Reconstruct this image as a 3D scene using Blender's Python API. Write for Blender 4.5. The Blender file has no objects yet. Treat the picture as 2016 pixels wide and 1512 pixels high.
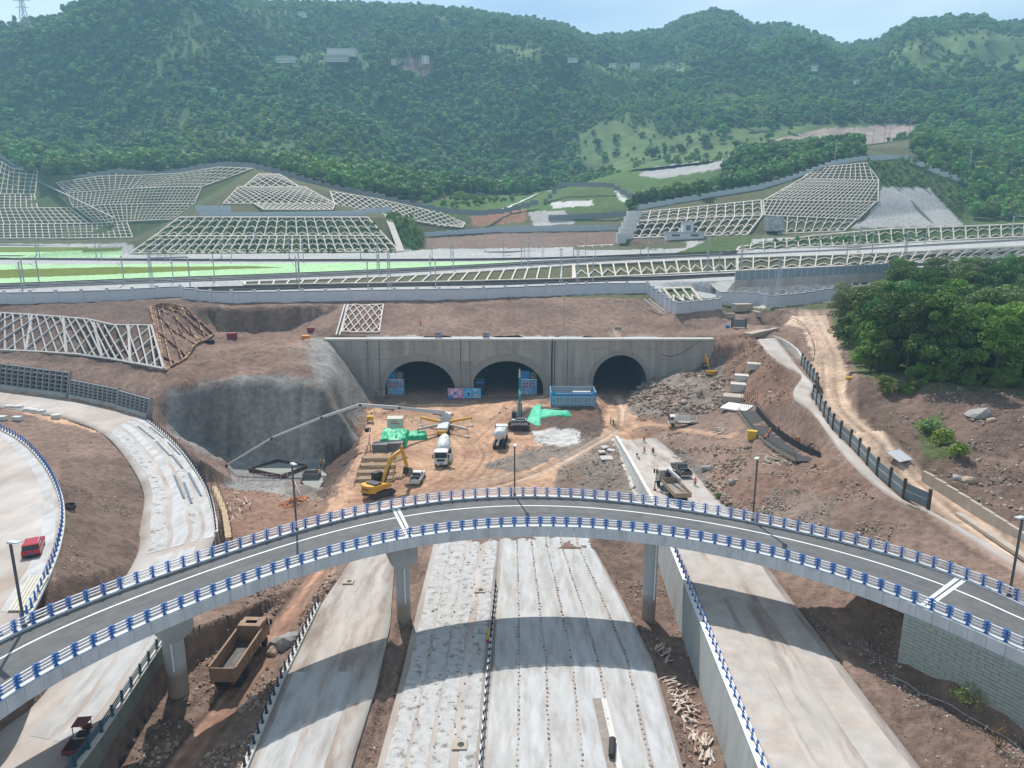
import bpy, bmesh, math, random
import numpy as np
from mathutils import Vector, Matrix, geometry as mgeo
R = math.radians
SC = bpy.context.scene
COL = SC.collection
# ------------------------------------------------------------------ camera
F_PX, CAM_H, HOR = 1398.0, 44.0, 435.0
TH = math.atan((756 - HOR) / F_PX); CT, ST = math.cos(TH), math.sin(TH)
cd = bpy.data.cameras.new('camera'); cam = bpy.data.objects.new('camera', cd); COL.objects.link(cam)
cd.sensor_width = 36; cd.lens = F_PX * 36 / 2016; cd.clip_start = 0.5; cd.clip_end = 8000
cam.location = (0, 0, CAM_H); cam.rotation_euler = (math.pi / 2 - TH, 0, 0)
SC.camera = cam
# ------------------------------------------------------------------ world, sun, exposure
W = bpy.data.worlds.new('World'); SC.world = W; W.use_nodes = True
SUN_EL, SUN_AZ = R(54), R(-17)          # azimuth from +Y towards +X
nt = W.node_tree; bg = nt.nodes['Background']
sky = nt.nodes.new('ShaderNodeTexSky'); sky.sky_type = 'NISHITA'; sky.sun_disc = False
sky.sun_elevation = SUN_EL; sky.sun_rotation = SUN_AZ; sky.altitude = 300
sky.air_density = 1.3; sky.dust_density = 0.6; sky.ozone_density = 3.0
# soft thin cloud veil mixed into the sky by direction
tc = nt.nodes.new('ShaderNodeTexCoord'); mp = nt.nodes.new('ShaderNodeMapping'); mp.inputs['Scale'].default_value = (1.2, 1.2, 5)
nz = nt.nodes.new('ShaderNodeTexNoise'); nz.inputs['Scale'].default_value = 2.2; nz.inputs['Detail'].default_value = 5
rp = nt.nodes.new('ShaderNodeValToRGB'); rp.color_ramp.elements[0].position = .25; rp.color_ramp.elements[1].position = .7
rp.color_ramp.elements[1].color = (.8, .8, .8, 1)
mx = nt.nodes.new('ShaderNodeMix'); mx.data_type = 'RGBA'; mx.inputs[7].default_value = (8.6, 9.9, 10.4, 1)
nt.links.new(tc.outputs['Generated'], mp.inputs['Vector']); nt.links.new(mp.outputs[0], nz.inputs['Vector'])
nt.links.new(nz.outputs['Fac'], rp.inputs['Fac']); nt.links.new(rp.outputs['Color'], mx.inputs[0])
nt.links.new(sky.outputs[0], mx.inputs[6]); nt.links.new(mx.outputs[2], bg.inputs['Color'])
bg.inputs['Strength'].default_value = 0.09
sd = bpy.data.lights.new('sun', 'SUN'); sd.energy = 4.8; sd.angle = R(0.6); sd.color = (1.0, .955, .89)
sun = bpy.data.objects.new('sun', sd); COL.objects.link(sun)
sdir = Vector((math.sin(SUN_AZ) * math.cos(SUN_EL), math.cos(SUN_AZ) * math.cos(SUN_EL), math.sin(SUN_EL)))
sun.rotation_euler = sdir.to_track_quat('Z', 'Y').to_euler(); sun.location = sdir * 300
vs = SC.view_settings; vs.view_transform = 'Standard'; vs.look = 'None'; vs.gamma = 1; vs.exposure = 0.27; vs.use_curve_mapping = False
SC.cycles.use_denoising = True
SC.cycles.max_bounces = 6; SC.cycles.transparent_max_bounces = 8; SC.cycles.volume_bounces = 1
# ------------------------------------------------------------------ helpers: survey (photo pixel + known height or distance -> place)
def rr(py):
    v = (py - 756) / F_PX; return (ST + v * CT) / (CT - v * ST)
def Z(px, py, z):
    d = CAM_H - z; Y = d / rr(py); return Vector(((px - 1008) / F_PX * (Y * CT + d * ST), Y, z))
def D(px, py, Y):
    d = rr(py) * Y; return Vector(((px - 1008) / F_PX * (Y * CT + d * ST), Y, CAM_H - d))
def proj(X, Y, Zz):
    d = CAM_H - Zz; zc = Y * CT + d * ST; return 1008 + F_PX * X / zc, 756 + F_PX * (d * CT - Y * ST) / zc
rng = np.random.default_rng(7); random.seed(7)
def _hash(ix, iy, seed):
    h = (ix.astype(np.int64) * 374761393 + iy.astype(np.int64) * 668265263 + seed * 974634777) & 0xffffffff
    h = ((h ^ (h >> 13)) * 1274126177) & 0xffffffff
    return ((h ^ (h >> 16)) & 0xffff) / 65535.0
def vnoise(x, y, seed=0):
    ix = np.floor(x); iy = np.floor(y); fx = x - ix; fy = y - iy
    fx = fx * fx * (3 - 2 * fx); fy = fy * fy * (3 - 2 * fy)
    a = _hash(ix, iy, seed); b = _hash(ix + 1, iy, seed); c = _hash(ix, iy + 1, seed); d = _hash(ix + 1, iy + 1, seed)
    return (a * (1 - fx) + b * fx) * (1 - fy) + (c * (1 - fx) + d * fx) * fy
def fbm(x, y, scale, octs=4, seed=0, gain=.5):
    s = 0; a = 1; t = 0
    for o in range(octs):
        s = s + a * (vnoise(x / scale * 2 ** o + 17.3 * o, y / scale * 2 ** o + 9.1 * o, seed + o) * 2 - 1); t += a; a *= gain
    return s / t
def inpoly(px, py, poly):
    m = np.zeros(px.shape, bool); n = len(poly); j = n - 1
    for i in range(n):
        xi, yi = poly[i]; xj, yj = poly[j]
        if yi != yj:
            m ^= ((yi > py) != (yj > py)) & (px < (xj - xi) * (py - yi) / (yj - yi) + xi)
        j = i
    return m
# ------------------------------------------------------------------ helpers: objects
def tag(o, label=None, cat=None, group=None, kind=None):
    if label: o['label'] = label
    if cat: o['category'] = cat
    if group: o['group'] = group
    if kind: o['kind'] = kind
    return o
def thing(name, label, cat, loc=(0, 0, 0), rz=0, group=None, scale=None):
    o = bpy.data.objects.new(name, None); COL.objects.link(o); o.location = loc; o.rotation_euler = (0, 0, rz)
    o.empty_display_size = .3
    if scale: o.scale = (scale,) * 3
    return tag(o, label, cat, group)
def link(name, me, parent=None, m=None):
    o = bpy.data.objects.new(name, me); COL.objects.link(o); o.parent = parent
    if m and not me.materials: me.materials.append(m)
    return o
def inst(name, me, parent, mat4):
    o = bpy.data.objects.new(name, me); COL.objects.link(o); o.parent = parent; o.matrix_local = mat4
    return o
def copy_tree(o, parent=None):
    c = o.copy(); COL.objects.link(c); c.parent = parent
    for ch in list(o.children): copy_tree(ch, c)
    return c
class MB:
    """collects simple shapes into one mesh"""
    def __init__(s): s.v = []; s.f = []
    def add(s, vs, fs):
        n = len(s.v); s.v += [tuple(v) for v in vs]; s.f += [tuple(i + n for i in f) for f in fs]; return s
    def box(s, c, d, rz=0, ry=0, rx=0, taper=1.0):
        M = Matrix.Translation(c) @ Matrix.Rotation(rz, 4, 'Z') @ Matrix.Rotation(ry, 4, 'Y') @ Matrix.Rotation(rx, 4, 'X')
        x, y, z = d[0] / 2, d[1] / 2, d[2] / 2
        P = [(-x, -y, -z), (x, -y, -z), (x, y, -z), (-x, y, -z)] + [(a * taper, b * taper, z) for a, b in ((-x, -y), (x, -y), (x, y), (-x, y))]
        return s.add([M @ Vector(p) for p in P], [(3, 2, 1, 0), (4, 5, 6, 7), (0, 1, 5, 4), (1, 2, 6, 5), (2, 3, 7, 6), (3, 0, 4, 7)])
    def beam(s, a, b, w, h=None, up=(0, 0, 1)):
        a, b = Vector(a), Vector(b); h = h or w; d = (b - a).normalized(); u = Vector(up)
        if abs(d.dot(u)) > .98: u = Vector((1, 0, 0))
        sd_ = d.cross(u).normalized(); u = sd_.cross(d).normalized()
        P = [p + sd_ * i * w / 2 + u * j * h / 2 for p in (a, b) for i, j in ((-1, -1), (1, -1), (1, 1), (-1, 1))]
        return s.add(P, [(0, 1, 2, 3), (7, 6, 5, 4), (0, 4, 5, 1), (1, 5, 6, 2), (2, 6, 7, 3), (3, 7, 4, 0)])
    def cyl(s, a, b, r0, r1=None, n=10, caps=True):
        a, b = Vector(a), Vector(b); r1 = r0 if r1 is None else r1; d = (b - a).normalized()
        u = Vector((0, 0, 1)) if abs(d.z) < .95 else Vector((1, 0, 0)); e = d.cross(u).normalized(); g = e.cross(d)
        P = [p + (e * math.cos(t) + g * math.sin(t)) * r for p, r in ((a, r0), (b, r1)) for t in [2 * math.pi * k / n for k in range(n)]]
        fs = [(k, k + n, (k + 1) % n + n, (k + 1) % n) for k in range(n)]
        if caps: fs += [tuple(range(n)), tuple(range(2 * n - 1, n - 1, -1))]
        return s.add(P, fs)
    def tube(s, pts, r, n=6):
        for a, b in zip(pts, pts[1:]): s.cyl(a, b, r, r, n)
        return s
    def lathe(s, prof, origin, axis, n=16):
        o = Vector(origin); d = Vector(axis).normalized(); u = Vector((0, 0, 1)) if abs(d.z) < .95 else Vector((1, 0, 0))
        e = d.cross(u).normalized(); g = e.cross(d); P = []
        for t, r in prof:
            for k in range(n):
                a = 2 * math.pi * k / n; P.append(o + d * t + (e * math.cos(a) + g * math.sin(a)) * r)
        fs = []
        for i in range(len(prof) - 1):
            for k in range(n):
                fs.append((i * n + k, (i + 1) * n + k, (i + 1) * n + (k + 1) % n, i * n + (k + 1) % n))
        fs += [tuple(range(n)), tuple(range(len(P) - 1, len(P) - n - 1, -1))]
        return s.add(P, fs)
    def prism(s, poly, y0, y1):
        """profile poly [(x,z)] extruded along y"""
        n = len(poly); P = [(x, y, z) for y in (y0, y1) for x, z in poly]
        return s.add(P, [tuple(range(n)), tuple(range(2 * n - 1, n - 1, -1))] + [(k, k + n, (k + 1) % n + n, (k + 1) % n) for k in range(n)])
    def poly(s, pts, thick=0):
        n = len(pts)
        if not thick: return s.add(pts, [tuple(range(n))])
        P = [Vector(p) for p in pts] + [Vector(p) - Vector((0, 0, thick)) for p in pts]
        return s.add(P, [tuple(range(n)), tuple(range(2 * n - 1, n - 1, -1))] + [(k, k + n, (k + 1) % n + n, (k + 1) % n) for k in range(n)])
    def mesh(s, name='part', m=None, bevel=0, smooth=False):
        me = bpy.data.meshes.new(name); me.from_pydata(s.v, [], s.f)
        bm = bmesh.new(); bm.from_mesh(me); bmesh.ops.recalc_face_normals(bm, faces=bm.faces)
        if bevel:
            bmesh.ops.remove_doubles(bm, verts=bm.verts, dist=1e-4)
            bmesh.ops.bevel(bm, geom=[e for e in bm.edges if len(e.link_faces) == 2 and e.calc_face_angle(0) > .5], offset=bevel, segments=1, affect='EDGES')
        bm.to_mesh(me); bm.free()
        if smooth: me.polygons.foreach_set('use_smooth', [True] * len(me.polygons))
        if m: me.materials.append(m)
        return me
    def build(s, name, m, parent=None, bevel=0, smooth=False):
        return link(name, s.mesh(name, m, bevel, smooth), parent)
def npmesh(name, V, Fq, m=None, smooth=True, attr=None):
    """fast mesh from numpy arrays; Fq (n,3) or (n,4); attr {name:(n,4) colours}"""
    me = bpy.data.meshes.new(name); V = np.asarray(V, np.float32); Fq = np.asarray(Fq, np.int32); k = Fq.shape[1]
    me.vertices.add(len(V)); me.vertices.foreach_set('co', V.ravel())
    me.loops.add(Fq.size); me.loops.foreach_set('vertex_index', Fq.ravel())
    me.polygons.add(len(Fq)); me.polygons.foreach_set('loop_start', np.arange(0, Fq.size, k, dtype=np.int32))
    me.polygons.foreach_set('use_smooth', np.full(len(Fq), smooth)); me.update(calc_edges=True)
    for an, A in (attr or {}).items():
        at = me.color_attributes.new(an, 'FLOAT_COLOR', 'POINT'); A = np.asarray(A, np.float32)
        if A.shape[1] == 3: A = np.c_[A, np.ones(len(A), np.float32)]
        at.data.foreach_set('color', A.ravel())
    if m: me.materials.append(m)
    return me
# ------------------------------------------------------------------ helpers: materials
MATS = {}
def mat(name, col, rough=.7, metal=0, var=.18, scale=1.5, bump=0, bscale=8, col2=None, c2lo=.45, c2hi=.65, c2scale=None, spec=.35, attr=None, streak=None, emis=None, abump=False):
    """procedural material: base colour with two noise scales, optional second colour in patches, optional bump"""
    if name in MATS: return MATS[name]
    m = bpy.data.materials.new(name); m.use_nodes = True; MATS[name] = m; T = m.node_tree; N = T.nodes; L = T.links
    b = N['Principled BSDF']; b.inputs['Roughness'].default_value = rough; b.inputs['Metallic'].default_value = metal
    b.inputs['Specular IOR Level'].default_value = spec
    geo = N.new('ShaderNodeNewGeometry'); pos = geo.outputs['Position']
    if streak:
        q = N.new('ShaderNodeMapping'); q.inputs['Scale'].default_value = streak; L.new(pos, q.inputs['Vector']); pos = q.outputs[0]
    def noise(sc, det=5, rgh=.6, src=None):
        n = N.new('ShaderNodeTexNoise'); n.inputs['Scale'].default_value = sc; n.inputs['Detail'].default_value = det
        n.inputs['Roughness'].default_value = rgh; L.new(src or pos, n.inputs['Vector']); return n.outputs['Fac']
    if attr:
        a = N.new('ShaderNodeVertexColor'); a.layer_name = attr; c = a.outputs['Color']
    else:
        a = N.new('ShaderNodeRGB'); a.outputs[0].default_value = (*col, 1); c = a.outputs[0]
    if col2:
        ramp = N.new('ShaderNodeValToRGB'); ramp.color_ramp.elements[0].position = c2lo; ramp.color_ramp.elements[1].position = c2hi
        L.new(noise(c2scale or scale * .4, 6, .65), ramp.inputs['Fac'])
        k = N.new('ShaderNodeMix'); k.data_type = 'RGBA'; L.new(ramp.outputs['Color'], k.inputs[0]); L.new(c, k.inputs[6]); k.inputs[7].default_value = (*col2, 1); c = k.outputs[2]
    if var:
        mr = N.new('ShaderNodeMapRange'); mr.inputs['From Min'].default_value = .25; mr.inputs['From Max'].default_value = .75
        mr.inputs['To Min'].default_value = 1 - var; mr.inputs['To Max'].default_value = 1 + var; L.new(noise(scale), mr.inputs['Value'])
        k = N.new('ShaderNodeMix'); k.data_type = 'RGBA'; k.blend_type = 'MULTIPLY'; k.inputs[0].default_value = 1
        L.new(c, k.inputs[6]); L.new(mr.outputs[0], k.inputs[7]); c = k.outputs[2]
    L.new(c, b.inputs['Base Color'])
    if bump:
        bp = N.new('ShaderNodeBump'); bp.inputs['Strength'].default_value = 1; bp.inputs['Distance'].default_value = bump
        L.new(noise(bscale, 6, .65, geo.outputs['Position']), bp.inputs['Height']); L.new(bp.outputs[0], b.inputs['Normal'])
        if abump: L.new(a.outputs['Alpha'], bp.inputs['Strength'])
    if emis:
        b.inputs['Emission Color'].default_value = (*emis[0], 1); b.inputs['Emission Strength'].default_value = emis[1]
    return m
# ================================================================== GROUND (surveyed break lines -> triangulated -> fine sheet)
def zl(*p): return [Z(*q) for q in p]
def dl(*p): return [D(*q) for q in p]
def wl(*p): return [Vector(q) for q in p]
def flat(z, *p): return [Z(q[0], q[1], z) for q in p]
def atY(pts, Y):            # height of a polyline given by increasing Y
    pts = sorted(pts, key=lambda q: q.y); ys = [q.y for q in pts]
    return Vector((np.interp(Y, ys, [q.x for q in pts]), Y, np.interp(Y, ys, [q.z for q in pts])))
def off(pts, dx, dy=0, z=None, dz=0): return [Vector((q.x + dx, q.y + dy, (q.z if z is None else z) + dz)) for q in pts]
M1L = flat(.25, (700, 1090), (632, 1190), (560, 1340), (490, 1512), (425, 1700))
M1R = flat(.25, (778, 1085), (768, 1230), (742, 1345), (690, 1512), (640, 1700))
M2L = flat(0, (850, 1085), (815, 1225), (788, 1340), (742, 1512), (705, 1700))
M3R = flat(0, (1165, 1072), (1225, 1180), (1285, 1300), (1345, 1512), (1390, 1700))
MED = flat(0, (985, 1062), (972, 1200), (958, 1350), (945, 1512), (932, 1700))
M4B = wl((20.6, 136, 1.1), (20.3, 120, 2.1), (20, 105, 2.8), (20, 95, 2.0), (19.6, 85, -.3), (19, 70, -.5), (18.3, 50, -.5), (17.4, 30, -.5))
M4L = wl((21, 136, 1.6), (20.75, 120, 3.0), (20.5, 105, 4.0), (20.5, 95, 4.4), (20.1, 85, 4.6), (19.5, 70, 4.6), (18.8, 50, 4.6), (17.9, 30, 4.6))
M4R = wl((28.2, 136, 2.2), (29.7, 119, 3.2), (30.3, 105, 4.0), (30.5, 95, 4.4), (30, 85, 4.6), (29.8, 70, 4.6), (30.1, 50, 4.6), (30.5, 30, 4.6))
L1R = zl((-120, 748, 10), (0, 768, 9), (133, 787, 8), (228, 808, 6.8), (290, 828, 6), (350, 880, 5.2), (400, 950, 4.8), (418, 1000, 4.6), (425, 1050, 4.4), (325, 1258, 3.5), (270, 1340, 3.3), (205, 1440, 3.1), (150, 1512, 3), (60, 1640, 3))
L1L = zl((-120, 785, 10), (0, 803, 9), (120, 822, 8), (200, 852, 6.8), (250, 905, 5.6), (283, 970, 5), (275, 1040, 4.6), (262, 1110, 4.3), (100, 1350, 3.3), (0, 1440, 3.2), (-120, 1560, 3.2))
L0R = zl((-100, 800, 8.2), (0, 845, 8.6), (50, 875, 8.8), (90, 920, 9), (115, 970, 9.2), (122, 1020, 9.5), (112, 1080, 9.8), (85, 1150, 10.1), (45, 1225, 10.6), (0, 1266, 10.9))
PATHL = zl((1492, 670, 15), (1512, 696, 15), (1543, 718, 14.8), (1569, 732, 14.5), (1578, 746, 14.2), (1562, 778, 13.8), (1598, 811, 13.3), (1661, 897, 12), (1726, 957, 11.5), (1783, 994, 11.2), (1831, 1012, 11), (1950, 1090, 10.8), (2100, 1190, 10.8))
FENCE = zl((1578, 720, 14.7), (1611, 765, 14.1), (1599, 783, 13.9), (1643, 852, 13), (1678, 884, 12.4), (1722, 933, 11.8), (1783, 986, 11.2), (1827, 1004, 11))
ROADR = zl((1621, 597, 19.5), (1645, 662, 16), (1665, 727, 14.8), (1661, 779, 14), (1686, 816, 13.3), (1767, 889, 12.3), (1815, 941, 11.8), (1904, 1002, 11.2), (2016, 1090, 10.8), (2150, 1180, 10.8))
WALLW = [zl((-200, 602, 22), (0, 598, 22), (149, 595, 22), (260, 590, 22.3), (342, 584, 22.5), (357, 584, 22.5)),
         zl((362, 588, 22.3), (422, 596, 22), (500, 596, 22), (698, 592, 22), (907, 589, 22.2), (1000, 586, 22.3), (1174, 577, 22.8), (1273, 577, 22.6)),
         zl((1277, 580, 22.4), (1330, 618, 19), (1417, 608, 19)),
         zl((1411, 594, 20), (1489, 596, 19.8), (1513, 603, 19.4), (1574, 597, 19.6), (1638, 586, 20.5), (1760, 575, 21))]
C0 = dl((256, 500, 330), (786, 496, 332)); C1 = dl((305, 466, 343), (757, 465, 344)); C2 = dl((353, 429, 356), (724, 429, 356))
BL = [M1L, M1R, M2L, M3R, MED, M4B, M4L, M4R, L1R, L1L, L0R[:8], PATHL, FENCE, ROADR] + WALLW + [C0, C1, C2]
BL += [flat(-.7, (835, 1095), (797, 1225), (765, 1345), (722, 1512), (685, 1700)),
       flat(-.8, (1220, 1080), (1278, 1215), (1330, 1330), (1385, 1512), (1430, 1700)),
       flat(-.9, (660, 1080), (600, 1150), (500, 1310), (420, 1420), (350, 1512), (270, 1650)),
       off(L1R[9:], .6, 0, -.4), off(L1R[5:9], .8, 0, -1.0),
       off(L1L[8:], -3, 0, None, 1.5),
       # left bank between the ramps
       wl((-60, 92, 7.2), (-57, 80, 7), (-51, 70, 6.8)),
       off(L0R[:8], -14, 0, None, .1),
       wl((-52, 45, 9), (-60, 40, 10), (-75, 50, 10.8), (-95, 75, 9.6)),
       # work floor
       zl((735, 795, 0), (722, 830, 0), (715, 870, 0), (705, 900, 0), (672, 950, 0), (645, 985, 0), (625, 1040, -.4)),
       wl((-35.6, 178.2, 0), (-20, 178.2, 0), (10, 178.2, 0), (35, 178.2, .6)), wl((-46.4, 179.4, 15), (-20, 179.4, 15), (20, 179.4, 15), (50, 179.4, 15)),
       wl((-46.4, 177.6, 14.6), (-41.5, 177.6, 8)), wl((37, 177.6, 3), (44, 177.6, 6), (49.5, 177.4, 8), (52, 176.5, 13.5)),
       flat(0, (800, 830), (900, 800)), flat(.1, (900, 930), (1000, 860)), flat(.2, (960, 960), (1060, 940), (1120, 960)),
       zl((1080, 803, 2), (1178, 803, 2), (1178, 775, 2), (1083, 775, 2)), zl((1035, 838, .2), (1105, 856, .4), (1182, 848, .6), (1196, 800, .4)),
       zl((1205, 780, .3), (1225, 830, .8), (1190, 870, .9), (1100, 910, .4), (1150, 960, .3)),
       zl((1228, 785, .6), (1262, 828, 1.6), (1300, 842, 2.6)), zl((1285, 742, 5.4), (1335, 735, 7.2), (1400, 747, 6.8)), zl((1300, 785, 4.6), (1345, 782, 6.4), (1400, 795, 6.0)),
       zl((1340, 838, 3.2), (1430, 856, 5.6), (1500, 885, 7.2)),
       zl((1400, 664, 15), (1470, 660, 15.2)), zl((1436, 715, 9.5), (1432, 768, 7), (1425, 800, 6), (1462, 850, 7), (1530, 893, 8.3), (1590, 916, 9.6)),
       zl((1490, 800, 6.6), (1555, 856, 8.2), (1606, 902, 9.8)),
       zl((1480, 930, 7), (1600, 930, 10.2), (1700, 1000, 10)), zl((1440, 960, 5.2), (1500, 1000, 6.4), (1600, 1050, 7.6), (1720, 1110, 8.2)), zl((1800, 1090, 9.6), (1900, 1132, 10)),
       wl((34, 64, 5.4), (34, 70, 6.4), (37, 75, 8)), wl((34.0, 55.9, 4.3), (36.6, 51.5, 4.3), (39.2, 48, 4.3), (44, 40, 4.4)), wl((36.2, 57.6, 9.4), (38.6, 53.5, 9.4), (41.5, 50, 9.4), (46, 42, 9.4)), wl((37, 66, 9.4), (43, 60, 9.6), (49, 51, 9.8)),
       wl((34, 44, 4.4), (40, 30, 4.5), (60, 18, 4.5)),
       # pit and sprayed-concrete cut
       flat(-4, (455, 905), (560, 910), (640, 905), (636, 940), (618, 975), (560, 960), (470, 955)), zl((690, 862, -3), (704, 832, -1.5)),
       zl((440, 985, -1), (560, 990, -2.2), (600, 1010, -1.6)), zl((460, 1040, -.8), (560, 1060, -.6)),
       zl((392, 882, -2), (352, 858, 1.5)),
       wl((-71, 137.5, 8.8), (-64, 141.5, 10), (-58, 142, 11), (-46, 142, 11.7), (-39.5, 143, 11.2)), wl((-38.6, 152, 10.5), (-40.6, 160, 11.5), (-42.5, 168, 13)),
       zl((420, 700, 14), (520, 690, 14.8), (600, 690, 14.6), (640, 690, 14)),
       zl((430, 652, 15.6), (500, 655, 15), (560, 650, 15.2), (640, 664, 15)), zl((460, 607, 21.2), (560, 604, 21.3), (676, 601, 21.3), (900, 597, 21.4), (1100, 594, 21.6), (1262, 588, 21.8), (1300, 625, 17.5), (1330, 650, 15.5)),
       zl((1340, 655, 15.3), (1400, 650, 15.3), (1440, 630, 16.2)),
       # left lattice slope and terrace
       zl((-150, 690, 13.5), (0, 691, 13.5), (109, 696, 13.5), (186, 702, 13.5), (262, 716, 13.5), (323, 728, 13.5)),
       zl((-150, 616, 20), (0, 618, 20), (87, 623, 20), (170, 630, 19.8), (203, 642, 18.8), (299, 643, 18.8)),
       zl((-150, 602, 21.8), (0, 601, 21.8), (200, 599, 22), (292, 604, 21.5), (315, 597, 22)), zl((420, 662, 15.2), (380, 600, 22.2), (400, 606, 21.6)),
       # right of the road
       zl((1640, 590, 20), (1760, 580, 21)), zl((1690, 742, 17.5), (1760, 735, 18.2), (1850, 762, 17.6), (2016, 800, 17), (2250, 850, 17)),
       zl((1740, 845, 15.5), (1880, 890, 14.6), (2016, 950, 13.6), (2200, 1010, 13.6)), zl((1830, 935, 12.6), (1920, 985, 12.4), (2016, 1046, 12.2), (2150, 1120, 12.2)),
       zl((1700, 690, 16), (1800, 690, 17), (2016, 720, 17.5), (2300, 760, 17.5)), zl((1700, 620, 18.5), (1900, 610, 19), (2200, 600, 19.5)),
       zl((1470, 640, 16.2), (1510, 640, 16.8), (1560, 628, 17.4)), zl((1440, 610, 18), (1500, 612, 18.2), (1560, 612, 18.6)), zl((1530, 655, 13), (1560, 680, 13), (1577, 706, 13.4)), zl((1550, 648, 16), (1588, 680, 15.4), (1594, 712, 14.8))]
# railway plateau, protected slopes and hills behind
R1 = zl((-200, 590, 23), (0, 580, 23), (360, 573, 23), (700, 567, 23.3), (1000, 561, 23.6), (1270, 557, 24), (1447, 552, 24.5), (1680, 540, 26), (2016, 520, 28.5), (2300, 500, 31))
F1B = zl((480, 563, 23.8), (800, 558, 24.1), (1130, 550, 24.5), (1450, 534, 25.2), (1680, 524, 27.2), (2016, 503, 30), (2300, 488, 33))
F1T = zl((480, 557, 24.2), (800, 546, 25.2), (1130, 524, 27.4), (1450, 509, 29.5), (1680, 502, 31), (2016, 486, 33.5), (2300, 475, 35))
T2 = zl((-250, 576, 23.8), (0, 567, 24), (250, 557, 24.4), (500, 548, 25), (800, 535, 26.2), (1130, 517, 28), (1450, 502, 30), (1680, 492, 31.5), (2016, 473, 35.2), (2300, 462, 37.2))
T3 = zl((-250, 510, 27), (0, 510, 27), (500, 513, 27.5), (1000, 511, 28), (1320, 501, 29.5), (1450, 496, 31))
T4 = zl((-250, 483, 30), (0, 483, 30), (250, 488, 29.2), (500, 502, 28.6), (800, 500, 28.9), (1000, 497, 29.5), (1200, 491, 30), (1350, 486, 31.5))
F3B = dl((1430, 496, 318), (1500, 491, 320), (1687, 484, 335), (1920, 471, 342), (2100, 463, 350)); F3T = dl((1430, 494, 322), (1500, 475, 328), (1642, 461, 342), (1708, 453, 346), (1920, 446, 352), (2100, 438, 360))
S0 = dl((-250, 472, 437), (0, 470, 437), (150, 470, 435), (265, 468, 425))
S1 = dl((-250, 446, 452), (0, 443, 452), (180, 441, 450), (250, 436, 440), (340, 433, 425))
S2 = dl((-250, 413, 470), (0, 411, 470), (140, 410, 468), (200, 404, 462), (300, 402, 450), (385, 402, 432))
S3 = dl((-250, 383, 487), (0, 383, 487), (70, 383, 485), (130, 381, 482), (220, 375, 475), (310, 369, 462), (400, 369, 446))
S4 = dl((-250, 320, 525), (0, 313, 520), (20, 330, 510), (38, 338, 505), (75, 338, 502), (110, 361, 493), (170, 352, 490), (230, 342, 488), (310, 350, 480), (390, 336, 472), (440, 329, 464), (500, 333, 450))
DA = dl((440, 402, 380), (500, 402, 378), (660, 402, 378)); DB = dl((470, 369, 396), (600, 369, 396)); DC = dl((510, 344, 414), (550, 344, 414))
BT = dl((650, 378, 404), (729, 390, 405), (805, 407, 405), (872, 420, 402), (915, 440, 398)); BB = dl((660, 408, 386), (770, 424, 388), (860, 446, 388), (910, 449, 392))
RB0 = dl((1232, 470, 352), (1440, 464, 346), (1500, 463, 350), (1680, 455, 366), (1892, 445, 380)); RB1 = dl((1256, 437, 366), (1379, 430, 364), (1504, 425, 368), (1690, 433, 378), (1850, 412, 398))
RB2 = dl((1260, 419, 378), (1380, 408, 378), (1500, 395, 384), (1728, 398, 392), (1830, 374, 412)); RB3 = dl((1580, 352, 412), (1730, 356, 412)); RB4 = dl((1600, 332, 424), (1705, 322, 426))
RCR = dl((1258, 413, 386), (1400, 388, 396), (1500, 372, 404), (1560, 354, 414), (1640, 325, 428), (1700, 316, 434), (1780, 313, 436), (1830, 337, 436), (1900, 362, 432))
BL += [R1, F1B, F1T, T2, T3, T4, F3B, F3T, S0, S1, S2, S3, S4, DA, DB, DC, BT, BB, RB0, RB1, RB2, RB3, RB4, RCR]
BL += [off(R1[6:9], -.5, -1.4, 19.2), off(T2, 0, 4, None, .02), off(C2, 0, 6, None, .1), dl((790, 497, 333), (830, 492, 338)), dl((770, 425, 360), (812, 430, 365), (835, 468, 372)),
       dl((838, 490, 350), (1000, 488, 352), (1230, 482, 352)), dl((838, 469, 378), (1000, 458, 398), (1230, 454, 398)),
       dl((930, 448, 420), (1000, 440, 425), (1090, 440, 428), (1210, 432, 425)), dl((930, 420, 440), (1080, 415, 445), (1230, 408, 445)),
       dl((980, 408, 470), (1100, 392, 470), (1250, 392, 465), (1330, 398, 462), (1420, 372, 470)), dl((1020, 390, 505), (1190, 355, 520), (1330, 352, 510), (1430, 325, 505)),
       dl((1560, 330, 470), (1700, 290, 480), (1800, 290, 480), (1950, 330, 470), (2100, 330, 470)), dl((1920, 420, 405), (2016, 400, 420), (2200, 380, 430)),
       dl((-300, 296, 610), (0, 298, 610), (250, 318, 610), (500, 318, 610), (700, 340, 610), (900, 385, 610), (1100, 372, 610), (1250, 330, 610), (1420, 312, 610), (1600, 296, 610), (1800, 272, 610), (2016, 268, 610), (2300, 258, 610))]
# outer frame so that the sheet reaches past the picture on every side
BL += [[Vector((-60, 18, 6))], [Vector((60, 14, 5))], [Vector((-20, 14, 0))], [Vector((20, 14, 0))], [Vector((-120, 60, 11))], [Vector((-170, 120, 10.5))], [Vector((-200, 190, 21.8))], [Vector((-260, 230, 23))], [Vector((-420, 440, 31))], [Vector((-640, 640, 92))], [Vector((640, 640, 120))], [Vector((90, 70, 13))], [Vector((150, 120, 16.5))], [Vector((230, 200, 20))], [Vector((330, 290, 32))], [Vector((420, 400, 56))]]
_v = []; _e = []; _z = []
for pl in BL:
    i0 = len(_v)
    for q in pl: _v.append((q.x, q.y)); _z.append(q.z)
    _e += [(i, i + 1) for i in range(i0, len(_v) - 1)]
ov, oe, of, ovo, oeo, ofo = mgeo.delaunay_2d_cdt([Vector(q) for q in _v], _e, [], 0, 1e-3)
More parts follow.
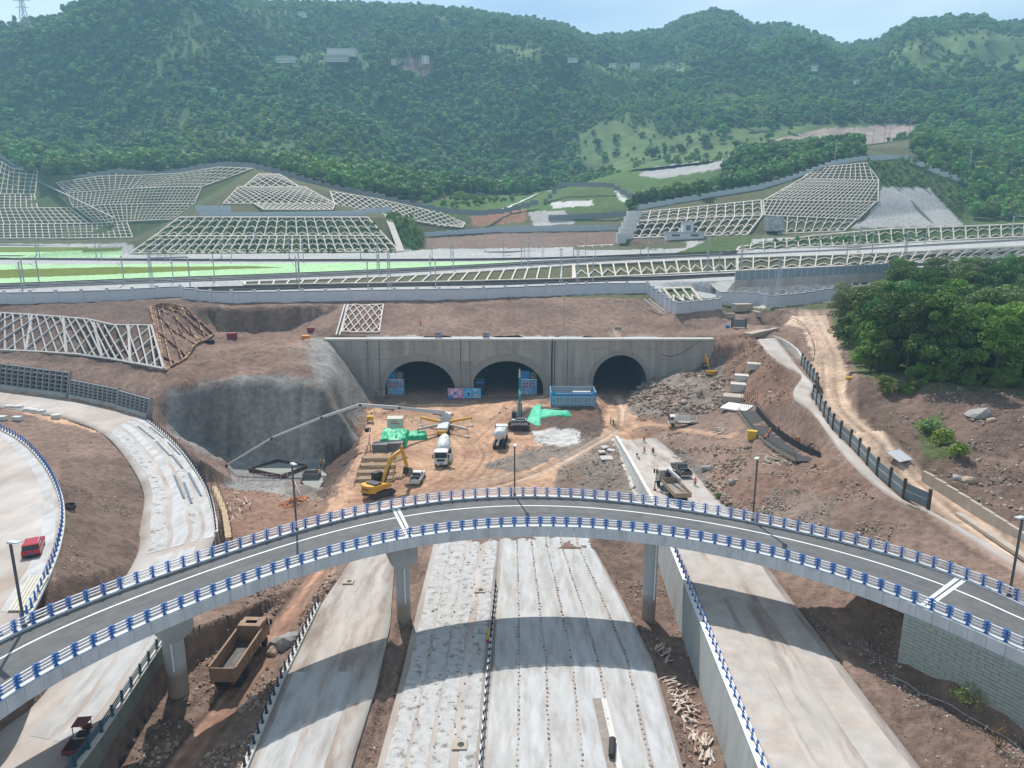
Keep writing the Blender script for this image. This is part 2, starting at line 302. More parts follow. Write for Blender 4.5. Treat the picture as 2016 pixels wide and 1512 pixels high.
tz = np.zeros(len(ov)); va = np.array(_v); za = np.array(_z)
for i, q in enumerate(ov):
    if ovo[i]: tz[i] = np.mean([_z[k] for k in ovo[i]])
    else:
        d = np.hypot(va[:, 0] - q.x, va[:, 1] - q.y); k = np.argsort(d)[:2]; w = 1 / (d[k] + .01); tz[i] = (za[k] * w).sum() / w.sum()
TV = np.array([(q.x, q.y) for q in ov]); TF = [t for t in of if len(t) == 3]
def tin(X, Y):
    X = np.asarray(X, float); Y = np.asarray(Y, float); sh = X.shape; X = X.ravel(); Y = Y.ravel(); O = np.full(X.shape, np.nan)
    order = np.argsort(Y); Ys = Y[order]
    for a, b, c in TF:
        A, B, C = TV[a], TV[b], TV[c]
        lo = np.searchsorted(Ys, min(A[1], B[1], C[1])); hi = np.searchsorted(Ys, max(A[1], B[1], C[1]), 'right')
        if hi <= lo: continue
        k = order[lo:hi]; x = X[k]; m = (x >= min(A[0], B[0], C[0])) & (x <= max(A[0], B[0], C[0])); k = k[m]
        if not len(k): continue
        x = X[k]; y = Y[k]; det = (B[1] - C[1]) * (A[0] - C[0]) + (C[0] - B[0]) * (A[1] - C[1])
        if abs(det) < 1e-9: continue
        w0 = ((B[1] - C[1]) * (x - C[0]) + (C[0] - B[0]) * (y - C[1])) / det; w1 = ((C[1] - A[1]) * (x - C[0]) + (A[0] - C[0]) * (y - C[1])) / det; w2 = 1 - w0 - w1
        ok = (w0 > -1e-6) & (w1 > -1e-6) & (w2 > -1e-6); O[k[ok]] = w0[ok] * tz[a] + w1[ok] * tz[b] + w2[ok] * tz[c]
    return O.reshape(sh)
# ------------------------------------------------------------------ sheet
ga = np.arange(-.96, .9601, .003); gy = np.exp(np.arange(math.log(28), math.log(612), .0047))
GA, GY = np.meshgrid(ga, gy); GX = GA * GY
GZ = tin(GX, GY)
for r_ in range(GZ.shape[0]):
    b_ = np.isnan(GZ[r_])
    if b_.any() and not b_.all(): GZ[r_, b_] = np.interp(ga[b_], ga[~b_], GZ[r_, ~b_])
PX, PY = proj(GX, GY, GZ)
cm_ = inpoly(PX, PY, [(300, 740), (430, 650), (600, 640), (650, 660), (745, 780), (715, 850), (640, 912), (380, 905), (300, 840)]) & (GY < 178) & (GY > 120)
for _ in range(14):
    b_ = GZ.copy(); b_[1:-1, 1:-1] = (GZ[:-2, 1:-1] + GZ[2:, 1:-1] + GZ[1:-1, :-2] + GZ[1:-1, 2:] + GZ[1:-1, 1:-1]) / 5; GZ = np.where(cm_, b_, GZ)
GZ = GZ + np.where(cm_, .9 * fbm(GX, GY, 9, 3, 15) * np.clip((GZ + 3) / 4, 0, 1), 0)
def dist_path(pts, X, Y):
    """distance to a polyline and side sign"""
    d = np.full(X.shape, 1e9); sg = np.zeros(X.shape)
    for a, b in zip(pts, pts[1:]):
        ex, ey = b.x - a.x, b.y - a.y; l2 = ex * ex + ey * ey + 1e-9
        t = np.clip(((X - a.x) * ex + (Y - a.y) * ey) / l2, 0, 1); dx = X - a.x - t * ex; dy = Y - a.y - t * ey; dd = np.hypot(dx, dy)
        m = dd < d; d[m] = dd[m]; sg[m] = np.sign(ex * dy - ey * dx)[m]
    return d, sg
def smoothpath(pts, n=6):
    """Catmull-Rom through points"""
    P = [pts[0]] + list(pts) + [pts[-1]]; out = []
    for i in range(1, len(P) - 2):
        for k in range(n):
            t = k / n; p0, p1, p2, p3 = P[i - 1], P[i], P[i + 1], P[i + 2]
            out.append(.5 * ((2 * p1) + (p2 - p0) * t + (2 * p0 - 5 * p1 + 4 * p2 - p3) * t * t + (3 * p1 - p0 - 3 * p2 + p3) * t ** 3))
    out.append(pts[-1]); return out
c_ = dict(dirt=(.218, .149, .117), dark=(.140, .099, .08), tan=(.42, .262, .17), red=(.27, .15, .10), shot=(.25, .228, .21), shotl=(.36, .345, .33), grass=(.085, .14, .035), grassd=(.08, .118, .036), mint=(.33, .52, .28), yel=(.12, .15, .02), conc=(.44, .40, .365), white=(.50, .485, .465), ball=(.17, .165, .16), ball2=(.36, .355, .345), slope=(.10, .10, .05), sand=(.21, .18, .16), road=(.46, .335, .25), wet=(.23, .22, .21), rub=(.225, .185, .155))
CG = np.zeros(GX.shape + (3,)); CG[:] = c_['dirt']; AMP = np.full(GX.shape, .26)
jk = np.where(GY > 208, .35, 1.); jx = PX + fbm(GX, GY, 2.5, 4, 3) * 9 * jk; jy = PY + fbm(GX, GY, 2.5, 4, 9) * 6 * jk
def zone(col, poly, amp=None, soft=True, mix=1.0, cond=None):
    m = inpoly(jx if soft else PX, jy if soft else PY, poly)
    if cond is not None: m &= cond
    CG[m] = CG[m] * (1 - mix) + np.array(c_[col]) * mix
    if amp is not None: AMP[m] = amp
far = GY > 208
CG[far] = c_['slope']; AMP[far] = .15
near = GY < 200
zone('red', [(440, 960), (640, 970), (700, 1060), (440, 1100)], .3, mix=.5, cond=near)
zone('tan', [(725, 795), (1240, 790), (1290, 830), (1240, 850), (1290, 960), (900, 1000), (640, 1010), (700, 900), (722, 830)], .16, cond=near)
zone('dark', [(1010, 800), (1080, 800), (1185, 800), (1192, 850), (1150, 880), (1100, 880), (1030, 850), (1000, 840)], .45, cond=near)
zone('rub', [(940, 920), (1090, 870), (1200, 860), (1160, 880), (1020, 930)], .3, cond=near)
zone('white', [(1045, 850), (1090, 842), (1140, 850), (1140, 868), (1110, 880), (1060, 874)], .25, cond=near)
zone('rub', [(1100, 900), (1215, 860), (1280, 990), (1090, 985)], .35, cond=near)
zone('conc', [(1205, 865), (1225, 860), (1310, 1000), (1260, 1000)], .08, cond=near)
zone('tan', [(1225, 855), (1260, 860), (1420, 990), (1300, 1000)], .08, cond=near)
zone('rub', [(1225, 790), (1290, 735), (1430, 735), (1430, 800), (1330, 810), (1260, 830)], .6, cond=near)
zone('red', [(1400, 664), (1470, 655), (1560, 740), (1560, 790), (1500, 800), (1440, 790)], .7, mix=.55, cond=near)
zone('rub', [(1380, 680), (1430, 700), (1420, 790), (1370, 740)], .7, cond=near)
zone('sand', [(1300, 870), (1360, 900), (1440, 990), (1420, 1000), (1370, 950)], .5, cond=near)
zone('red', [(1420, 960), (1540, 910), (1640, 905), (1720, 960), (1560, 1000), (1480, 1010)], .4, mix=.35, cond=near)
zone('rub', [(1520, 960), (1650, 980), (1640, 1040), (1500, 1020)], .4, mix=.6, cond=near)
zone('road', [(1560, 575), (1645, 590), (1625, 620), (1645, 662), (1668, 727), (1664, 779), (1690, 816), (1770, 889), (1818, 941), (1904, 1002), (2016, 1090), (2120, 1170), (2030, 1120), (1827, 1004), (1722, 933), (1643, 852), (1600, 783), (1600, 735), (1596, 690), (1580, 645), (1530, 632)], .06, cond=near)
zone('dirt', [(1492, 670), (1530, 680), (1580, 725), (1611, 765), (1600, 783), (1643, 852), (1722, 933), (1830, 1004), (2016, 1120), (2100, 1190), (1940, 1095), (1783, 1000), (1661, 905), (1595, 815), (1560, 780), (1575, 745), (1540, 722)], .05, cond=near)
zone('dark', [(1690, 742), (1760, 732), (2016, 790), (2100, 1060), (1904, 1000), (1770, 885), (1690, 812)], .4, mix=.6, cond=near)
zone('grassd', [(1800, 830), (1850, 815), (1890, 880), (1890, 905), (1820, 905)], .4, mix=.8, cond=near)
zone('grassd', [(1700, 700), (2300, 700), (2300, 800), (1850, 770), (1700, 742)], .25, mix=.5, cond=near)
zone('grassd', [(1640, 480), (2300, 480), (2300, 745), (1800, 742), (1690, 735), (1640, 640)], .25, mix=.75, cond=near)
# sprayed concrete, pit, left slopes
zone('shot', [(325, 765), (430, 748), (540, 735), (620, 745), (600, 690), (620, 660), (650, 668), (740, 775), (715, 815), (700, 850), (640, 908), (560, 912), (450, 908), (385, 890), (330, 850)], .55, cond=near)
zone('shotl', [(560, 690), (612, 664), (650, 668), (700, 720), (640, 760), (600, 720)], .4, mix=.22, cond=near)
zone('wet', [(440, 900), (640, 900), (650, 960), (600, 985), (440, 960)], .04, cond=(GZ < -3))
zone('sand', [(560, 945), (640, 940), (640, 985), (560, 985)], .15, mix=.7, cond=near)
zone('dark', [(640, 985), (700, 890), (715, 850), (690, 850), (640, 900), (620, 970)], .4, cond=near & (GZ < -.1))
zone('dark', [(-200, 600), (430, 590), (430, 640), (300, 645), (200, 640), (-200, 620)], .3, mix=.8, cond=near)
zone('dark', [(-200, 620), (300, 642), (325, 730), (-200, 692)], .35, mix=.7, cond=near)
zone('red', [(330, 730), (420, 660), (600, 650), (620, 690), (540, 735), (430, 745), (330, 765)], .35, mix=.25, cond=near)
zone('tan', [(-200, 740), (0, 765), (133, 787), (230, 808), (290, 828), (350, 880), (300, 870), (200, 852), (0, 803)], .05, cond=near)
zone('dark', [(120, 900), (262, 900), (285, 970), (262, 1100), (100, 1250), (110, 1100)], .3, mix=.55, cond=near)
# plateau
def band(top, bot, col, **k): zone(col, [(q[0], q[1]) for q in top] + [(q[0], q[1]) for q in reversed(bot)], .03, False, cond=far, **k)
band([(-300, 480), (265, 480), (262, 500), (800, 492), (1240, 480), (1500, 470), (2400, 425)], [(-300, 600), (0, 596), (360, 588), (500, 597), (1000, 586), (1280, 577), (1500, 596), (1760, 575), (2400, 520)], 'ball2')
zone('dark', [(838, 490), (838, 469), (1000, 458), (1232, 454), (1232, 470), (1340, 474), (1240, 484), (1000, 489)], .3, cond=far)
zone('dirt', [(838, 490), (838, 469), (1000, 458), (1232, 454), (1232, 480), (1000, 489)], .3, mix=.8, cond=far)
zone('grassd', [(1330, 500), (1400, 470), (1480, 465), (1480, 485), (1400, 500)], .3, cond=far)
band([(-300, 486), (0, 486), (240, 487), (240, 494), (0, 497)], [(-300, 500)], 'yel')
band([(-300, 500), (0, 497), (240, 494), (238, 506), (0, 508)], [(-300, 509)], 'mint')
band([(-300, 518), (0, 521), (500, 519), (800, 517), (1100, 514), (1130, 519)], [(-300, 572), (0, 561), (250, 551), (500, 543), (800, 530), (1000, 520)], 'mint')
band([(-300, 530), (0, 531), (200, 526), (500, 524), (560, 527), (450, 530), (200, 541)], [(-300, 550), (0, 548)], 'yel')
band([(480, 557), (800, 546), (1130, 524), (1450, 509), (1680, 502), (2016, 486), (2300, 475)], [(480, 563), (800, 558), (1130, 550), (1450, 534), (1680, 524), (2016, 503), (2300, 488)], 'slope')
band([(1130, 487), (1240, 480), (1350, 476)], [(1130, 492), (1240, 492), (1350, 488)], 'slope')
band([(1500, 475), (1642, 461), (1708, 453), (1920, 446), (2100, 438)], [(1430, 496), (1500, 491), (1687, 484), (1920, 471), (2100, 463)], 'grassd')
zone('conc', [(1395, 600), (1440, 553), (1700, 538), (1800, 560), (1700, 590), (1500, 606)], .05, cond=far); zone('slope', [(1640, 580), (1700, 535), (2300, 495), (2300, 600)], .2, cond=far)
zone('grassd', [(256, 501), (786, 497), (724, 429), (353, 429)], .1, False, cond=far); zone('grassd', [(-300, 300), (0, 312), (500, 333), (400, 402), (340, 434), (265, 470), (-300, 472)], .12, mix=.6, cond=far)
# hills
hill = far & (GY > 340)
zone('grass', [(830, 400), (900, 392), (1030, 380), (1190, 345), (1260, 240), (1500, 250), (1480, 300), (1420, 330), (1400, 372), (1330, 398), (1200, 415), (1000, 420), (930, 430), (850, 425)], .5, cond=hill)
zone('grassd', [(1080, 370), (1210, 365), (1250, 392), (1150, 402), (1085, 400)], .3, mix=.7, cond=hill)
zone('shotl', [(1040, 418), (1110, 412), (1130, 440), (1050, 446)], .2, cond=hill); zone('red', [(925, 418), (1035, 412), (1035, 436), (930, 445)], .6, cond=hill)
zone('white', [(1080, 398), (1165, 394), (1170, 404), (1090, 410)], .1, cond=hill); zone('white', [(1210, 375), (1240, 393), (1420, 362), (1430, 368), (1250, 400), (1220, 395)], .1, cond=hill)
zone('grassd', [(1130, 415), (1230, 400), (1240, 425), (1140, 440)], .3, cond=hill)
zone('shotl', [(1255, 345), (1300, 320), (1420, 310), (1430, 330), (1300, 352)], .8, cond=hill)
zone('grassd', [(1700, 316), (1780, 313), (1900, 362), (2016, 330), (2016, 440), (1895, 445), (1830, 372), (1735, 370), (1720, 340)], .5, cond=hill)
zone('shotl', [(1735, 368), (1830, 370), (1897, 444), (1668, 450), (1700, 436), (1728, 398)], .02, False, cond=hill)
zone('grass', [(760, 422), (812, 430), (835, 468), (825, 492), (800, 490)], .6, mix=.7, cond=hill)
# roads and sheets lie on prepared flat ground
ROADS = {'M1': (M1L, M1R), 'M23': (M2L, M3R), 'M4': (M4L, M4R)}
# ruts and lighter wheel tracks
TRACKS = [(flat(0, (800, 800), (880, 840), (932, 885), (925, 920), (880, 955), (800, 985)), 3.2, 'tan'), (flat(0, (1060, 795), (985, 830), (938, 872)), 2.6, 'tan'), (flat(.3, (930, 965), (1040, 938), (1150, 888), (1218, 845), (1222, 800), (1205, 765)), 2.2, 'road'),
          (flat(-.6, (700, 1060), (640, 1110), (500, 1310), (350, 1512), (260, 1660)), 2.1, 'red'), (zl((1222, 835, .8), (1275, 890, 2), (1330, 960, 3.8)), 2.0, 'tan'), (flat(0, (1000, 935), (930, 950), (850, 975)), 2.2, 'road'), (zl((1225, 830, .8), (1300, 838, 2.4), (1440, 862, 5.6)), 1.6, 'tan'),
          (zl((1590, 610, 18.8), (1622, 690, 15.6), (1632, 785, 14), (1690, 850, 13), (1770, 925, 12), (1905, 1030, 11.2), (2040, 1120, 10.8)), 3.0, 'road')]
RUT = np.zeros(GX.shape)
for pts, w, col in TRACKS:
    sp = smoothpath(pts); d, sg = dist_path(sp, GX, GY); d = d + fbm(GX, GY, 3, 3, 21) * .5
    k = np.clip(1 - d / w, 0, 1); k = (k * k * (3 - 2 * k))[..., None] ** .6
    CG = CG * (1 - k * .75) + np.array(c_[col]) * k * .75
    core = d < w + 1.0; AMP[d < w * .9] = np.minimum(AMP[d < w * .9], .07)
    for o_ in (.75, 1.5):
        g = np.exp(-((d - o_) / .22) ** 2); RUT -= .09 * g * (d < w + 1); CG *= (1 - .22 * g * (d < w + 1))[..., None]
rt = np.random.default_rng(3)
for pts, w, col in TRACKS[:6] + TRACKS[7:]:
    for q in range(7):
        o_ = rt.uniform(-1, 1) * w * 1.5; sp = smoothpath([p + Vector((o_ + rt.uniform(-.6, .6), rt.uniform(-.6, .6), 0)) for p in pts]); d, sg = dist_path(sp, GX, GY); d = np.abs(d - .85) if q % 2 else d
        g = np.exp(-(d / rt.uniform(.22, .42)) ** 2) * (d < 2); k = 1 + rt.choice([-.26, .2, -.18]) * g; CG *= k[..., None]; RUT -= .05 * g
patch = fbm(GX, GY, 7, 4, 41)[..., None]; CG = np.where((GY < 205)[..., None], CG * (1 + .42 * patch), CG * (1 + .12 * patch))
p2_ = np.clip(fbm(GX, GY, 5, 5, 47) * 2.2, 0, 1)[..., None] * .6; yard = inpoly(PX, PY, [(725, 785), (1240, 785), (1300, 830), (1300, 960), (640, 1010), (700, 900)]) & (GY < 180)
CG = np.where(yard[..., None], CG * (1 - p2_) + np.array((.235, .125, .082)) * p2_, CG)
cutm = inpoly(PX, PY, [(320, 760), (430, 740), (600, 680), (740, 775), (640, 912), (390, 890)]) & (GY < 180); p3_ = np.clip(fbm(GX * 1.6, GZ * .5 + GY, 5, 5, 53) * 2.4, 0, 1)[..., None] * .4; CG = np.where(cutm[..., None], CG * (1 - p3_) + np.array((.17, .125, .10)) * p3_, CG)
dzy = np.gradient(GZ, axis=0) / np.gradient(GY, axis=0); steep = np.clip((np.abs(dzy) - .25) * 2.5, 0, 1) * (GY < 205) * (AMP > .1)
gul = fbm(GX, GY * .22, 1.7, 4, 57); RUT += steep * gul * .3; CG *= (1 + .3 * steep * np.minimum(gul * 1.6, .5))[..., None]
CG = np.clip(CG, 0, 1)
# relief
big = fbm(GX, GY, 4.5, 5, 31); fine = fbm(GX, GY, 1.1, 3, 37)
relief = AMP * (1.5 * big + .75 * fine + .4 * fbm(GX, GY, .42, 2, 39) * (GY < 140))
for nm, (l_, r_) in ROADS.items():
    ys = gy[:, None]; xl = np.interp(GY, sorted(q.y for q in l_), [q.x for q in sorted(l_, key=lambda q: q.y)]); xr = np.interp(GY, sorted(q.y for q in r_), [q.x for q in sorted(r_, key=lambda q: q.y)])
    m = (GX > xl - .3) & (GX < xr + .3) & (GY < max(q.y for q in l_) + .5); relief[m] = 0; RUT[m] = 0; GZ[m] -= .3
def ribbon_mask(l_, r_):
    return [(q.x, q.y) for q in l_] + [(q.x, q.y) for q in reversed(r_)]
m = inpoly(GX, GY, ribbon_mask(L1L, L1R)); relief[m] = 0; GZ[m] -= .35
m = inpoly(GX, GY, ribbon_mask(L0R, off(L0R, -13))); relief[m] = 0; GZ[m] -= .35
GZ = GZ + relief + RUT
# faces; a gap is left where the tunnel mouths enter the hillside
nr, nc = GZ.shape; I = np.arange(nr * nc).reshape(nr, nc)
Fq = np.stack([I[:-1, :-1], I[:-1, 1:], I[1:, 1:], I[1:, :-1]], -1).reshape(-1, 4)
cx = (GX[:-1, :-1] + GX[1:, 1:]).ravel() / 2; cy = (GY[:-1, :-1] + GY[1:, 1:]).ravel() / 2; cz = (GZ[:-1, :-1] + GZ[1:, 1:]).ravel() / 2
cut = (cx > -37) & (cx < 38) & (cy > 177.2) & (cy < 180.4) & (cz > .8) & (cz < 14.8)
M_ground = mat('bare_soil', (.2, .15, .12), .95, var=.38, scale=.9, bump=.22, bscale=3.4, attr='tint', spec=.12, abump=True)
gm = npmesh('ground', np.stack([GX, GY, GZ], -1).reshape(-1, 3), Fq[~cut], M_ground, True, {'tint': np.concatenate([CG, np.clip(AMP / .22, .04, 1.6)[..., None]], -1).reshape(-1, 4)})
tag(link('ground', gm), kind='structure')
_gz = GZ
def ground(x, y):
    """height of the finished sheet at a place"""
    a = x / y; j = (a - ga[0]) / .003; i = (math.log(y) - math.log(28)) / .0047
    i = min(max(i, 0), nr - 1.001); j = min(max(j, 0), nc - 1.001); i0, j0 = int(i), int(j); fi, fj = i - i0, j - j0
    return float((_gz[i0, j0] * (1 - fj) + _gz[i0, j0 + 1] * fj) * (1 - fi) + (_gz[i0 + 1, j0] * (1 - fj) + _gz[i0 + 1, j0 + 1] * fj) * fi)
def hit(px, py, z0=0, it=14):
    """place on the ground under a photo pixel (march along the sight line)"""
    prev = None
    for k in range(1400):
        Y = 40 * 1.0024 ** k; q = D(px, py, Y); g = ground(q.x, q.y)
        if q.z < g: return Vector((q.x, q.y, g))
    return q
# ================================================================== ROADS
M_conc = mat('cast_concrete', (.50, .47, .43), .85, var=.16, scale=.5, bump=.015, bscale=6, col2=(.36, .32, .28), c2lo=.5, c2hi=.8, c2scale=.25)
M_slab = mat('dusty_road_slab', (.42, .385, .36), .9, var=.24, scale=.35, bump=.01, bscale=9, col2=(.33, .255, .21), c2lo=.42, c2hi=.7, c2scale=.16, streak=(1, .35, 1))
M_slab2 = mat('earthy_road_slab', (.40, .36, .33), .9, var=.26, scale=.5, bump=.02, bscale=5, col2=(.27, .215, .18), c2lo=.46, c2hi=.62, c2scale=.55, streak=(1, .22, 1))
M_sheet = mat('white_curing_sheet', (.40, .395, .39), .75, streak=(1, .22, 1), var=.22, scale=.8, bump=.02, bscale=4, col2=(.31, .28, .255), c2lo=.46, c2hi=.68, c2scale=.9)
M_sheet2 = mat('footprinted_sheet', (.40, .39, .38), .8, var=.22, scale=1.1, bump=.03, bscale=3, col2=(.19, .17, .155), c2lo=.535, c2hi=.64, c2scale=1.0)
M_film = mat('pale_film', (.405, .405, .41), .65, streak=(1, .22, 1), var=.2, scale=1.2, bump=.02, bscale=3, col2=(.31, .285, .265), c2lo=.45, c2hi=.66, c2scale=.8)
def byY(l, Y):
    s = sorted(l, key=lambda q: q.y); ys = [q.y for q in s]
    return np.interp(Y, ys, [q.x for q in s]), np.interp(Y, ys, [q.z for q in s])
def arcs(l, n):
    s = [0]
    for a, b in zip(l, l[1:]): s.append(s[-1] + (b - a).length)
    t = np.linspace(0, s[-1], n); return np.stack([np.interp(t, s, [q[k] for q in l]) for k in range(3)], -1)
class Rib:
    """a road between two edge lines"""
    def __init__(s, l, r, y0=None, y1=None, n=90, mode='y'):
        s.n = n
        if mode == 'y':
            Y = np.linspace(y0, y1, n); lx, lz = byY(l, Y); rx, rz = byY(r, Y)
            s.L = np.stack([lx, Y, lz], -1); s.R = np.stack([rx, Y, rz], -1)
        else:
            s.L = arcs(smoothpath(l), n); s.R = arcs(smoothpath(r), n)
    def at(s, u, i):
        i = np.clip(i, 0, s.n - 1); i0 = np.minimum(i.astype(int), s.n - 2); f = (i - i0)[..., None]
        a = s.L[i0] * (1 - f) + s.L[i0 + 1] * f; b = s.R[i0] * (1 - f) + s.R[i0 + 1] * f; u = np.asarray(u)[..., None]
        return a * (1 - u) + b * u
    def sheet(s, name, m, u0=0, u1=1, v0=0, v1=1, lift=0, nu=6, wav=0, seed=0, thick=.25, nv=None, bumps=0):
        nv = nv or s.n; vv = np.linspace(v0, v1, nv) * (s.n - 1); uu = np.linspace(0, 1, nu); V = np.repeat(vv[:, None], nu, 1)
        a = u0 + wav * fbm(V, V * 0 + seed, 8, 4, seed); b = u1 + wav * fbm(V, V * 0 + seed + 5, 8, 4, seed + 3); U = a + (b - a) * uu[None, :]
        P = s.at(U, V); P[..., 2] += lift
        if bumps: P[..., 2] += bumps * (.5 + .5 * fbm(P[..., 0], P[..., 1], .9, 3, seed + 8))
        I_ = np.arange(nv * nu).reshape(nv, nu); F_ = np.stack([I_[:-1, :-1], I_[:-1, 1:], I_[1:, 1:], I_[1:, :-1]], -1).reshape(-1, 4)
        PP = P.reshape(-1, 3)
        if thick:      # skirt on the four sides
            edge = np.concatenate([I_[0], I_[1:, -1], I_[-1, -2::-1], I_[-2:0:-1, 0]]); k = len(PP); lo = PP[edge].copy(); lo[:, 2] -= thick
            PP = np.concatenate([PP, lo]); e = np.arange(len(edge)); e2 = (e + 1) % len(edge)
            F_ = np.concatenate([F_, np.stack([edge[e2], edge[e], k + e, k + e2], -1)])
        return npmesh(name, PP, F_, m, True)
RB_M1 = Rib(M1L, M1R, 46, 96); RB_M2 = Rib(M2L, MED, 44, 99.5); RB_M3 = Rib(MED, M3R, 44, 99.5); RB_M4 = Rib(M4L, M4R, 42, 134)
RB_L1 = Rib(L1L, L1R, mode='arc', n=130); RB_L0 = Rib(off(L0R, -13), L0R, mode='arc', n=60)
for nm, rb, m in (('slip_road', RB_M1, M_slab2), ('left_carriageway', RB_M2, M_slab), ('right_carriageway', RB_M3, M_slab), ('side_road', RB_M4, M_slab2), ('ramp_road', RB_L1, M_slab), ('loop_road', RB_L0, M_slab)):
    tag(link(nm, rb.sheet(nm, m)), kind='structure')
tag(link('footpath', Rib(PATHL, zl((1528, 668, 15), (1552, 698, 14.9), (1577, 733, 14.6), (1606, 765, 14.1), (1597, 785, 13.8), (1640, 853, 13), (1675, 886, 12.4), (1720, 936, 11.8), (1780, 990, 11.2), (1828, 1009, 11), (1965, 1085, 10.8), (2120, 1180, 10.8)), mode='arc', n=110).sheet('footpath', M_slab, lift=.28, wav=.03, seed=4, thick=.8)), kind='structure')
# curing sheets laid along the roads, each one a loose thing
def sheets(rb, spans, labels, group, m, wav, v0, v1, seed, lift=.02, bumps=.0):
    for k, (a, b) in enumerate(spans):
        me = rb.sheet('curing_sheet', m if not isinstance(m, (list, tuple)) else m[k % len(m)], a, b, v0, v1, lift + .004 * (k % 2), 5, wav, seed + k * 7, .0, 120, bumps)
        tag(link('curing_sheet', me), labels[k], 'sheet', group)
g_ = 'white sheets laid along the carriageways'
sheets(RB_M2, [(.07, .26), (.295, .485), (.52, .69), (.78, .95)], ['footprinted white sheet along the ditch edge of the left carriageway', 'second footprinted sheet from the ditch on the left carriageway', 'footprinted sheet in the middle of the left carriageway by the bare strip', 'footprinted sheet against the left side of the median posts'], g_, M_sheet2, .018, 0, 1, 11, bumps=.03)
sheets(RB_M3, [(.03, .18), (.193, .34), (.354, .50), (.514, .66), (.675, .835), (.855, .98)], ['pale sheet against the right side of the median posts', 'second pale sheet from the median on the right carriageway', 'third pale sheet from the median, left of the cable trench', 'fourth pale sheet from the median, under the cable trench', 'fifth pale sheet from the median on the right carriageway', 'pale sheet along the scrap timber ditch edge'], g_, [M_sheet, M_film], .006, 0, 1, 31, bumps=.015)
sheets(RB_M1, [(.06, .40), (.45, .74)], ['wide white sheet on the slip road beside the kerb posts', 'narrower white sheet on the slip road beside the ditch'], g_, M_sheet, .02, .02, .33, 51)
sheets(RB_M4, [(.05, .30), (.36, .47), (.66, .94)], ['dusty film strip along the wall posts of the side road', 'narrow dusty film strip in the middle of the side road', 'wide dusty film strip along the earth bank of the side road'], g_, mat('dusty_film', (.39, .36, .335), .7, var=.2, scale=.6, col2=(.39, .33, .29), c2lo=.4, c2hi=.6, c2scale=.5), .03, 0, .78, 61)
sheets(RB_L1, [(.14, .36), (.43, .60), (.66, .80), (.84, .97)], ['widest footprinted sheet along the inner edge of the curved ramp', 'wavy smooth sheet beside the inner sheet of the curved ramp', 'footprinted strip with pipe bundles on the curved ramp', 'narrow smooth strip along the black posts of the curved ramp'], g_, [M_sheet2, M_film], .035, .33, .725, 71, bumps=.03)
sheets(RB_L1, [(.30, .52), (.60, .80)], ['torn white sheet in the middle of the ramp under the bridge', 'torn white sheet near the teal railing of the ramp'], g_, M_film, .05, .735, .95, 81)
sheets(RB_L0, [(.82, .95)], ['pale film strip along the blue posts of the loop road'], g_, M_film, .05, .2, .95, 91)
# rows of earth clods that hold the sheets down
ck = []; fk = []
_ico = bmesh.new(); bmesh.ops.create_icosphere(_ico, subdivisions=1, radius=1); IV = np.array([v.co[:] for v in _ico.verts]); IF = np.array([[v.index for v in f.verts] for f in _ico.faces]); _ico.free()
_i0 = bmesh.new(); bmesh.ops.create_icosphere(_i0, subdivisions=0 or 1, radius=1); _i0.free()
OV = np.array([(1, 0, 0), (-1, 0, 0), (0, 1, 0), (0, -1, 0), (0, 0, 1), (0, 0, -1), (.6, .6, .55), (-.62, .55, .6), (.5, -.65, .58), (-.6, -.6, .5)], float)
def rocks(name, P, S, m, sub=True, flatten=.6, kind='stuff', tint=None, parent=None):
    """many angular stones in one mesh: P (n,3) places, S (n,) radii"""
    n = len(P); base, faces = IV, IF; k = len(base)
    rs = np.random.default_rng(len(P) + 3); sc = rs.uniform(.6, 1.25, (n, 1, 3)); sc[..., 2] *= flatten / .8
    jit = rs.uniform(.72, 1.28, (n, k, 1)); q = rs.normal(size=(n, 4)); q /= np.linalg.norm(q, axis=1, keepdims=True); w, x, y, z = q.T
    Rm = np.stack([1 - 2 * (y * y + z * z), 2 * (x * y - z * w), 2 * (x * z + y * w), 2 * (x * y + z * w), 1 - 2 * (x * x + z * z), 2 * (y * z - x * w), 2 * (x * z - y * w), 2 * (y * z + x * w), 1 - 2 * (x * x + y * y)], -1).reshape(n, 3, 3)
    Vv = np.einsum('nij,nkj->nki', Rm, base[None] * jit * sc * np.array([1.2, .9, .8])) * S[:, None, None]; Vv[..., 2] *= .8; Vv += P[:, None, :]
    Fv = (faces[None] + (np.arange(n) * k)[:, None, None]).reshape(-1, 3)
    if tint is None: tint = np.full(n, 1.0)
    col = np.repeat(np.asarray(tint)[:, None], k, 0).reshape(-1, 1) * np.ones(3) if np.ndim(tint) == 1 else np.repeat(tint, k, 0)
    me = npmesh(name, Vv.reshape(-1, 3), Fv, m, False, {'tint': col})
    return tag(link(name, me, parent), kind=kind)
M_stone = mat('broken_stone', (.3, .25, .2), .9, var=.25, scale=3, bump=.03, bscale=9, attr='tint', spec=.2)
cl = []
for u in (.187, .347, .507, .667, .845):
    for i in np.arange(2, 89, 1.0): cl.append(RB_M3.at(np.array(u + random.uniform(-.006, .006)), np.array(float(i))))
for u in (.28, .51, .74):
    for i in np.arange(2, 89, 1.1):
        if random.random() < .75: cl.append(RB_M2.at(np.array(u + random.uniform(-.07, .07)), np.array(float(i) + random.uniform(-.5, .5))))
cl = np.array(cl); rocks('earth_clods', cl + np.array([0, 0, .03]), rng.uniform(.06, .17, len(cl)), M_stone, tint=rng.uniform(.14, .28, (len(cl), 1)) * np.array([1.05, .95, .88]))
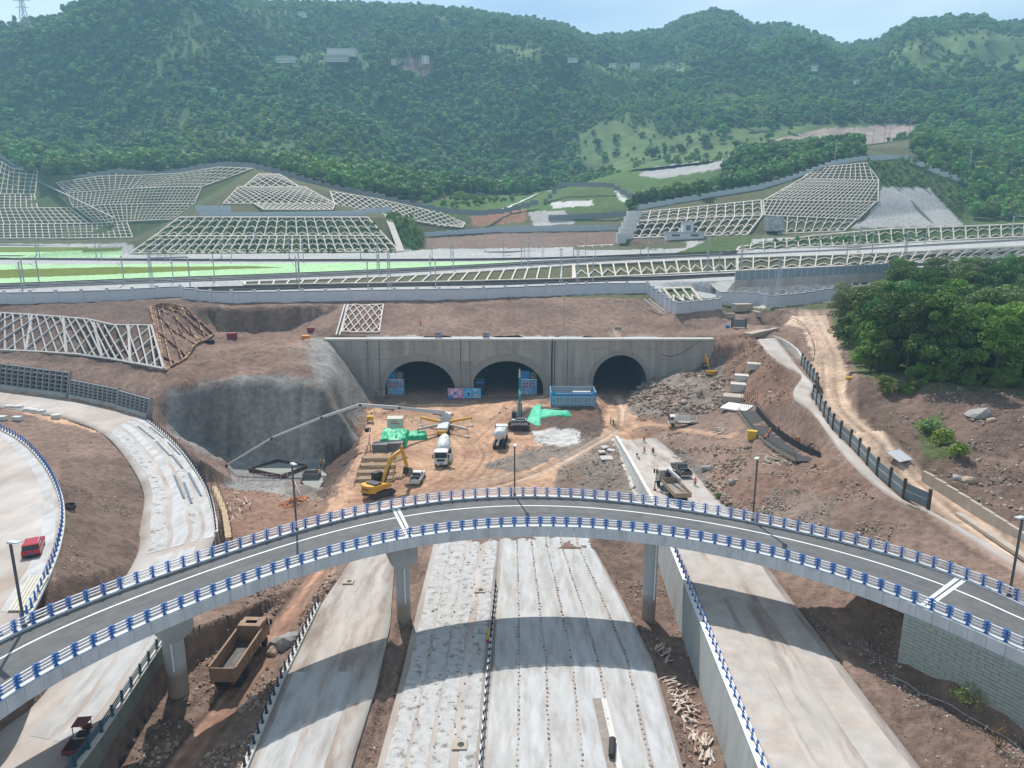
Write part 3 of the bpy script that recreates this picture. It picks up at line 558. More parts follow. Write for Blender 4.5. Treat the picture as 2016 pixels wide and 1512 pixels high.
# ================================================================== OVERPASS BRIDGE
BC = Vector((3.5, 32.6, 0)); ZN, ZF = 11.3, 11.75
nearpx = [(0, 1388), (83, 1336), (167, 1288), (250, 1250), (333, 1211), (417, 1178), (500, 1148), (583, 1120), (667, 1093), (800, 1062), (900, 1048), (1000, 1041), (1100, 1040), (1200, 1045), (1272, 1052), (1362, 1066), (1524, 1101), (1686, 1150), (1787, 1187), (1823, 1204), (1929, 1247), (2016, 1287)]
farpx = [(0, 1261), (83, 1216), (167, 1186), (250, 1155), (333, 1125), (417, 1098), (500, 1070), (583, 1043), (667, 1020), (800, 996), (900, 982), (1000, 977), (1100, 978), (1200, 984), (1300, 994), (1402, 1010), (1524, 1036), (1686, 1073), (1807, 1107), (1888, 1133), (2016, 1190)]
def radfit(pts, z):
    a = []; r_ = []
    for p in pts:
        q = Z(*p, z) - BC; a.append(math.atan2(q.y, q.x)); r_.append(math.hypot(q.x, q.y))
    return np.polynomial.chebyshev.Chebyshev.fit(a, r_, 7, domain=[min(a), max(a)]), min(a), max(a)
cn, an0, an1 = radfit(nearpx, ZN); cf, af0, af1 = radfit(farpx, ZF)
def edge(t, f):
    """point on the deck at angle t, f=0 near edge .. 1 far edge"""
    rn = cn(min(max(t, an0), an1)); rf = cf(min(max(t, af0), af1)); r_ = rn + (rf - rn) * f
    return Vector((BC.x + r_ * math.cos(t), BC.y + r_ * math.sin(t), ZN + (ZF - ZN) * f))
TA, TB = R(-8), R(186)
tt = np.linspace(TA, TB, 220)
bridge = thing('overpass_bridge', 'curved overpass bridge with blue posted railings over the carriageways', 'bridge', (0, 0, 0))
M_asph = mat('asphalt', (.105, .107, .11), .85, var=.22, scale=.7, bump=.006, bscale=40, col2=(.135, .133, .13), c2lo=.4, c2hi=.7, c2scale=.3)
M_white = mat('white_paint', (.78, .78, .77), .6, var=.06, scale=2)
M_panel = mat('white_fascia', (.52, .535, .56), .6, var=.14, scale=.8, col2=(.38, .38, .385), c2lo=.5, c2hi=.75, c2scale=.9, streak=(1, 1, .2))
M_blue = mat('blue_post_paint', (.022, .13, .42), .5, var=.12, scale=4)
M_dblue = mat('dark_post_paint', (.018, .035, .075), .5, var=.12, scale=4)
M_rail = mat('white_rail_tube', (.70, .70, .74), .45, var=.06, scale=3)
M_pier = mat('pier_concrete', (.40, .40, .40), .8, var=.12, scale=.5, bump=.01, bscale=5, col2=(.31, .29, .27), c2lo=.5, c2hi=.75, c2scale=.4)
def strip(pts_fn, ts, quads, name, m, parent, smooth=False):
    V = []; 
    for t in ts: V += [tuple(p) for p in pts_fn(t)]
    k = len(pts_fn(ts[0])); Fs = []
    for i in range(len(ts) - 1):
        for a, b in quads: Fs.append((i * k + a, i * k + b, (i + 1) * k + b, (i + 1) * k + a))
    mb = MB(); mb.add(V, Fs); return mb.build(name, m, parent, smooth=smooth)
W_ = lambda t: (edge(t, 1) - edge(t, 0)).length
def fr(t, d):       # metres from near edge
    return edge(t, d / W_(t))
def girder(t):
    w = W_(t); P = [fr(t, .1), fr(t, w - .1), fr(t, w - .1), fr(t, w * .72), fr(t, w * .28), fr(t, .1)]
    for k, dz in zip(range(6), (-.02, -.02, -.35, -1.55, -1.55, -.35)): P[k] = P[k] + Vector((0, 0, dz))
    return P
strip(girder, tt, [(0, 1), (1, 2), (2, 3), (3, 4), (4, 5), (5, 0)], 'girder', M_pier, bridge)
strip(lambda t: [fr(t, .52) + Vector((0, 0, .02)), fr(t, W_(t) - .52) + Vector((0, 0, .02))], tt, [(0, 1)], 'asphalt_surface', M_asph, bridge)
def kerb(a, b, h):
    def f(t):
        w = W_(t); A = a if a >= 0 else w + a; B = b if b > 0 else w + b
        return [fr(t, A) + Vector((0, 0, -.05)), fr(t, A) + Vector((0, 0, h)), fr(t, B) + Vector((0, 0, h)), fr(t, B) + Vector((0, 0, -.05))]
    return f
strip(kerb(.02, .5, .16), tt, [(0, 1), (1, 2), (2, 3)], 'kerb', M_panel, bridge); strip(kerb(-.5, -.02, .16), tt, [(0, 1), (1, 2), (2, 3)], 'kerb', M_panel, bridge)
strip(lambda t: [fr(t, W_(t) * .655), fr(t, W_(t) * .655 + .16)], [*tt], [(0, 1)], 'lane_line', M_white, bridge).location.z = .03
for d_ in (1.6, 3.3, 5.3, 6.9): strip(lambda t, d_=d_: [fr(t, d_) + Vector((0, 0, .026)), fr(t, d_ + .45) + Vector((0, 0, .026))], tt, [(0, 1)], 'tyre_wear', mat('worn_asphalt', (.118, .118, .118), .8, var=.2, scale=.4, col2=(.10, .10, .102), c2lo=.4, c2hi=.6, c2scale=.12), bridge)
# fascia panels one by one
S_ = [0]
for a, b in zip(tt, tt[1:]): S_.append(S_[-1] + (edge(b, 0) - edge(a, 0)).length)
def t_at(s): return float(np.interp(s, S_, tt))
vis0, vis1 = R(14), R(172)
def panel_run(f, outs, s0, s1, name):
    s = s0
    while s < s1:
        a, b = t_at(s + .01), t_at(s + 1.38); o_ = Vector((0, 0, 0)); pa, pb = edge(a, f), edge(b, f); nrm = Vector((math.cos((a + b) / 2), math.sin((a + b) / 2), 0)) * outs
        mb = MB(); top, bot = .14, -1.0
        q = [pa + nrm * .02, pb + nrm * .02, pb + nrm * .1, pa + nrm * .1]
        mb.add([p + Vector((0, 0, z)) for z in (bot, top) for p in q], [(0, 1, 2, 3), (7, 6, 5, 4), (0, 4, 5, 1), (1, 5, 6, 2), (2, 6, 7, 3), (3, 7, 4, 0)])
        mb.build(name, M_panel, bridge); s += 1.4
panel_run(0, -1, float(np.interp(vis0, tt, S_)), float(np.interp(vis1, tt, S_)), 'fascia_panel')
strip(lambda t: [edge(t, 1) + Vector((math.cos(t) * .1, math.sin(t) * .1, .14)), edge(t, 1) + Vector((math.cos(t) * .1, math.sin(t) * .1, -1.0))], tt, [(0, 1)], 'outer_fascia', M_panel, bridge)
# railings: blue posts with sleeves, three white tubes
def post_mesh(m, name, h=1.0, arms=(.38, .65, .92), aw=.56):
    mb = MB(); mb.box((0, 0, .03), (.3, .26, .06)); mb.box((0, 0, h / 2), (.15, .2, h), taper=.75); mb.box((0, 0, h + .02), (.22, .2, .05))
    for z in arms: mb.box((0, .04, z), (aw, .15, .12))
    return mb.mesh(name, m, bevel=.01)
PM = post_mesh(M_blue, 'post')
def bridge_rail(f, d):
    rl = MB(); 
    for z in (.54, .81, 1.08):
        for a, b in zip(tt, tt[1:]):
            if b < R(0) or a > R(180): continue
            pa, pb = fr(a, d if d > 0 else W_(a) + d), fr(b, d if d > 0 else W_(b) + d); rl.beam(pa + Vector((0, 0, z)), pb + Vector((0, 0, z)), .09, .1)
    ro = rl.build('railing', M_rail, bridge)
    s = float(np.interp(R(6), tt, S_)); e_ = float(np.interp(R(178), tt, S_)); k = 0
    step = 1.42 * (1 if d > 0 else 1.0)
    while s < e_:
        t = t_at(s); p = fr(t, d if d > 0 else W_(t) + d); inst('post', PM, ro, Matrix.Translation(p + Vector((0, 0, .16))) @ Matrix.Rotation(t + math.pi / 2 + (0 if d > 0 else math.pi), 4, 'Z')); s += step if d > 0 else step * .84
    return ro
bridge_rail(0, .26); bridge_rail(1, -.26)
# expansion joints
def ang_of(px, py): q = Z(px, py, 11.5) - BC; return math.atan2(q.y, q.x)
for px, py in ((790, 1025), (1868, 1160)):
    t0 = ang_of(px, py); mb = MB()
    for o_ in (-.42, .06):
        da, db = o_ / 43, (o_ + .36) / 43; A = [fr(t0 + x, .5 + k * (W_(t0) - 1.0) / 8) + Vector((0, 0, .045)) for x in (da, db) for k in range(9)]
        mb.add(A, [(k, k + 1, k + 10, k + 9) for k in range(8)])
    mb.build('expansion_joint', mat('joint_concrete', (.55, .55, .54), .8, var=.1, scale=2), bridge)
    g = MB(); g.beam(fr(t0, .3) + Vector((0, 0, .03)), fr(t0, W_(t0) - .3) + Vector((0, 0, .03)), .1, .06); g.build('joint_gap', mat('rubber_black', (.02, .02, .02), .7, var=.1), bridge)
# lighter patch of newer asphalt past the right pier
t0, t1 = ang_of(1640, 1110), ang_of(1600, 1100); 
# piers
def pier(px, py, z, r_, cap, dp=0):
    p = Z(px, py, z); t = math.atan2(p.y - BC.y, p.x - BC.x); top = ZN - 1.5
    mb = MB(); mb.cyl((p.x, p.y, z - 1.5), (p.x, p.y, top - (1.5 if cap else 0)), r_, r_, 28, False); po = mb.build('pier', M_pierc, bridge, smooth=True)
    if cap:
        c = MB(); M = Matrix.Rotation(t, 4, 'Z')
        V = []
        for zz, w, h in ((top - 2.6 - dp, 1.1, 1.1), (top - 1.7 - dp, 2.5, 1.4), (top - .05, 2.5, 1.4)):
            V += [Vector((p.x, p.y, zz)) + M @ Vector((x * h, y * w, 0)) / 1 for x, y in ((-1, -.6), (1, -.6), (1, .6), (-1, .6))]
        fs = [(3, 2, 1, 0), (8, 9, 10, 11)]
        for k in (0, 4): fs += [(k + i, k + (i + 1) % 4, k + 4 + (i + 1) % 4, k + 4 + i) for i in range(4)]
        c.add(V, fs); c.build('pier_cap', M_pier, po, bevel=.04)
    d = MB(); q = Vector((p.x, p.y, 0)) + Vector((.35, -r_ - .12, 0)); d.cyl((q.x, q.y, top + .6), (q.x, q.y, z + 3.0), .09, .09, 8); d.build('drainpipe', M_rail, po)
M_pierc = bpy.data.materials.new('pier_with_mud_line'); M_pierc.use_nodes = True
def _pc():
    T = M_pierc.node_tree; N = T.nodes; L = T.links; b = N['Principled BSDF']; b.inputs['Roughness'].default_value = .8
    g = N.new('ShaderNodeNewGeometry'); sx = N.new('ShaderNodeSeparateXYZ'); L.new(g.outputs['Position'], sx.inputs[0]); n = N.new('ShaderNodeTexNoise'); n.inputs['Scale'].default_value = 1.2; L.new(g.outputs['Position'], n.inputs['Vector'])
    a = N.new('ShaderNodeMath'); a.operation = 'MULTIPLY_ADD'; a.inputs[1].default_value = 1.4; L.new(n.outputs['Fac'], a.inputs[0]); L.new(sx.outputs['Z'], a.inputs[2])
    r_ = N.new('ShaderNodeValToRGB'); e = r_.color_ramp.elements; e[0].position = .24; e[0].color = (.27, .215, .18, 1); e[1].position = .36; e[1].color = (.40, .41, .42, 1)
    s_ = N.new('ShaderNodeMath'); s_.operation = 'DIVIDE'; s_.inputs[1].default_value = 10; L.new(a.outputs[0], s_.inputs[0]); L.new(s_.outputs[0], r_.inputs['Fac']); L.new(r_.outputs[0], b.inputs['Base Color'])
_pc()
pier(352, 1362, -.4, .95, True, 1.7); pier(796, 1226, -.7, .78, True, .7); pier(1276, 1220, -.7, .78, False)
# lamps on the outer kerb
M_lamp = mat('lamp_grey', (.10, .10, .11), .5, metal=.3, var=.08); M_lhead = mat('lamp_head_grey', (.55, .57, .58), .4, var=.05)
def lamp(px, py, h, lab):
    t = ang_of(px, py); p = fr(t, W_(t) - .12) + Vector((0, 0, .1)); o = thing('street_lamp', lab, 'street lamp', p, t + math.pi, 'street lamps along the overpass')
    MB().box((0, 0, h / 2), (.17, .17, h)).box((0, 0, .12), (.34, .34, .24)).build('pole', M_lamp, o, bevel=.01)
    hd = MB(); hd.prism([(-.1, h - .05), (1.15, h + .22), (1.15, h + .30), (-.1, h + .16)], -.2, .2); hd.build('lamp_head', M_lhead, o)
lamp(38, 1238, 7.4, 'grey street lamp at the overpass end by the loop road'); lamp(578, 1042, 7.4, 'grey street lamp on the overpass in front of the pit')
lamp(1012, 975, 6.3, 'grey street lamp on the overpass in front of the middle tunnel'); lamp(1484, 1026, 7.2, 'grey street lamp on the overpass by the rubble slope'); lamp(1992, 1178, 7.4, 'grey street lamp on the overpass above the block wall')
# abutment block wall
M_block = mat('green_grey_block', (.30, .33, .30), .85, var=.14, scale=2.5, bump=.02, bscale=6)
M_ltg = mat('dusty_pipe', (.42, .41, .40), .7)
bw = thing('block_wall', 'green grey concrete block wall carrying the overpass end', 'wall', (0, 0, 0))
bk = {}
sA = float(np.interp(ang_of(1787, 1187) , tt, S_)); 
arc = []
t = ang_of(1782, 1185)
while t > R(2): arc.append(edge(t, 0) + Vector((-math.cos(t) * .1, -math.sin(t) * .1, 0))); t -= .55 / 39
core = MB()
for a, b in zip(arc, arc[1:]):
    n_ = Vector((b.y - a.y, a.x - b.x, 0)).normalized()
    if n_.dot(a - BC) < 0: n_ = -n_
    i_ = .16; core.add([a + n_ * i_ + Vector((0, 0, z)) for z in (-7.6, -.95)] + [b + n_ * i_ + Vector((0, 0, z)) for z in (-.95, -7.6)], [(0, 1, 2, 3)])
core.add([arc[0] + Vector((.1, .1, z)) for z in (-7.6, -.95)] + [arc[0] + Vector((math.cos(R(38)) * 7.5, math.sin(R(38)) * 7.5, z)) for z in (-.95, -7.6)], [(0, 1, 2, 3)])
core.build('backing', mat('wall_mortar', (.22, .24, .22), .9, var=.1), bw)
unit = MB().box((0, 0, 0), (1, 1, 1)).mesh('block', M_block)
row = 0; z = ZN - 1.12
while z > 3.6:
    k = -(row % 2)
    while k + 2 < len(arc):
        a, b = arc[max(k, 0)], arc[k + 2]; d_ = b - a; L_ = d_.length - .035; c = (a + b) / 2
        if c.x < 42: inst('block', unit, bw, Matrix.Translation((c.x, c.y, z + random.uniform(-.004, .004))) @ Matrix.Rotation(math.atan2(d_.y, d_.x), 4, 'Z') @ Matrix.Diagonal((L_, .24 + random.uniform(-.02, .02), .30, 1)))
        k += 2
    z -= .335; row += 1
MB().tube([Vector((q.x - .9, q.y - .4, ground(q.x - .9, q.y - .4) + .08)) for q in arc[:30]], .04, 6).build('drain_pipe', M_ltg, bw)
# ================================================================== RETAINING WALLS AND POSTED KERBS ALONG THE ROADS
def wall_line(name, label, base, top, m, thick=.35, coping=.12, seg=4.0, copm=None):
    t = thing(name, label, 'wall'); 
    B, T_ = arcs(base, 200), arcs(top, 200); n = int(sum((a - b).length for a, b in zip(map(Vector, T_), map(Vector, T_[1:]))) / seg); idx = np.linspace(0, 199, n + 1).astype(int)
    cap = MB()
    for a, b in zip(idx, idx[1:]):
        p0, p1, q0, q1 = Vector(B[a]), Vector(B[b]), Vector(T_[a]), Vector(T_[b]); d_ = (q1 - q0).normalized(); nr_ = Vector((-d_.y, d_.x, 0)) * thick; g = d_ * .012
        mb = MB(); P = [p0 + g, p1 - g, q1 - g, q0 + g]; mb.add([p for p in P] + [q - nr_ for q in P] , [(0, 1, 2, 3), (7, 6, 5, 4), (0, 4, 5, 1), (1, 5, 6, 2), (2, 6, 7, 3), (3, 7, 4, 0)]); mb.build('wall_panel', m, t)
        cap.beam(q0 - nr_ * .5 + Vector((0, 0, coping / 2)), q1 - nr_ * .5 + Vector((0, 0, coping / 2)), thick + .12, coping)
    cap.build('coping', copm or M_conc, t); return t
def taper_post(m, name='post'):
    mb = MB(); mb.box((0, 0, .025), (.30, .30, .05)); mb.box((0, 0, .38), (.24, .2, .66), taper=.62); mb.box((0, 0, .78), (.15, .13, .16)); mb.box((0, 0, .88), (.19, .16, .06)); return mb.mesh(name, m, bevel=.01)
PB, PD = taper_post(M_blue), taper_post(M_dblue)
def posts(name, label, line, step, pm, rails=None, railz=(.45, .75), lift=.12, kerbm=None, kw=.4, rm=None, cat='railing'):
    t = thing(name, label, cat); A = arcs(line, 400); L_ = np.r_[0, np.cumsum(np.linalg.norm(np.diff(A, axis=0), axis=1))]; n = int(L_[-1] / step)
    P = [Vector([np.interp(s, L_, A[:, k]) for k in range(3)]) for s in np.arange(n + 1) * step]
    for i, p in enumerate(P):
        q = P[min(i + 1, n)] - P[max(i - 1, 0)]; inst('post', pm, t, Matrix.Translation(p + Vector((0, 0, lift))) @ Matrix.Rotation(math.atan2(q.y, q.x), 4, 'Z'))
    if kerbm:
        kb = MB()
        for a, b in zip(P, P[1:]): kb.beam(a + Vector((0, 0, lift / 2 - .06)), b + Vector((0, 0, lift / 2 - .06)), kw, lift + .12)
        kb.build('kerb', kerbm, t)
    if rails:
        r0, r1 = rails; rb_ = MB(); Q = P[int(r0 * n):int(r1 * n) + 1]
        for z in railz:
            for a, b in zip(Q, Q[1:]): rb_.beam(a + Vector((0, 0, lift + z)), b + Vector((0, 0, lift + z)), .08, .08)
        rb_.build('rail', rm or M_rail, t)
    return t
M_wallc = mat('retaining_concrete', (.36, .37, .36), .85, var=.15, scale=.6, bump=.02, bscale=4, col2=(.27, .26, .24), c2lo=.5, c2hi=.75, c2scale=.35, streak=(1, 1, .3))
M_walld = mat('mossy_dark_concrete', (.15, .155, .13), .9, var=.2, scale=.8, bump=.02, bscale=4, streak=(1, 1, .3))
wall_line('retaining_wall', 'tall grey retaining wall holding the side road above the debris ditch', [q for q in M4B], [q for q in M4L], M_wallc, copm=M_white)
posts('posted_parapet', 'blue tapered posts with white rails on the side road wall', [q for q in M4L if q.y < 97], 1.28, PB, (.35, 1.0), (.4, .68), .14)
posts('median_posts', 'row of dark blue tapered posts down the median between carriageways', [Vector((x, y, .05)) for x, y in ((byY(MED, y)[0], y) for y in np.linspace(79.5, 44, 12))], 1.2, PD, (.35, 1), (.62,), .22, M_conc, .34)
posts('kerb_posts', 'row of black tapered posts on white kerb blocks by the slip road', off([q for q in M1L if q.y < 80], -.3, 0, None, .1), 1.28, PD, None, lift=.2, kerbm=M_conc, kw=.55)
lo = L1R[9:]; wall_line('ramp_wall', 'dark mossy retaining wall below the ramp beside the dirt track', off(lo, .35, 0, -.8), off(lo, .2, 0, None, .1), M_walld)
M_rg = mat('teal_rail_paint', (.03, .10, .13), .5, var=.1)
posts('ramp_railing', 'dark teal three bar railing on the ramp wall under the bridge', off(lo, 0, 0, None, .1), 1.85, post_mesh(mat('teal_post_paint', (.03, .09, .13), .5, var=.1), 'post', .95, (.35, .6, .85), .2), (0, 1), (.35, .6, .85), .12, None, rm=M_rg)
up = smoothpath(L1R[4:9]); wall_line('ramp_edge_wall', 'pale concrete edge wall of the curved ramp above the pit', off(up, .4, 0, None, -3.0), off(up, .25, 0, None, .15), M_wallc)
posts('ramp_posts', 'row of black tapered posts around the curved ramp edge', off(up, .05, 0, None, .12), 1.25, PD, None, lift=.12)
posts('loop_posts', 'row of blue tapered posts around the loop road with the red car', off(smoothpath(L0R), .1, 0, None, .02), 1.5, PB, None, lift=.14, kerbm=M_conc, kw=.5)
# ================================================================== TUNNEL PORTAL
M_portal = mat('weathered_portal_concrete', (.37, .34, .31), .88, var=.2, scale=.6, bump=.02, bscale=3, col2=(.25, .22, .195), c2lo=.48, c2hi=.72, c2scale=.4, streak=(1, 1, .12))
M_ring = mat('arch_ring_concrete', (.29, .27, .25), .88, var=.2, scale=.6, col2=(.13, .11, .095), c2lo=.55, c2hi=.75, c2scale=.3, streak=(1, 1, .35))
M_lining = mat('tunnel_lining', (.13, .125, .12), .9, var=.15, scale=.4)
M_cop = mat('pale_coping', (.55, .53, .50), .8, var=.12, scale=1)
ARCH = [(-23.6, 9.0, 1.5, 7.8), (-1.2, 9.3, 1.5, 7.8), (27.6, 6.9, 3.4, 7.4)]      # centre x, half width, spring height, rise
PYW = 177.3
def az(x):
    for c, a, s, b in ARCH:
        if abs(x - c) < a: return s + b * math.sqrt(1 - ((x - c) / a) ** 2)
    return None
portal = thing('tunnel_portal', 'grey concrete portal wall with three tunnel mouths', 'tunnel portal', (0, PYW, 0))
xs = sorted(set([round(x, 3) for x in np.arange(-47.5, 51.01, .5)] + [c + s_ * a * math.sin(k / 24 * math.pi / 2) for c, a, _, _ in ARCH for k in range(25) for s_ in (-1, 1)]))
seams = [-47.5, -36.5, -13, 10.2, 51.01]
for sa, sb in zip(seams, seams[1:]):
    mb = MB(); q = [x for x in xs if sa <= x <= sb]; q = [sa] + [x for x in q if x > sa + .02 and x < sb - .02] + [sb - .03]
    for a, b in zip(q, q[1:]):
        mid = (a + b) / 2; arch = az(mid)
        za, zb = (-.8, -.8) if arch is None else [next((s + h * math.sqrt(max(0, 1 - min(1, abs(x - c) / w) ** 2)) for c, w, s, h in ARCH if abs(mid - c) < w), 0) for x in (a, b)]
        mb.add([(a, 0, za), (b, 0, zb), (b, 0, 14.6), (a, 0, 14.6)], [(0, 1, 2, 3)])
    mb.build('wall_panel', M_portal, portal)
for sa, sb in zip(seams, seams[1:]):
    MB().box(((sa + sb) / 2, .55, 14.85), (sb - sa - .05, 1.7, .5)).build('coping', M_cop, portal, bevel=.04)
for c, a, s, b in ARCH:
    mb = MB(); n = 40; th = [math.pi * k / n for k in range(n + 1)]; wring = 1.9 if a > 8 else 1.3
    P = []
    for t in th:
        o1 = Vector((math.cos(t) * a, math.sin(t) * b)); n1 = Vector((math.cos(t) / a, math.sin(t) / b)).normalized(); o2 = o1 + n1 * wring
        P += [(c + o1.x, -.08, s + o1.y), (c + o2.x, -.08, s + o2.y), (c + o2.x, .0, s + o2.y), (c + o1.x, .1, s + o1.y)]
    fs = []
    for k in range(n):
        i = k * 4; fs += [(i, i + 1, i + 5, i + 4), (i + 1, i + 2, i + 6, i + 5), (i + 3, i, i + 4, i + 7)]
    mb.add(P, fs); mb.build('arch_ring', M_ring, portal)
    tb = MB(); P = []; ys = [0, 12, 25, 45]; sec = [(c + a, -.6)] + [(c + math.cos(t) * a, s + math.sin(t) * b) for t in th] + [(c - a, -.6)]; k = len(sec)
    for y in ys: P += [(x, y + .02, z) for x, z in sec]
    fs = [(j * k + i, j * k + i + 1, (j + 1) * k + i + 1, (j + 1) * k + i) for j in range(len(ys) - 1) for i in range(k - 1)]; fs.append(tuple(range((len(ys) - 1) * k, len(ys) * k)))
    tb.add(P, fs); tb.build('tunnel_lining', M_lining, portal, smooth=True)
    MB().add([(c - a - .3, -1, .06), (c + a + .3, -1, .06), (c + a + .3, 45, .1), (c - a - .3, 45, .1)], [(0, 1, 2, 3)]).build('tunnel_floor', mat('tunnel_mud', (.25, .16, .115), .95, var=.3, scale=.7, bump=.05, bscale=2), portal)
sm = MB()
for z in (4.6, 9.6, 12.4):
    for x0 in np.arange(-46, 50, 6):
        if az(x0 + 1) is None or z > 11.3: sm.box((x0 + 2.2, -.004, z + random.uniform(-.05, .05)), (random.uniform(1.5, 5.5), .03, .05))
tag(sm.build('form_seams', mat('seam_dark', (.12, .11, .10), .9), portal), kind='stuff')
M_cable = mat('black_cable', (.03, .03, .03), .6, var=.1)
for x, w in ((-36.5, .10), (-33.6, .12), (-13, .10), (-10.6, .10), (10.2, .34), (10.9, .14), (14.0, .08)):
    MB().tube([(x, -.12, 14.6), (x + .25 * (w < .1) - .1, -.12, 9), (x, -.12, .2)], w / 2, 5).build('cable', M_cable, portal)
MB().tube([(38, -.1, 11), (40, -.1, 10.4), (43, -.1, 11.3), (46, -.1, 13.5), (48, -.1, 14.7)], .06, 5).build('cable', M_cable, portal)
MB().box((-12.1, -.1, 5.2), (4.6, .06, 8)).build('stained_infill', M_ring, portal)
# ventilation cabinets with fans just inside the mouths, the poster fence between them
M_cab = mat('blue_cabinet', (.03, .23, .55), .5, var=.1, scale=2); M_cab2 = mat('blue_print', (.12, .36, .60), .6, var=.25, scale=3, col2=(.45, .55, .62), c2lo=.5, c2hi=.6, c2scale=2)
M_grey = mat('dark_grey_steel', (.05, .05, .055), .5, metal=.3, var=.15); M_steel = mat('pale_steel', (.42, .44, .46), .45, metal=.4, var=.12)
M_red = mat('red_lettering', (.55, .04, .05), .6, var=.05)
def fan_cab(x, lab):
    t = thing('fan_cabinet', lab, 'fan cabinet', (x, PYW + 3.0, .06), 0, 'fan cabinets in the tunnel mouths')
    MB().box((0, 0, 2.0), (4.2, 2.2, 4.0)).build('printed_base', M_cab2, t, bevel=.04)
    MB().box((-1.0, 0, 5.1), (2.2, 2.2, 2.2)).build('upper_cabinet', M_cab, t, bevel=.04)
    f = MB().box((1.1, 0, 5.1), (2.0, 2.0, 2.2)); fo = f.build('fan_housing', M_grey, t, bevel=.05)
    MB().lathe([(0, .88), (.15, .95), (.3, .88), (.3, .7), (.1, .7)], (1.1, -1.3, 5.1), (0, 1, 0), 20).build('fan_ring', mat('fan_rim', (.16, .16, .15), .5), fo)
    b = MB()
    for k in range(6):
        a = k * math.pi / 3; b.beam((1.1, -1.2, 5.1), (1.1 + math.cos(a) * .7, -1.2, 5.1 + math.sin(a) * .7), .22, .05)
    b.build('fan_blade', M_grey, fo)
    rz = MB()
    for r_ in range(2):
        for k in range(4): rz.box((-1.3 + k * .85, -1.115, 2.9 - r_ * .8), (.5, .03, .5))
    rz.build('lettering', M_red, t)
    MB().box((0, -1.12, 4.0), (4.2, .04, .18)).build('trim', M_white, t)
    return t
fan_cab(-30.2, 'blue fan cabinet with red lettering inside the left tunnel mouth'); fan_cab(4.4, 'blue fan cabinet with red lettering inside the middle tunnel mouth')
t = thing('site_cabinet', 'dark blue grey cabinet inside the middle mouth by the pillar', 'cabinet', (-8.4, PYW + 2.5, .06)); MB().box((0, 0, 2.2), (2.6, 1.6, 4.4)).build('body', mat('dark_blue_panel', (.02, .05, .09), .5, var=.2), t, bevel=.04); MB().box((0, -.82, 3.2), (2.5, .04, .3)).build('trim', M_cab, t)
bn = thing('poster_fence', 'pink and blue poster fence in front of the pillar between tunnels', 'poster fence', (-12.0, PYW - 2.6, 0))
MB().box((-2.3, 0, 1.5), (3.9, .12, 2.6)).build('pink_poster', mat('pink_print', (.55, .30, .50), .6, var=.1, col2=(.70, .62, .70), c2lo=.55, c2hi=.7, c2scale=.8), bn)
MB().box((1.9, 0, 1.5), (4.4, .12, 2.6)).build('blue_poster', mat('skyblue_print', (.06, .38, .72), .6, var=.12, col2=(.45, .68, .82), c2lo=.45, c2hi=.7, c2scale=.6), bn)
k_ = MB()
for x in (-4.2, -.3, 4.1): k_.box((x, .1, 1.3), (.1, .1, 3.0))
k_.build('post', M_steel, bn)
w_ = MB(); w_.box((-2.2, -.075, 2.3), (1.0, .03, .3)).box((-2.2, -.075, .75), (1.0, .03, .3)).box((-3.2, -.075, 1.7), (.5, .03, 1.0)).box((-1.2, -.075, 1.6), (.45, .03, 1.1)); w_.build('pale_shapes', mat('pale_print', (.72, .72, .74), .6, var=.1), bn)
MB().box((-2.3, -.08, 1.5), (.55, .03, .6)).box((-3.6, -.08, .45), (1.2, .03, .8)).build('blue_shapes', M_cab, bn)
f_ = MB(); f_.lathe([(0, .32), (.04, .32)], (2.6, -.1, 2.1), (0, 1, 0), 14); f_.prism([(2.0, .25), (3.4, .25), (3.2, 1.5), (2.4, 1.7)], -.1, -.07); f_.build('worker_print', mat('grey_print', (.40, .47, .55), .6, var=.15), bn)
MB().box((2.6, -.13, 2.38), (.85, .03, .22)).build('helmet_print', M_white, bn); MB().box((1.0, -.1, 1.3), (.55, .03, .8)).build('face_print', mat('dark_print', (.06, .06, .08), .6), bn)
def text(name, s, size, m, parent, loc, rot=(math.pi / 2, 0, 0), ext=.01, align='CENTER'):
    cu = bpy.data.curves.new(name, 'FONT'); cu.body = s; cu.size = size; cu.extrude = ext; cu.align_x = align; cu.align_y = 'CENTER'
    o = bpy.data.objects.new(name, cu); COL.objects.link(o); dg = bpy.context.evaluated_depsgraph_get(); me = bpy.data.meshes.new_from_object(o.evaluated_get(dg)); bpy.data.objects.remove(o); bpy.data.curves.remove(cu)
    me.name = name; me.materials.clear(); me.materials.append(m); o = link(name, me, parent); o.location = loc; o.rotation_euler = rot; return o
M_navy = mat('navy_sign', (.012, .035, .16), .5, var=.08)
for px, s, nm in ((863, '左洞', 'left'), (957, '右洞', 'right')):
    x = D(px, 660, 178).x; t = thing('tunnel_sign', 'small navy sign reading %s above the %s tunnel' % (s, {'left': 'left', 'right': 'middle'}[nm]), 'sign', (x, 178, 15.1)); MB().box((0, 0, .65), (1.7, .08, 1.15)).build('plate', M_navy, t); MB().box((-.6, .06, .1), (.08, .08, .3)).box((.6, .06, .1), (.08, .08, .3)).build('foot', M_steel, t); text('lettering', s, .75, M_white, t, (0, -.06, .65))
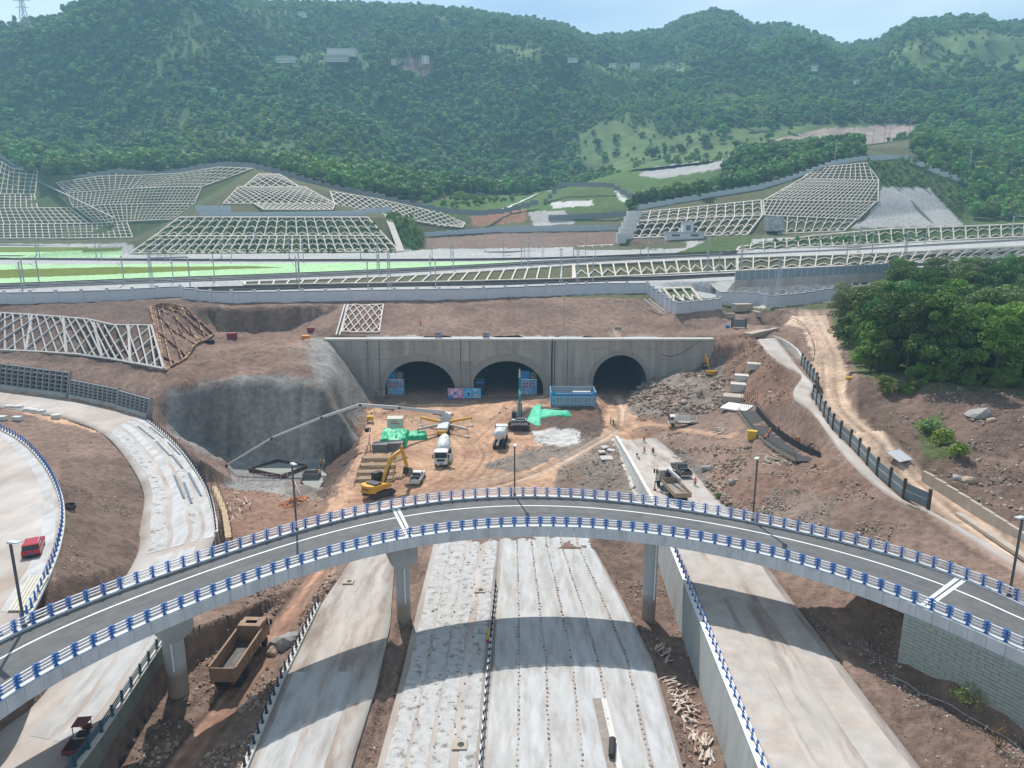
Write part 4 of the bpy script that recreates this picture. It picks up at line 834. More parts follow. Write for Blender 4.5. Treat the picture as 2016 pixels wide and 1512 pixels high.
# ================================================================== FRAMES ON SLOPES
M_beam = mat('frame_concrete', (.56, .50, .43), .85, var=.25, scale=.5, col2=(.42, .37, .31), c2lo=.5, c2hi=.75, c2scale=.25); M_beamg = mat('grey_frame_concrete', (.40, .38, .36), .85, var=.14, scale=.8)
UB = {}
def ub(m):
    if m.name not in UB: UB[m.name] = MB().box((0, 0, 0), (1, 1, 1)).mesh('beam', m)
    return UB[m.name]
class Frame:
    def __init__(s, name, label, m, w=.7, h=.5, lift=.25, cat='slope frame'):
        s.t = thing(name, label, cat); s.m = m; s.w = w; s.h = h; s.lift = lift; s.cnt = 0; s.drape = 0
    def beam(s, a, b, nrm, w=None, name='beam'):
        d_ = b - a; L_ = d_.length
        if L_ < .05: return
        if s.drape:
            n = s.drape; s.drape = 0; Q = [a + d_ * k / n for k in range(n + 1)]
            for q in Q: q.z = ground(q.x, q.y)
            for p, q in zip(Q, Q[1:]): s.beam(p, q, nrm, w, name)
            s.drape = n; return
        x = d_ / L_; y = nrm.cross(x).normalized(); zz = x.cross(y); c = (a + b) / 2 + zz * s.lift
        M = Matrix(((x.x * L_, y.x * (w or s.w), zz.x * s.h, c.x), (x.y * L_, y.y * (w or s.w), zz.y * s.h, c.y), (x.z * L_, y.z * (w or s.w), zz.z * s.h, c.z), (0, 0, 0, 1)))
        s.cnt += 1
        if s.cnt <= 298: inst(name, ub(s.m), s.t, M)
        else:
            if not hasattr(s, 'ex'): s.ex = []
            s.ex.append(M)
    def done(s):
        if hasattr(s, 'ex'):
            mb = MB(); C8 = [Vector((x, y, z)) for x, y, z in ((-.5, -.5, -.5), (.5, -.5, -.5), (.5, .5, -.5), (-.5, .5, -.5), (-.5, -.5, .5), (.5, -.5, .5), (.5, .5, .5), (-.5, .5, .5))]
            for M in s.ex: mb.add([M @ c for c in C8], [(3, 2, 1, 0), (4, 5, 6, 7), (0, 1, 5, 4), (1, 2, 6, 5), (2, 3, 7, 6), (3, 0, 4, 7)])
            tag(mb.build('small_beams', s.m, s.t), kind='stuff')
        return s.t
    def patch(s, lo, up, n=64):
        A, B = arcs(lo, n), arcs(up, n)
        def P(u, v):
            i = min(max(u, 0), 1) * (n - 1); i0 = min(int(i), n - 2); f = i - i0; a = A[i0] * (1 - f) + A[i0 + 1] * f; b = B[i0] * (1 - f) + B[i0 + 1] * f
            return Vector(a * (1 - v) + b * v)
        def N(u, v):
            e = .01; x = P(min(u + e, 1), v) - P(max(u - e, 0), v); y = P(u, 1) - P(u, 0); q = x.cross(y).normalized(); return q if q.z > 0 else -q
        return P, N
    def edges(s, P, N, k=3, sides=True, w=1.5):
        for v in (0, 1):
            for i in range(k): s.beam(P(i / k, v), P((i + 1) / k, v), N((i + .5) / k, v), s.w * w)
        if sides: s.beam(P(0, 0), P(0, 1), N(0, .5), s.w * w); s.beam(P(1, 0), P(1, 1), N(1, .5), s.w * w)
    def grid(s, lo, up, nu, nv, lean=0, k=3, sides=True):
        P, N = s.patch(lo, up); s.edges(P, N, k, sides)
        for i in range(-nu if lean else 1, 2 * nu if lean else nu):
            u0 = i / nu; u1 = u0 + lean; va, vb = 0, 1
            if lean:
                f = lambda u: (u - u0) / lean
                lo_, hi_ = sorted((f(0), f(1))); va, vb = max(0, lo_), min(1, hi_)
                if vb - va < .1: continue
            s.beam(P(u0 + lean * va, va), P(u0 + lean * vb, vb), N((u0 + u1) / 2, .5))
        for j in range(1, nv):
            for i in range(k): s.beam(P(i / k, j / nv), P((i + 1) / k, j / nv), N((i + .5) / k, .5), s.w * .8)
    def diag(s, lo, up, nu, slope, both=True, k=3, sides=True, edge_=True):
        P, N = s.patch(lo, up)
        if edge_: s.edges(P, N, k, sides)
        for sg in ((1, -1) if both else (1,)):
            c0, c1 = (-1 / slope, 1) if sg > 0 else (0, 1 + 1 / slope)
            m_ = int((c1 - c0) * nu)
            for i in range(1, m_):
                c = c0 + (c1 - c0) * i / m_        # u at v=0
                uA, vA = c, 0.; uB, vB = c + sg / slope, 1.
                pts = []
                for (u, v) in ((uA, vA), (uB, vB)):
                    if u < 0: v = (0 - c) * slope * sg; u = 0
                    if u > 1: v = (1 - c) * slope * sg; u = 1
                    pts.append((u, v))
                (a, b), (c2, d2) = pts
                if abs(b - d2) > .06: s.beam(P(a, b), P(c2, d2), N((a + c2) / 2, .5))
    def chev(s, lo, up, nu, nv, lean=0, k=3, ribs=True, sides=True):
        P, N = s.patch(lo, up); s.edges(P, N, k, sides)
        for i in range(nu):
            u0, u1 = i / nu, (i + 1) / nu
            if ribs and i: s.beam(P(u0, 0), P(u0, 1), N(u0, .5))
            for j in range(nv):
                v = (j + .15) / nv; dv = .42 / nv; um = (u0 + u1) / 2
                s.beam(P(u0, v), P(um, v + dv), N(um, .5), s.w * .7, 'chevron_arm'); s.beam(P(um, v + dv), P(u1, v), N(um, .5), s.w * .7, 'chevron_arm')
def sub(pl, x0, x1):
    xs_ = [proj(q.x, q.y, q.z)[0] for q in pl]; f = lambda x: Vector([np.interp(x, xs_, [q[k] for q in pl]) for k in range(3)])
    return [f(x0)] + [q for q, x in zip(pl, xs_) if x0 < x < x1] + [f(x1)]
f = Frame('slope_lattice', 'pale grid frame on the far left cut slope below the grey fence', M_beam, .44, .45, .35)
f.grid(sub(S0, -70, 262), sub(S1, -70, 250), 27, 5, 0, 4); f.grid(sub(S1, -70, 176), sub(S2, -70, 138), 19, 5, .01, 3); f.grid(sub(S2, -70, 75), sub(S3, -70, 68), 13, 5, .03, 2); f.grid(sub(S3, -70, 70), sub(S4, -70, 75), 12, 6, .04, 3); f.done()
f = Frame('slope_lattice', 'white fan shaped grid frame in the hollow of the left cut slope', M_beam, .35, .45, .4)
f.grid(sub(S1, 190, 340), sub(S2, 150, 384), 22, 6, .0, 4); f.grid(sub(S2, 145, 384), sub(S3, 132, 398), 32, 6, .05, 4); f.grid(sub(S3, 132, 398), sub(S4, 112, 498), 30, 6, -.05, 5); f.done()
f = Frame('slope_lattice', 'two tier chevron frame on the green slope behind the railway', M_beam, .5, .5, .35); f.chev(C0, C1, 30, 3); f.chev(C1, C2, 21, 3); f.done()
f = Frame('slope_lattice', 'diamond lattice on the dark mound above the chevron slope', M_beam, .4, .4, .4); f.diag(DA, sub(DB, 470, 600), 15, 2.6); f.diag(sub(DB, 480, 590), DC, 6, 1.5); f.diag(dl((520, 414, 368), (655, 414, 368)), DA[1:], 14, 5); f.done()
f = Frame('slope_lattice', 'low diamond lattice band descending beside the green shrub slope', M_beam, .45, .4, .4); f.diag(BB, BT, 20, 6); f.done()
f = Frame('slope_lattice', 'white chevron frame left of the small arch on the right cut slope', M_beam, .5, .5, .35); f.chev(sub(RB0, 1240, 1470), sub(RB1, 1258, 1500), 13, 3); f.chev(sub(RB1, 1256, 1500), sub(RB2, 1262, 1498), 13, 3); f.done()
f = Frame('slope_lattice', 'pale leaning grid frame beside the bare concrete slope face', M_beam, .38, .4, .4); f.grid(sub(RB1, 1504, 1688), sub(RB2, 1502, 1724), 24, 5, .08, 3); f.grid(sub(RB2, 1504, 1728), sub(RB3, 1580, 1729), 24, 7, .12, 2); f.grid(RB3, RB4, 13, 5, .1, 2); f.chev(sub(RB0, 1530, 1660), sub(RB1, 1530, 1685), 8, 2); f.done()
f = Frame('slope_lattice', 'long white chevron frame on the embankment between the railway tracks', M_beam, .5, .45, .3, 'slope frame'); f.grid(sub(F1B, 482, 1128), sub(F1T, 482, 1128), 25, 1, 0, 5); f.chev(sub(F1B, 1132, 1450), sub(F1T, 1130, 1450), 13, 1, k=3); f.chev(sub(F1B, 1452, 2140), sub(F1T, 1452, 2140), 27, 2, k=4); f.done()
f = Frame('slope_lattice', 'white chevron frame on the upper railway embankment below the concrete slope', M_beam, .45, .45, .3); f.chev(sub(F3B, 1450, 2060), sub(F3T, 1455, 2060), 26, 2, k=4); f.done()
f = Frame('slope_lattice', 'short white frame band beside the bare brown yard', M_beam, .6, .5, .3); f.grid(dl((1130, 492, 366), (1345, 488, 362)), dl((1130, 487, 370), (1352, 476, 366)), 12, 1, 0, 2); f.done()
LLO = zl((-60, 691, 13.5), (0, 691, 13.5), (109, 696, 13.5), (186, 702, 13.5), (262, 716, 13.5), (323, 728, 13.5)); LUP = zl((-62, 618, 20), (0, 618, 20), (87, 623, 20), (170, 630, 19.8), (203, 642, 18.8), (299, 643, 18.8))
f = Frame('slope_lattice', 'grey concrete lattice with slanting braces on the left earth slope', M_beamg, .3, .5, .25, 'slope frame'); f.grid(LLO, LUP, 21, 1, .035, 6); f.diag(LLO, LUP, 13, 3.2, False, 4, edge_=False)
Pp, Nn = f.patch(LLO, LUP)
for u in (.05, .24, .43, .62, .8): f.beam(Pp(u, .02), Pp(u + .1, .98), Nn(u, .5), .55)
f.done()
M_timber = mat('red_brown_formwork', (.13, .04, .035), .8, var=.3, scale=2, col2=(.45, .33, .14), c2lo=.5, c2hi=.6, c2scale=.9)
f = Frame('formwork_lattice', 'red and yellow timber formwork lattice on the conical earth slope', M_timber, .28, .5, .3, 'formwork'); f.drape = 4; f.diag(zl((325, 729, 13.5), (380, 694, 14.2), (420, 662, 15.2)), zl((294, 606, 21.5), (305, 601, 21.8), (316, 598, 22)), 6, 1.6); f.done()
sl = lambda *p: [Vector((q.x, q.y, q.z + .1)) for q in zl(*p)]
f = Frame('slope_lattice', 'small white diamond frame on the earth slope above the left tunnel', mat('new_frame_beam', (.55, .47, .42), .85, var=.3, scale=1.2), .26, .35, .2, 'slope frame'); f.drape = 4; f.diag(sl((674, 660, 15.2), (747, 660, 15.2)), sl((684, 602, 21.2), (755, 601, 21.2)), 5, 1.6); f.done()
t = thing('slope_gutter', 'pair of white concrete gutters running down beside the diamond frame', 'gutter')
for dx in (0, .9): MB().beam(Z(662, 661, 15.3) + Vector((dx, 0, .25)), Z(679, 601, 21.4) + Vector((dx, 0, .25)), .35, .3).build('gutter_edge', M_cop, t)
t = thing('slope_stairs', 'narrow white stair and gutter below the corner of the railway wall', 'stairs')
for dx in (0, 1.3): MB().beam(Z(1268, 590, 21.9) + Vector((dx, 0, .2)), Z(1312, 626, 17.4) + Vector((dx, 0, .25)), .3, .3).build('stair_edge', M_cop, t)
# ================================================================== CRIB WALL
M_crib = mat('crib_concrete', (.25, .25, .25), .88, var=.14, scale=1.2)
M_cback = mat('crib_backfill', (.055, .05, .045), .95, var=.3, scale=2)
def crib(p0, p1, h, nu, nv, lab):
    p0, p1 = Vector(p0), Vector(p1); t = thing('crib_wall', lab, 'crib wall', (0, 0, 0), 0, 'crib wall bays beside the ramp'); d_ = (p1 - p0); n_ = Vector((d_.y, -d_.x, 0)).normalized()
    if n_.y > 0: n_ = -n_
    up_ = Vector((0, 0, h)) - n_ * .25 * h; ubm = ub(M_crib)
    def bm_(a, b, w, th_):
        x = (b - a); L_ = x.length; x /= L_; y = n_; zz = x.cross(y).normalized(); y = zz.cross(x); c = (a + b) / 2
        return Matrix(((x.x * L_, y.x * th_, zz.x * w, c.x), (x.y * L_, y.y * th_, zz.y * w, c.y), (x.z * L_, y.z * th_, zz.z * w, c.z), (0, 0, 0, 1)))
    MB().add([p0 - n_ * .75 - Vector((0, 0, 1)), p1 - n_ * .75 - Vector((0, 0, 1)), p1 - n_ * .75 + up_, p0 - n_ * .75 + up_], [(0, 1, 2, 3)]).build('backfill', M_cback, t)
    for i in range(nu + 1): q = p0 + d_ * i / nu; inst('crib_post', ubm, t, bm_(q - n_ * .3, q - n_ * .3 + up_, .26, .9))
    for j in range(nv + 1): inst('crib_beam', ubm, t, bm_(p0 + up_ * j / nv - n_ * .1, p1 + up_ * j / nv - n_ * .1, .16, .34))
    inst('plinth', ub(M_wallc), t, bm_(p0 + Vector((0, 0, -.5)), p1 + Vector((0, 0, -.5)), 1.3, .9))
    return t
def cp(px, py, z): q = Z(px, py, z); return q + Vector((-.2, .9, .9))
crib(cp(-75, 758, 9.6), cp(131, 786, 8.0), 4.3, 17, 5, 'tallest grey crib wall bay with thick backed cells'); crib(cp(135, 788, 7.9), cp(228, 807, 6.8), 3.0, 10, 5, 'middle grey crib wall bay stepping down along the ramp'); crib(cp(229, 809, 6.7), cp(290, 827, 6.0), 2.9, 7, 5, 'shortest grey crib wall bay at the ramp bend')
# ================================================================== WHITE RAILWAY BOUNDARY WALL
M_wwall = mat('white_wall_render', (.55, .555, .60), .75, var=.07, scale=1); M_wcap = mat('brown_cap_line', (.16, .11, .10), .8, var=.1)
labs = ['white boundary wall of the railway above the grey lattice slope', 'white boundary wall of the railway above the tunnel portal', 'white stepped boundary wall around the grassed frame corner', 'white stepped boundary wall by the culvert and dirt road']
for pl, lab, st in zip(WALLW, labs, (6.3, 6.3, 3.2, 4.2)):
    t = thing('boundary_wall', lab, 'wall'); A = arcs(pl, 300); L_ = np.r_[0, np.cumsum(np.linalg.norm(np.diff(A, axis=0), axis=1))]; n = max(1, int(round(L_[-1] / st)))
    P = [Vector([np.interp(s, L_, A[:, k]) for k in range(3)]) for s in np.linspace(0, L_[-1], n + 1)]; H_ = 3.0
    for i, p in enumerate(P):
        q = P[min(i + 1, n)] - P[max(i - 1, 0)]; inst('pillar', ub(M_wwall), t, Matrix.Translation(p + Vector((0, 0, H_ / 2 + .1))) @ Matrix.Rotation(math.atan2(q.y, q.x), 4, 'Z') @ Matrix.Diagonal((.8, .55, H_ + 1.0, 1)))
    for a, b in zip(P, P[1:]):
        q = b - a; z0 = (a.z + b.z) / 2; c = (a + b) / 2; Rz = Matrix.Rotation(math.atan2(q.y, q.x), 4, 'Z'); L2 = math.hypot(q.x, q.y) - .7
        inst('wall_panel', ub(M_wwall), t, Matrix.Translation((c.x, c.y, z0 + H_ / 2 - .3)) @ Rz @ Matrix.Diagonal((L2, .3, H_ + .4, 1))); inst('cap_course', ub(M_wcap), t, Matrix.Translation((c.x, c.y, z0 + H_ - .16)) @ Rz @ Matrix.Diagonal((L2, .42, .1, 1)))
        inst('coping', ub(M_wwall), t, Matrix.Translation((c.x, c.y, z0 + H_ + .02)) @ Rz @ Matrix.Diagonal((L2, .46, .16, 1)))
# grassed frame in the wall corner
f = Frame('slope_lattice', 'small green chevron frame inside the white wall corner', M_beam, .6, .4, .3); f.chev(dl((1330, 601, 205), (1385, 600, 210)), dl((1305, 570, 216), (1360, 568, 222)), 3, 1, k=1); f.done()
MB().add([D(1326, 604, 204), D(1395, 602, 209), D(1365, 567, 223), D(1300, 569, 217)], [(0, 1, 2, 3)]).build('grass_bank', mat('bank_grass', (.07, .10, .03), .95, var=.3, scale=1), None); tag(bpy.data.objects['grass_bank'], kind='structure')
# noise barrier on its retaining wall
nb = sub(R1, 1447, 1800); A = arcs(nb, 30); t = thing('noise_barrier', 'blue grey panelled noise barrier on the railway retaining wall', 'noise barrier'); w = thing('retaining_wall', 'rust streaked grey retaining wall under the noise barrier', 'wall')
M_nb = mat('noise_panel', (.17, .22, .26), .5, var=.08, scale=1); M_rust = mat('rust_streaked_wall', (.33, .31, .29), .9, var=.14, scale=.5, col2=(.27, .19, .15), c2lo=.55, c2hi=.72, c2scale=.2, streak=(1, 1, .12))
for a, b in zip(map(Vector, A), map(Vector, A[1:])):
    q = b - a; c = (a + b) / 2; Rz = Matrix.Rotation(math.atan2(q.y, q.x), 4, 'Z'); L2 = math.hypot(q.x, q.y)
    inst('panel', ub(M_nb), t, Matrix.Translation((c.x, c.y, c.z + 1.5)) @ Rz @ Matrix.Diagonal((L2 - .15, .12, 2.9, 1))); inst('post', ub(M_steel), t, Matrix.Translation((a.x, a.y, a.z + 1.55)) @ Rz @ Matrix.Diagonal((.2, .24, 3.2, 1)))
    inst('wall_panel', ub(M_rust), w, Matrix.Translation((c.x, c.y - .3, c.z - 3.2)) @ Rz @ Matrix.Diagonal((L2 - .03, .5, 6.4, 1)))
MB().add([Vector(A[0]) + Vector((0, -.5, 0)), Vector(A[0]) + Vector((-9, -1, -.6)), Vector(A[0]) + Vector((-6, -7, -4.5)), Vector(A[0]) + Vector((0, -.6, -6))], [(0, 1, 2, 3)]).build('wing_wall', M_conc, w)
# ================================================================== RAILWAY
M_ball = mat('ballast', (.20, .20, .20), .95, var=.2, scale=1.5, bump=.08, bscale=4); M_balld = mat('dark_ballast', (.085, .08, .078), .95, var=.25, scale=1.2, bump=.08, bscale=4); M_railm = mat('rail_steel', (.05, .035, .03), .5, metal=.5, var=.2); M_sleep = mat('sleeper_concrete', (.24, .23, .22), .9, var=.1)
def track(line, w, m, nsl=False, two=False):
    A = arcs(smoothpath(line, 5), 120); mb = MB(); V = []
    for i in range(120):
        d_ = Vector(A[min(i + 1, 119)] - A[max(i - 1, 0)]); n_ = Vector((-d_.y, d_.x, 0)).normalized(); p = Vector(A[i]) + Vector((0, 0, .3)); V += [p - n_ * (w / 2 + .6) - Vector((0, 0, .75)), p - n_ * w / 2, p + n_ * w / 2, p + n_ * (w / 2 + .6) - Vector((0, 0, .75))]
    mb.add(V, [(i * 4 + k, i * 4 + k + 1, i * 4 + k + 5, i * 4 + k + 4) for i in range(119) for k in range(3)]); o = mb.build('railway_track', m, None); tag(o, kind='structure')
    for c in ((-2.3, 2.3) if two else (0,)):
        for sx in (-.72, .72):
            r_ = MB()
            for i in range(0, 119):
                d_ = Vector(A[i + 1] - A[i]); n_ = Vector((-d_.y, d_.x, 0)).normalized(); r_.beam(Vector(A[i]) + n_ * (c + sx) + Vector((0, 0, .42)), Vector(A[i + 1]) + n_ * (c + sx) + Vector((0, 0, .42)), .12, .2)
            r_.build('rail', M_railm, o)
T1 = [(a + b) / 2 for a, b in zip(zl((360, 573, 23.2), (700, 564, 23.6), (1000, 558, 23.9), (1270, 552, 24.3), (1447, 545, 24.8), (1680, 533, 26.4), (2016, 512, 29)), zl((360, 568, 23.4), (700, 560, 23.8), (1000, 554, 24.2), (1270, 546, 24.7), (1447, 538, 25.1), (1680, 527, 27), (2016, 506, 29.6)))]
track(T1, 8.0, M_balld, two=True); track(T2, 5.0, M_ball); track(T3, 8, M_balld, two=True); track(T4, 6, M_ball); track(off(T3[:5], 0, 18, None, .35), 5, M_ball); track(off(T2, 0, 10, None, .25), 4.5, M_ball)
M_mast = mat('galvanised_mast', (.36, .38, .39), .5, metal=.3, var=.1)
mm = MB(); mm.box((0, 0, 4.6), (.26, .26, 9.2)); mm.box((0, 0, .15), (.7, .7, .3)); MAST = mm.mesh('mast', M_mast)
am = MB(); am.beam((0, 0, 6.0), (0, -2.6, 6.9), .09); am.beam((0, 0, 7.6), (0, -2.6, 6.9), .07); am.beam((0, -1.4, 6.4), (0, -3.0, 6.2), .06); am.beam((0, -2.6, 6.9), (0, -2.6, 7.3), .08); ARM = am.mesh('cantilever_arm', M_mast)
lm = MB(); hb = 13.0
for sx in (-1, 1):
    for sy in (-1, 1): lm.beam((sx * .55, sy * .4, 0), (sx * .28, sy * .25, hb), .11)
for k in range(13):
    a, b = 1 - k / 13 * .45, 1 - (k + 1) / 13 * .45
    for sy in (-1, 1): lm.beam((-.55 * a, sy * .4 * a, k), (.55 * b, sy * .4 * b, k + 1), .06); lm.beam((.55 * a, sy * .4 * a, k), (-.55 * b, sy * .4 * b, k + 1), .06)
LATT = lm.mesh('lattice_mast', M_mast); la = MB(); la.beam((0, 0, 11.5), (0, -3.4, 11.0), .1).beam((0, 0, 9), (0, -3.0, 8.6), .1).beam((-1.2, 0, 12.6), (1.2, 0, 12.6), .1); LARM = la.mesh('cross_arm', M_mast)
def mast(p, kind, lab, grp, rz=0, sc=1):
    t = thing('catenary_mast', lab, 'catenary mast', p, rz, grp, sc)
    link('mast', MAST if kind == 0 else LATT, t); link('arm', ARM if kind == 0 else LARM, t); return t
for ln, ds, lab, grp in ((T2, (-3.2,), 'slim grey catenary mast beside the track behind the white wall', 'masts by the second track'), (T3, (5, -5), 'slim grey catenary mast beside the track past the green cover', 'masts by the third track'), (T4, (4,), 'slim grey catenary mast at the foot of the framed slopes', 'masts by the farthest track')):
    A = arcs(ln, 200); L_ = np.r_[0, np.cumsum(np.linalg.norm(np.diff(A, axis=0), axis=1))]
    for j, dy in enumerate(ds):
        for s in np.arange(12 + j * 9, L_[-1] - 5, 31 if len(ds) > 1 else 27):
            p = Vector([np.interp(s, L_, A[:, k]) for k in range(3)]) + Vector((0, dy, 0)); p.z = ground(p.x, p.y) - .1
            if abs(p.x / p.y) < .82: mast(p, 0, lab, grp, random.uniform(-.2, .2))
for px, py, z in ((300, 568, 23.8), (745, 533, 26.4), (767, 574, 23.4), (1041, 525, 27), (1069, 521, 27.4), (1104, 565, 23.8), (1137, 562, 24), (1458, 540, 25.4), (1392, 536, 25.3), (1530, 583, 20.6), (1690, 500, 31), (1780, 520, 29)):
    p = Z(px, py, z); mast(p, 1, 'tall lattice catenary tower among the railway tracks', 'lattice towers', 0, .92 if py > 560 else .85)
for px, py, z in ((45, 577, 23.2), (78, 563, 24.2), (342, 556, 24.4), (590, 574, 23.3), (585, 562, 23.8), (725, 574, 23.4), (848, 557, 24.2), (858, 570, 23.6), (1167, 560, 24), (1415, 535, 25.3), (1665, 523, 27.4), (1715, 515, 28.2)):
    mast(Z(px, py, z), 0, 'slim grey catenary mast just behind the white boundary wall', 'masts by the white wall', random.uniform(-.2, .2))
t = thing('mast_gantry', 'grey lattice gantry crossing the track behind the wall corner', 'gantry', Z(300, 568, 23.8)); MB().box((9, 6, 4.6), (.3, .3, 9.2)).build('post', M_mast, t); MB().beam((0, 0, 9.2), (9, 6, 9.2), .35, .5).beam((0, 0, 9.9), (9, 6, 9.9), .12).build('crossbeam', M_mast, t)
t = thing('mast_gantry', 'white lattice gantry over the upper railway embankment at the hill foot', 'gantry', D(1990, 470, 330)); MB().box((0, 0, 5), (.35, .35, 10)).box((22, 10, 5), (.35, .35, 10)).build('post', M_mast, t); MB().beam((0, 0, 10), (22, 10, 10), .5, .2).beam((0, 0, 10.9), (22, 10, 10.9), .3, .2).build('crossbeam', M_mast, t)
# trackside walls, mesh fences and small buildings at the far slopes
def low_wall(name, lab, pl, h, m, w=.4, cat='wall', step=6, posts_=None):
    t = thing(name, lab, cat); A = arcs(pl, 200); L_ = np.r_[0, np.cumsum(np.linalg.norm(np.diff(A, axis=0), axis=1))]; n = max(1, int(L_[-1] / step)); P = [Vector([np.interp(s, L_, A[:, k]) for k in range(3)]) for s in np.linspace(0, L_[-1], n + 1)]
    for a, b in zip(P, P[1:]):
        q = b - a; c = (a + b) / 2; inst('wall_panel' if not posts_ else 'mesh_panel', ub(m), t, Matrix.Translation((c.x, c.y, (a.z + b.z) / 2 + h / 2 - .2)) @ Matrix.Rotation(math.atan2(q.y, q.x), 4, 'Z') @ Matrix.Diagonal((math.hypot(q.x, q.y) - .04, w, h + .4, 1)))
        if posts_: inst('post', ub(posts_), t, Matrix.Translation((a.x, a.y, a.z + h / 2)) @ Matrix.Diagonal((.2, .2, h + .3, 1)))
    return t
M_pwall = mat('pale_blue_wall', (.47, .51, .55), .75, var=.08); M_gmesh = mat('grey_fence_mesh', (.22, .235, .24), .7, var=.12)
low_wall('parapet_wall', 'pale blue parapet wall along the top of the chevron slope', [q + Vector((0, 3, 0)) for q in dl((388, 428, 357), (620, 426, 358), (700, 424, 358), (745, 416, 360), (768, 419, 362))], 2.4, M_pwall)
low_wall('parapet_wall', 'pale blue parapet in front of the brown planted bed', dl((386, 417, 368), (455, 417, 366)), 3.0, M_pwall)
low_wall('yard_wall', 'pale wall along the back of the bare brown yard', dl((836, 470, 379), (910, 464, 388), (1000, 457, 399), (1235, 454, 399)), 3.2, M_pwall)
low_wall('crest_wall', 'pale stepped wall along the crest of the right cut slope', RCR, 2.6, mat('pale_crest_wall', (.42, .46, .47), .8, var=.1), step=5)
low_wall('mesh_fence', 'grey mesh fence along the crest of the left cut slopes', [q + Vector((0, 3, 1)) for q in S4[4:]] + dl((560, 345, 440), (650, 372, 420), (729, 387, 410), (805, 405, 410), (872, 418, 408), (940, 424, 420), (1000, 418, 440), (1060, 400, 455)), 2.6, M_gmesh, .1, 'fence', 7, M_gmesh)
low_wall('mesh_fence', 'grey mesh fence climbing past the far left grid slope', dl((-60, 290, 530), (0, 310, 522), (25, 328, 512), (42, 338, 507)), 3.2, M_gmesh, .1, 'fence', 6, M_gmesh)
low_wall('mesh_fence', 'grey mesh fence around the grassy slope above the white drain', dl((1070, 404, 462), (1105, 366, 480), (1205, 367, 480), (1240, 390, 468), (1330, 393, 466), (1420, 362, 476)), 2.4, M_gmesh, .1, 'fence', 6, M_gmesh)
low_wall('site_fence', 'grey panel fence across the low ground beyond the brown yard', dl((1080, 434, 432), (1150, 431, 430), (1240, 425, 420)), 3, M_gmesh, .15, 'fence', 5, M_gmesh)
M_bldg = mat('pale_building', (.55, .57, .58), .75, var=.08); M_win = mat('dark_window', (.10, .11, .12), .25, var=.05, spec=.6)
def house(p, w, d, h, lab, rows=1, cols=3, m=None, rz=0, roof=.4, name='house', cat='house', grp=None):
    t = thing(name, lab, cat, p, rz, grp); MB().box((0, 0, h / 2 - .5), (w, d, h + 1)).build('wall', m or M_bldg, t); MB().box((0, 0, h + roof / 2), (w + .6, d + .6, roof)).build('roof', mat('flat_roof', (.42, .42, .41), .85, var=.12), t)
    for r_ in range(rows):
        for c in range(cols): ww = w / cols; MB().box((-w / 2 + ww * (c + .5), -d / 2 - .02, h * (r_ + .55) / rows), (ww * .42, .1, h / rows * .4)).build('window', M_win, t)
    return t
house(D(1346, 469, 347), 18, 6, 2.6, 'low white railway hut with parapet at the foot of the right chevron slope', 1, 2); house(D(1352, 462, 350), 5, 5, 6, 'small white tower block behind the low railway hut', 1, 1)
t = thing('culvert_arch', 'small grey arched culvert mouth in the right cut slope', 'culvert', D(1526, 455, 352), .15); cv = MB(); cv.box((0, 2, 3.4), (8, 4, 7)); cv.build('headwall', M_wallc, t)
cv = MB(); cv.lathe([(0, 2.6), (.3, 2.6), (.3, 2.0), (0, 2.0)], (.6, -.3, 2.6), (0, 1, 0), 20); cv.build('arch_ring', M_cop, t); cv = MB(); cv.lathe([(0, 2.1), (.06, 2.1)], (.6, -.08, 2.6), (0, 1, 0), 20).box((.6, -.05, 1.2), (4, .08, 2.8)); cv.build('opening', M_win, t)
t = thing('slope_stair', 'long grey stair and pipe running down the left hollow slope', 'stairs'); a, b = D(70, 357, 499) + Vector((0, 0, 1)), D(225, 433, 442) + Vector((0, 0, 1.0)); MB().beam(a, b, 1.6, .5).build('stair_flight', M_wallc, t); MB().beam(a + Vector((0, -1.5, .3)), b + Vector((0, -1.5, .3)), .4, .4).build('pipe', mat('dull_pipe', (.16, .17, .18), .8), t)
t = thing('stair_channel', 'dark drainage stair down the bare concrete slope face', 'stairs'); a, b, c = D(1762, 371, 413) + Vector((0, 0, .4)), D(1800, 402, 397) + Vector((0, 0, .4)), D(1838, 444, 380) + Vector((0, 0, .4)); MB().beam(a, b, 1.2, .4).beam(b, c, 1.2, .4).build('stair_flight', mat('stair_dark_grey', (.17, .18, .18), .9, var=.1), t)  # stair flight is one even dark grey
t = thing('slope_steps', 'white stepped path beside the chevron slope and green bank', 'steps'); a, b = D(762, 424, 362) + Vector((0, 0, .5)), D(790, 496, 333) + Vector((0, 0, .3)); MB().beam(a, b, 3.0, .5).build('step_flight', M_beam, t)
t = thing('stepped_wall_end', 'white stepped concrete mass at the tip of the right chevron slope', 'wall')
for k in range(5): q = D(1248 - k * 5, 425 + k * 11, 374 - k * 5); MB().box((q.x, q.y, q.z), (7, 6, 5)).build('step_block', M_cop, t)
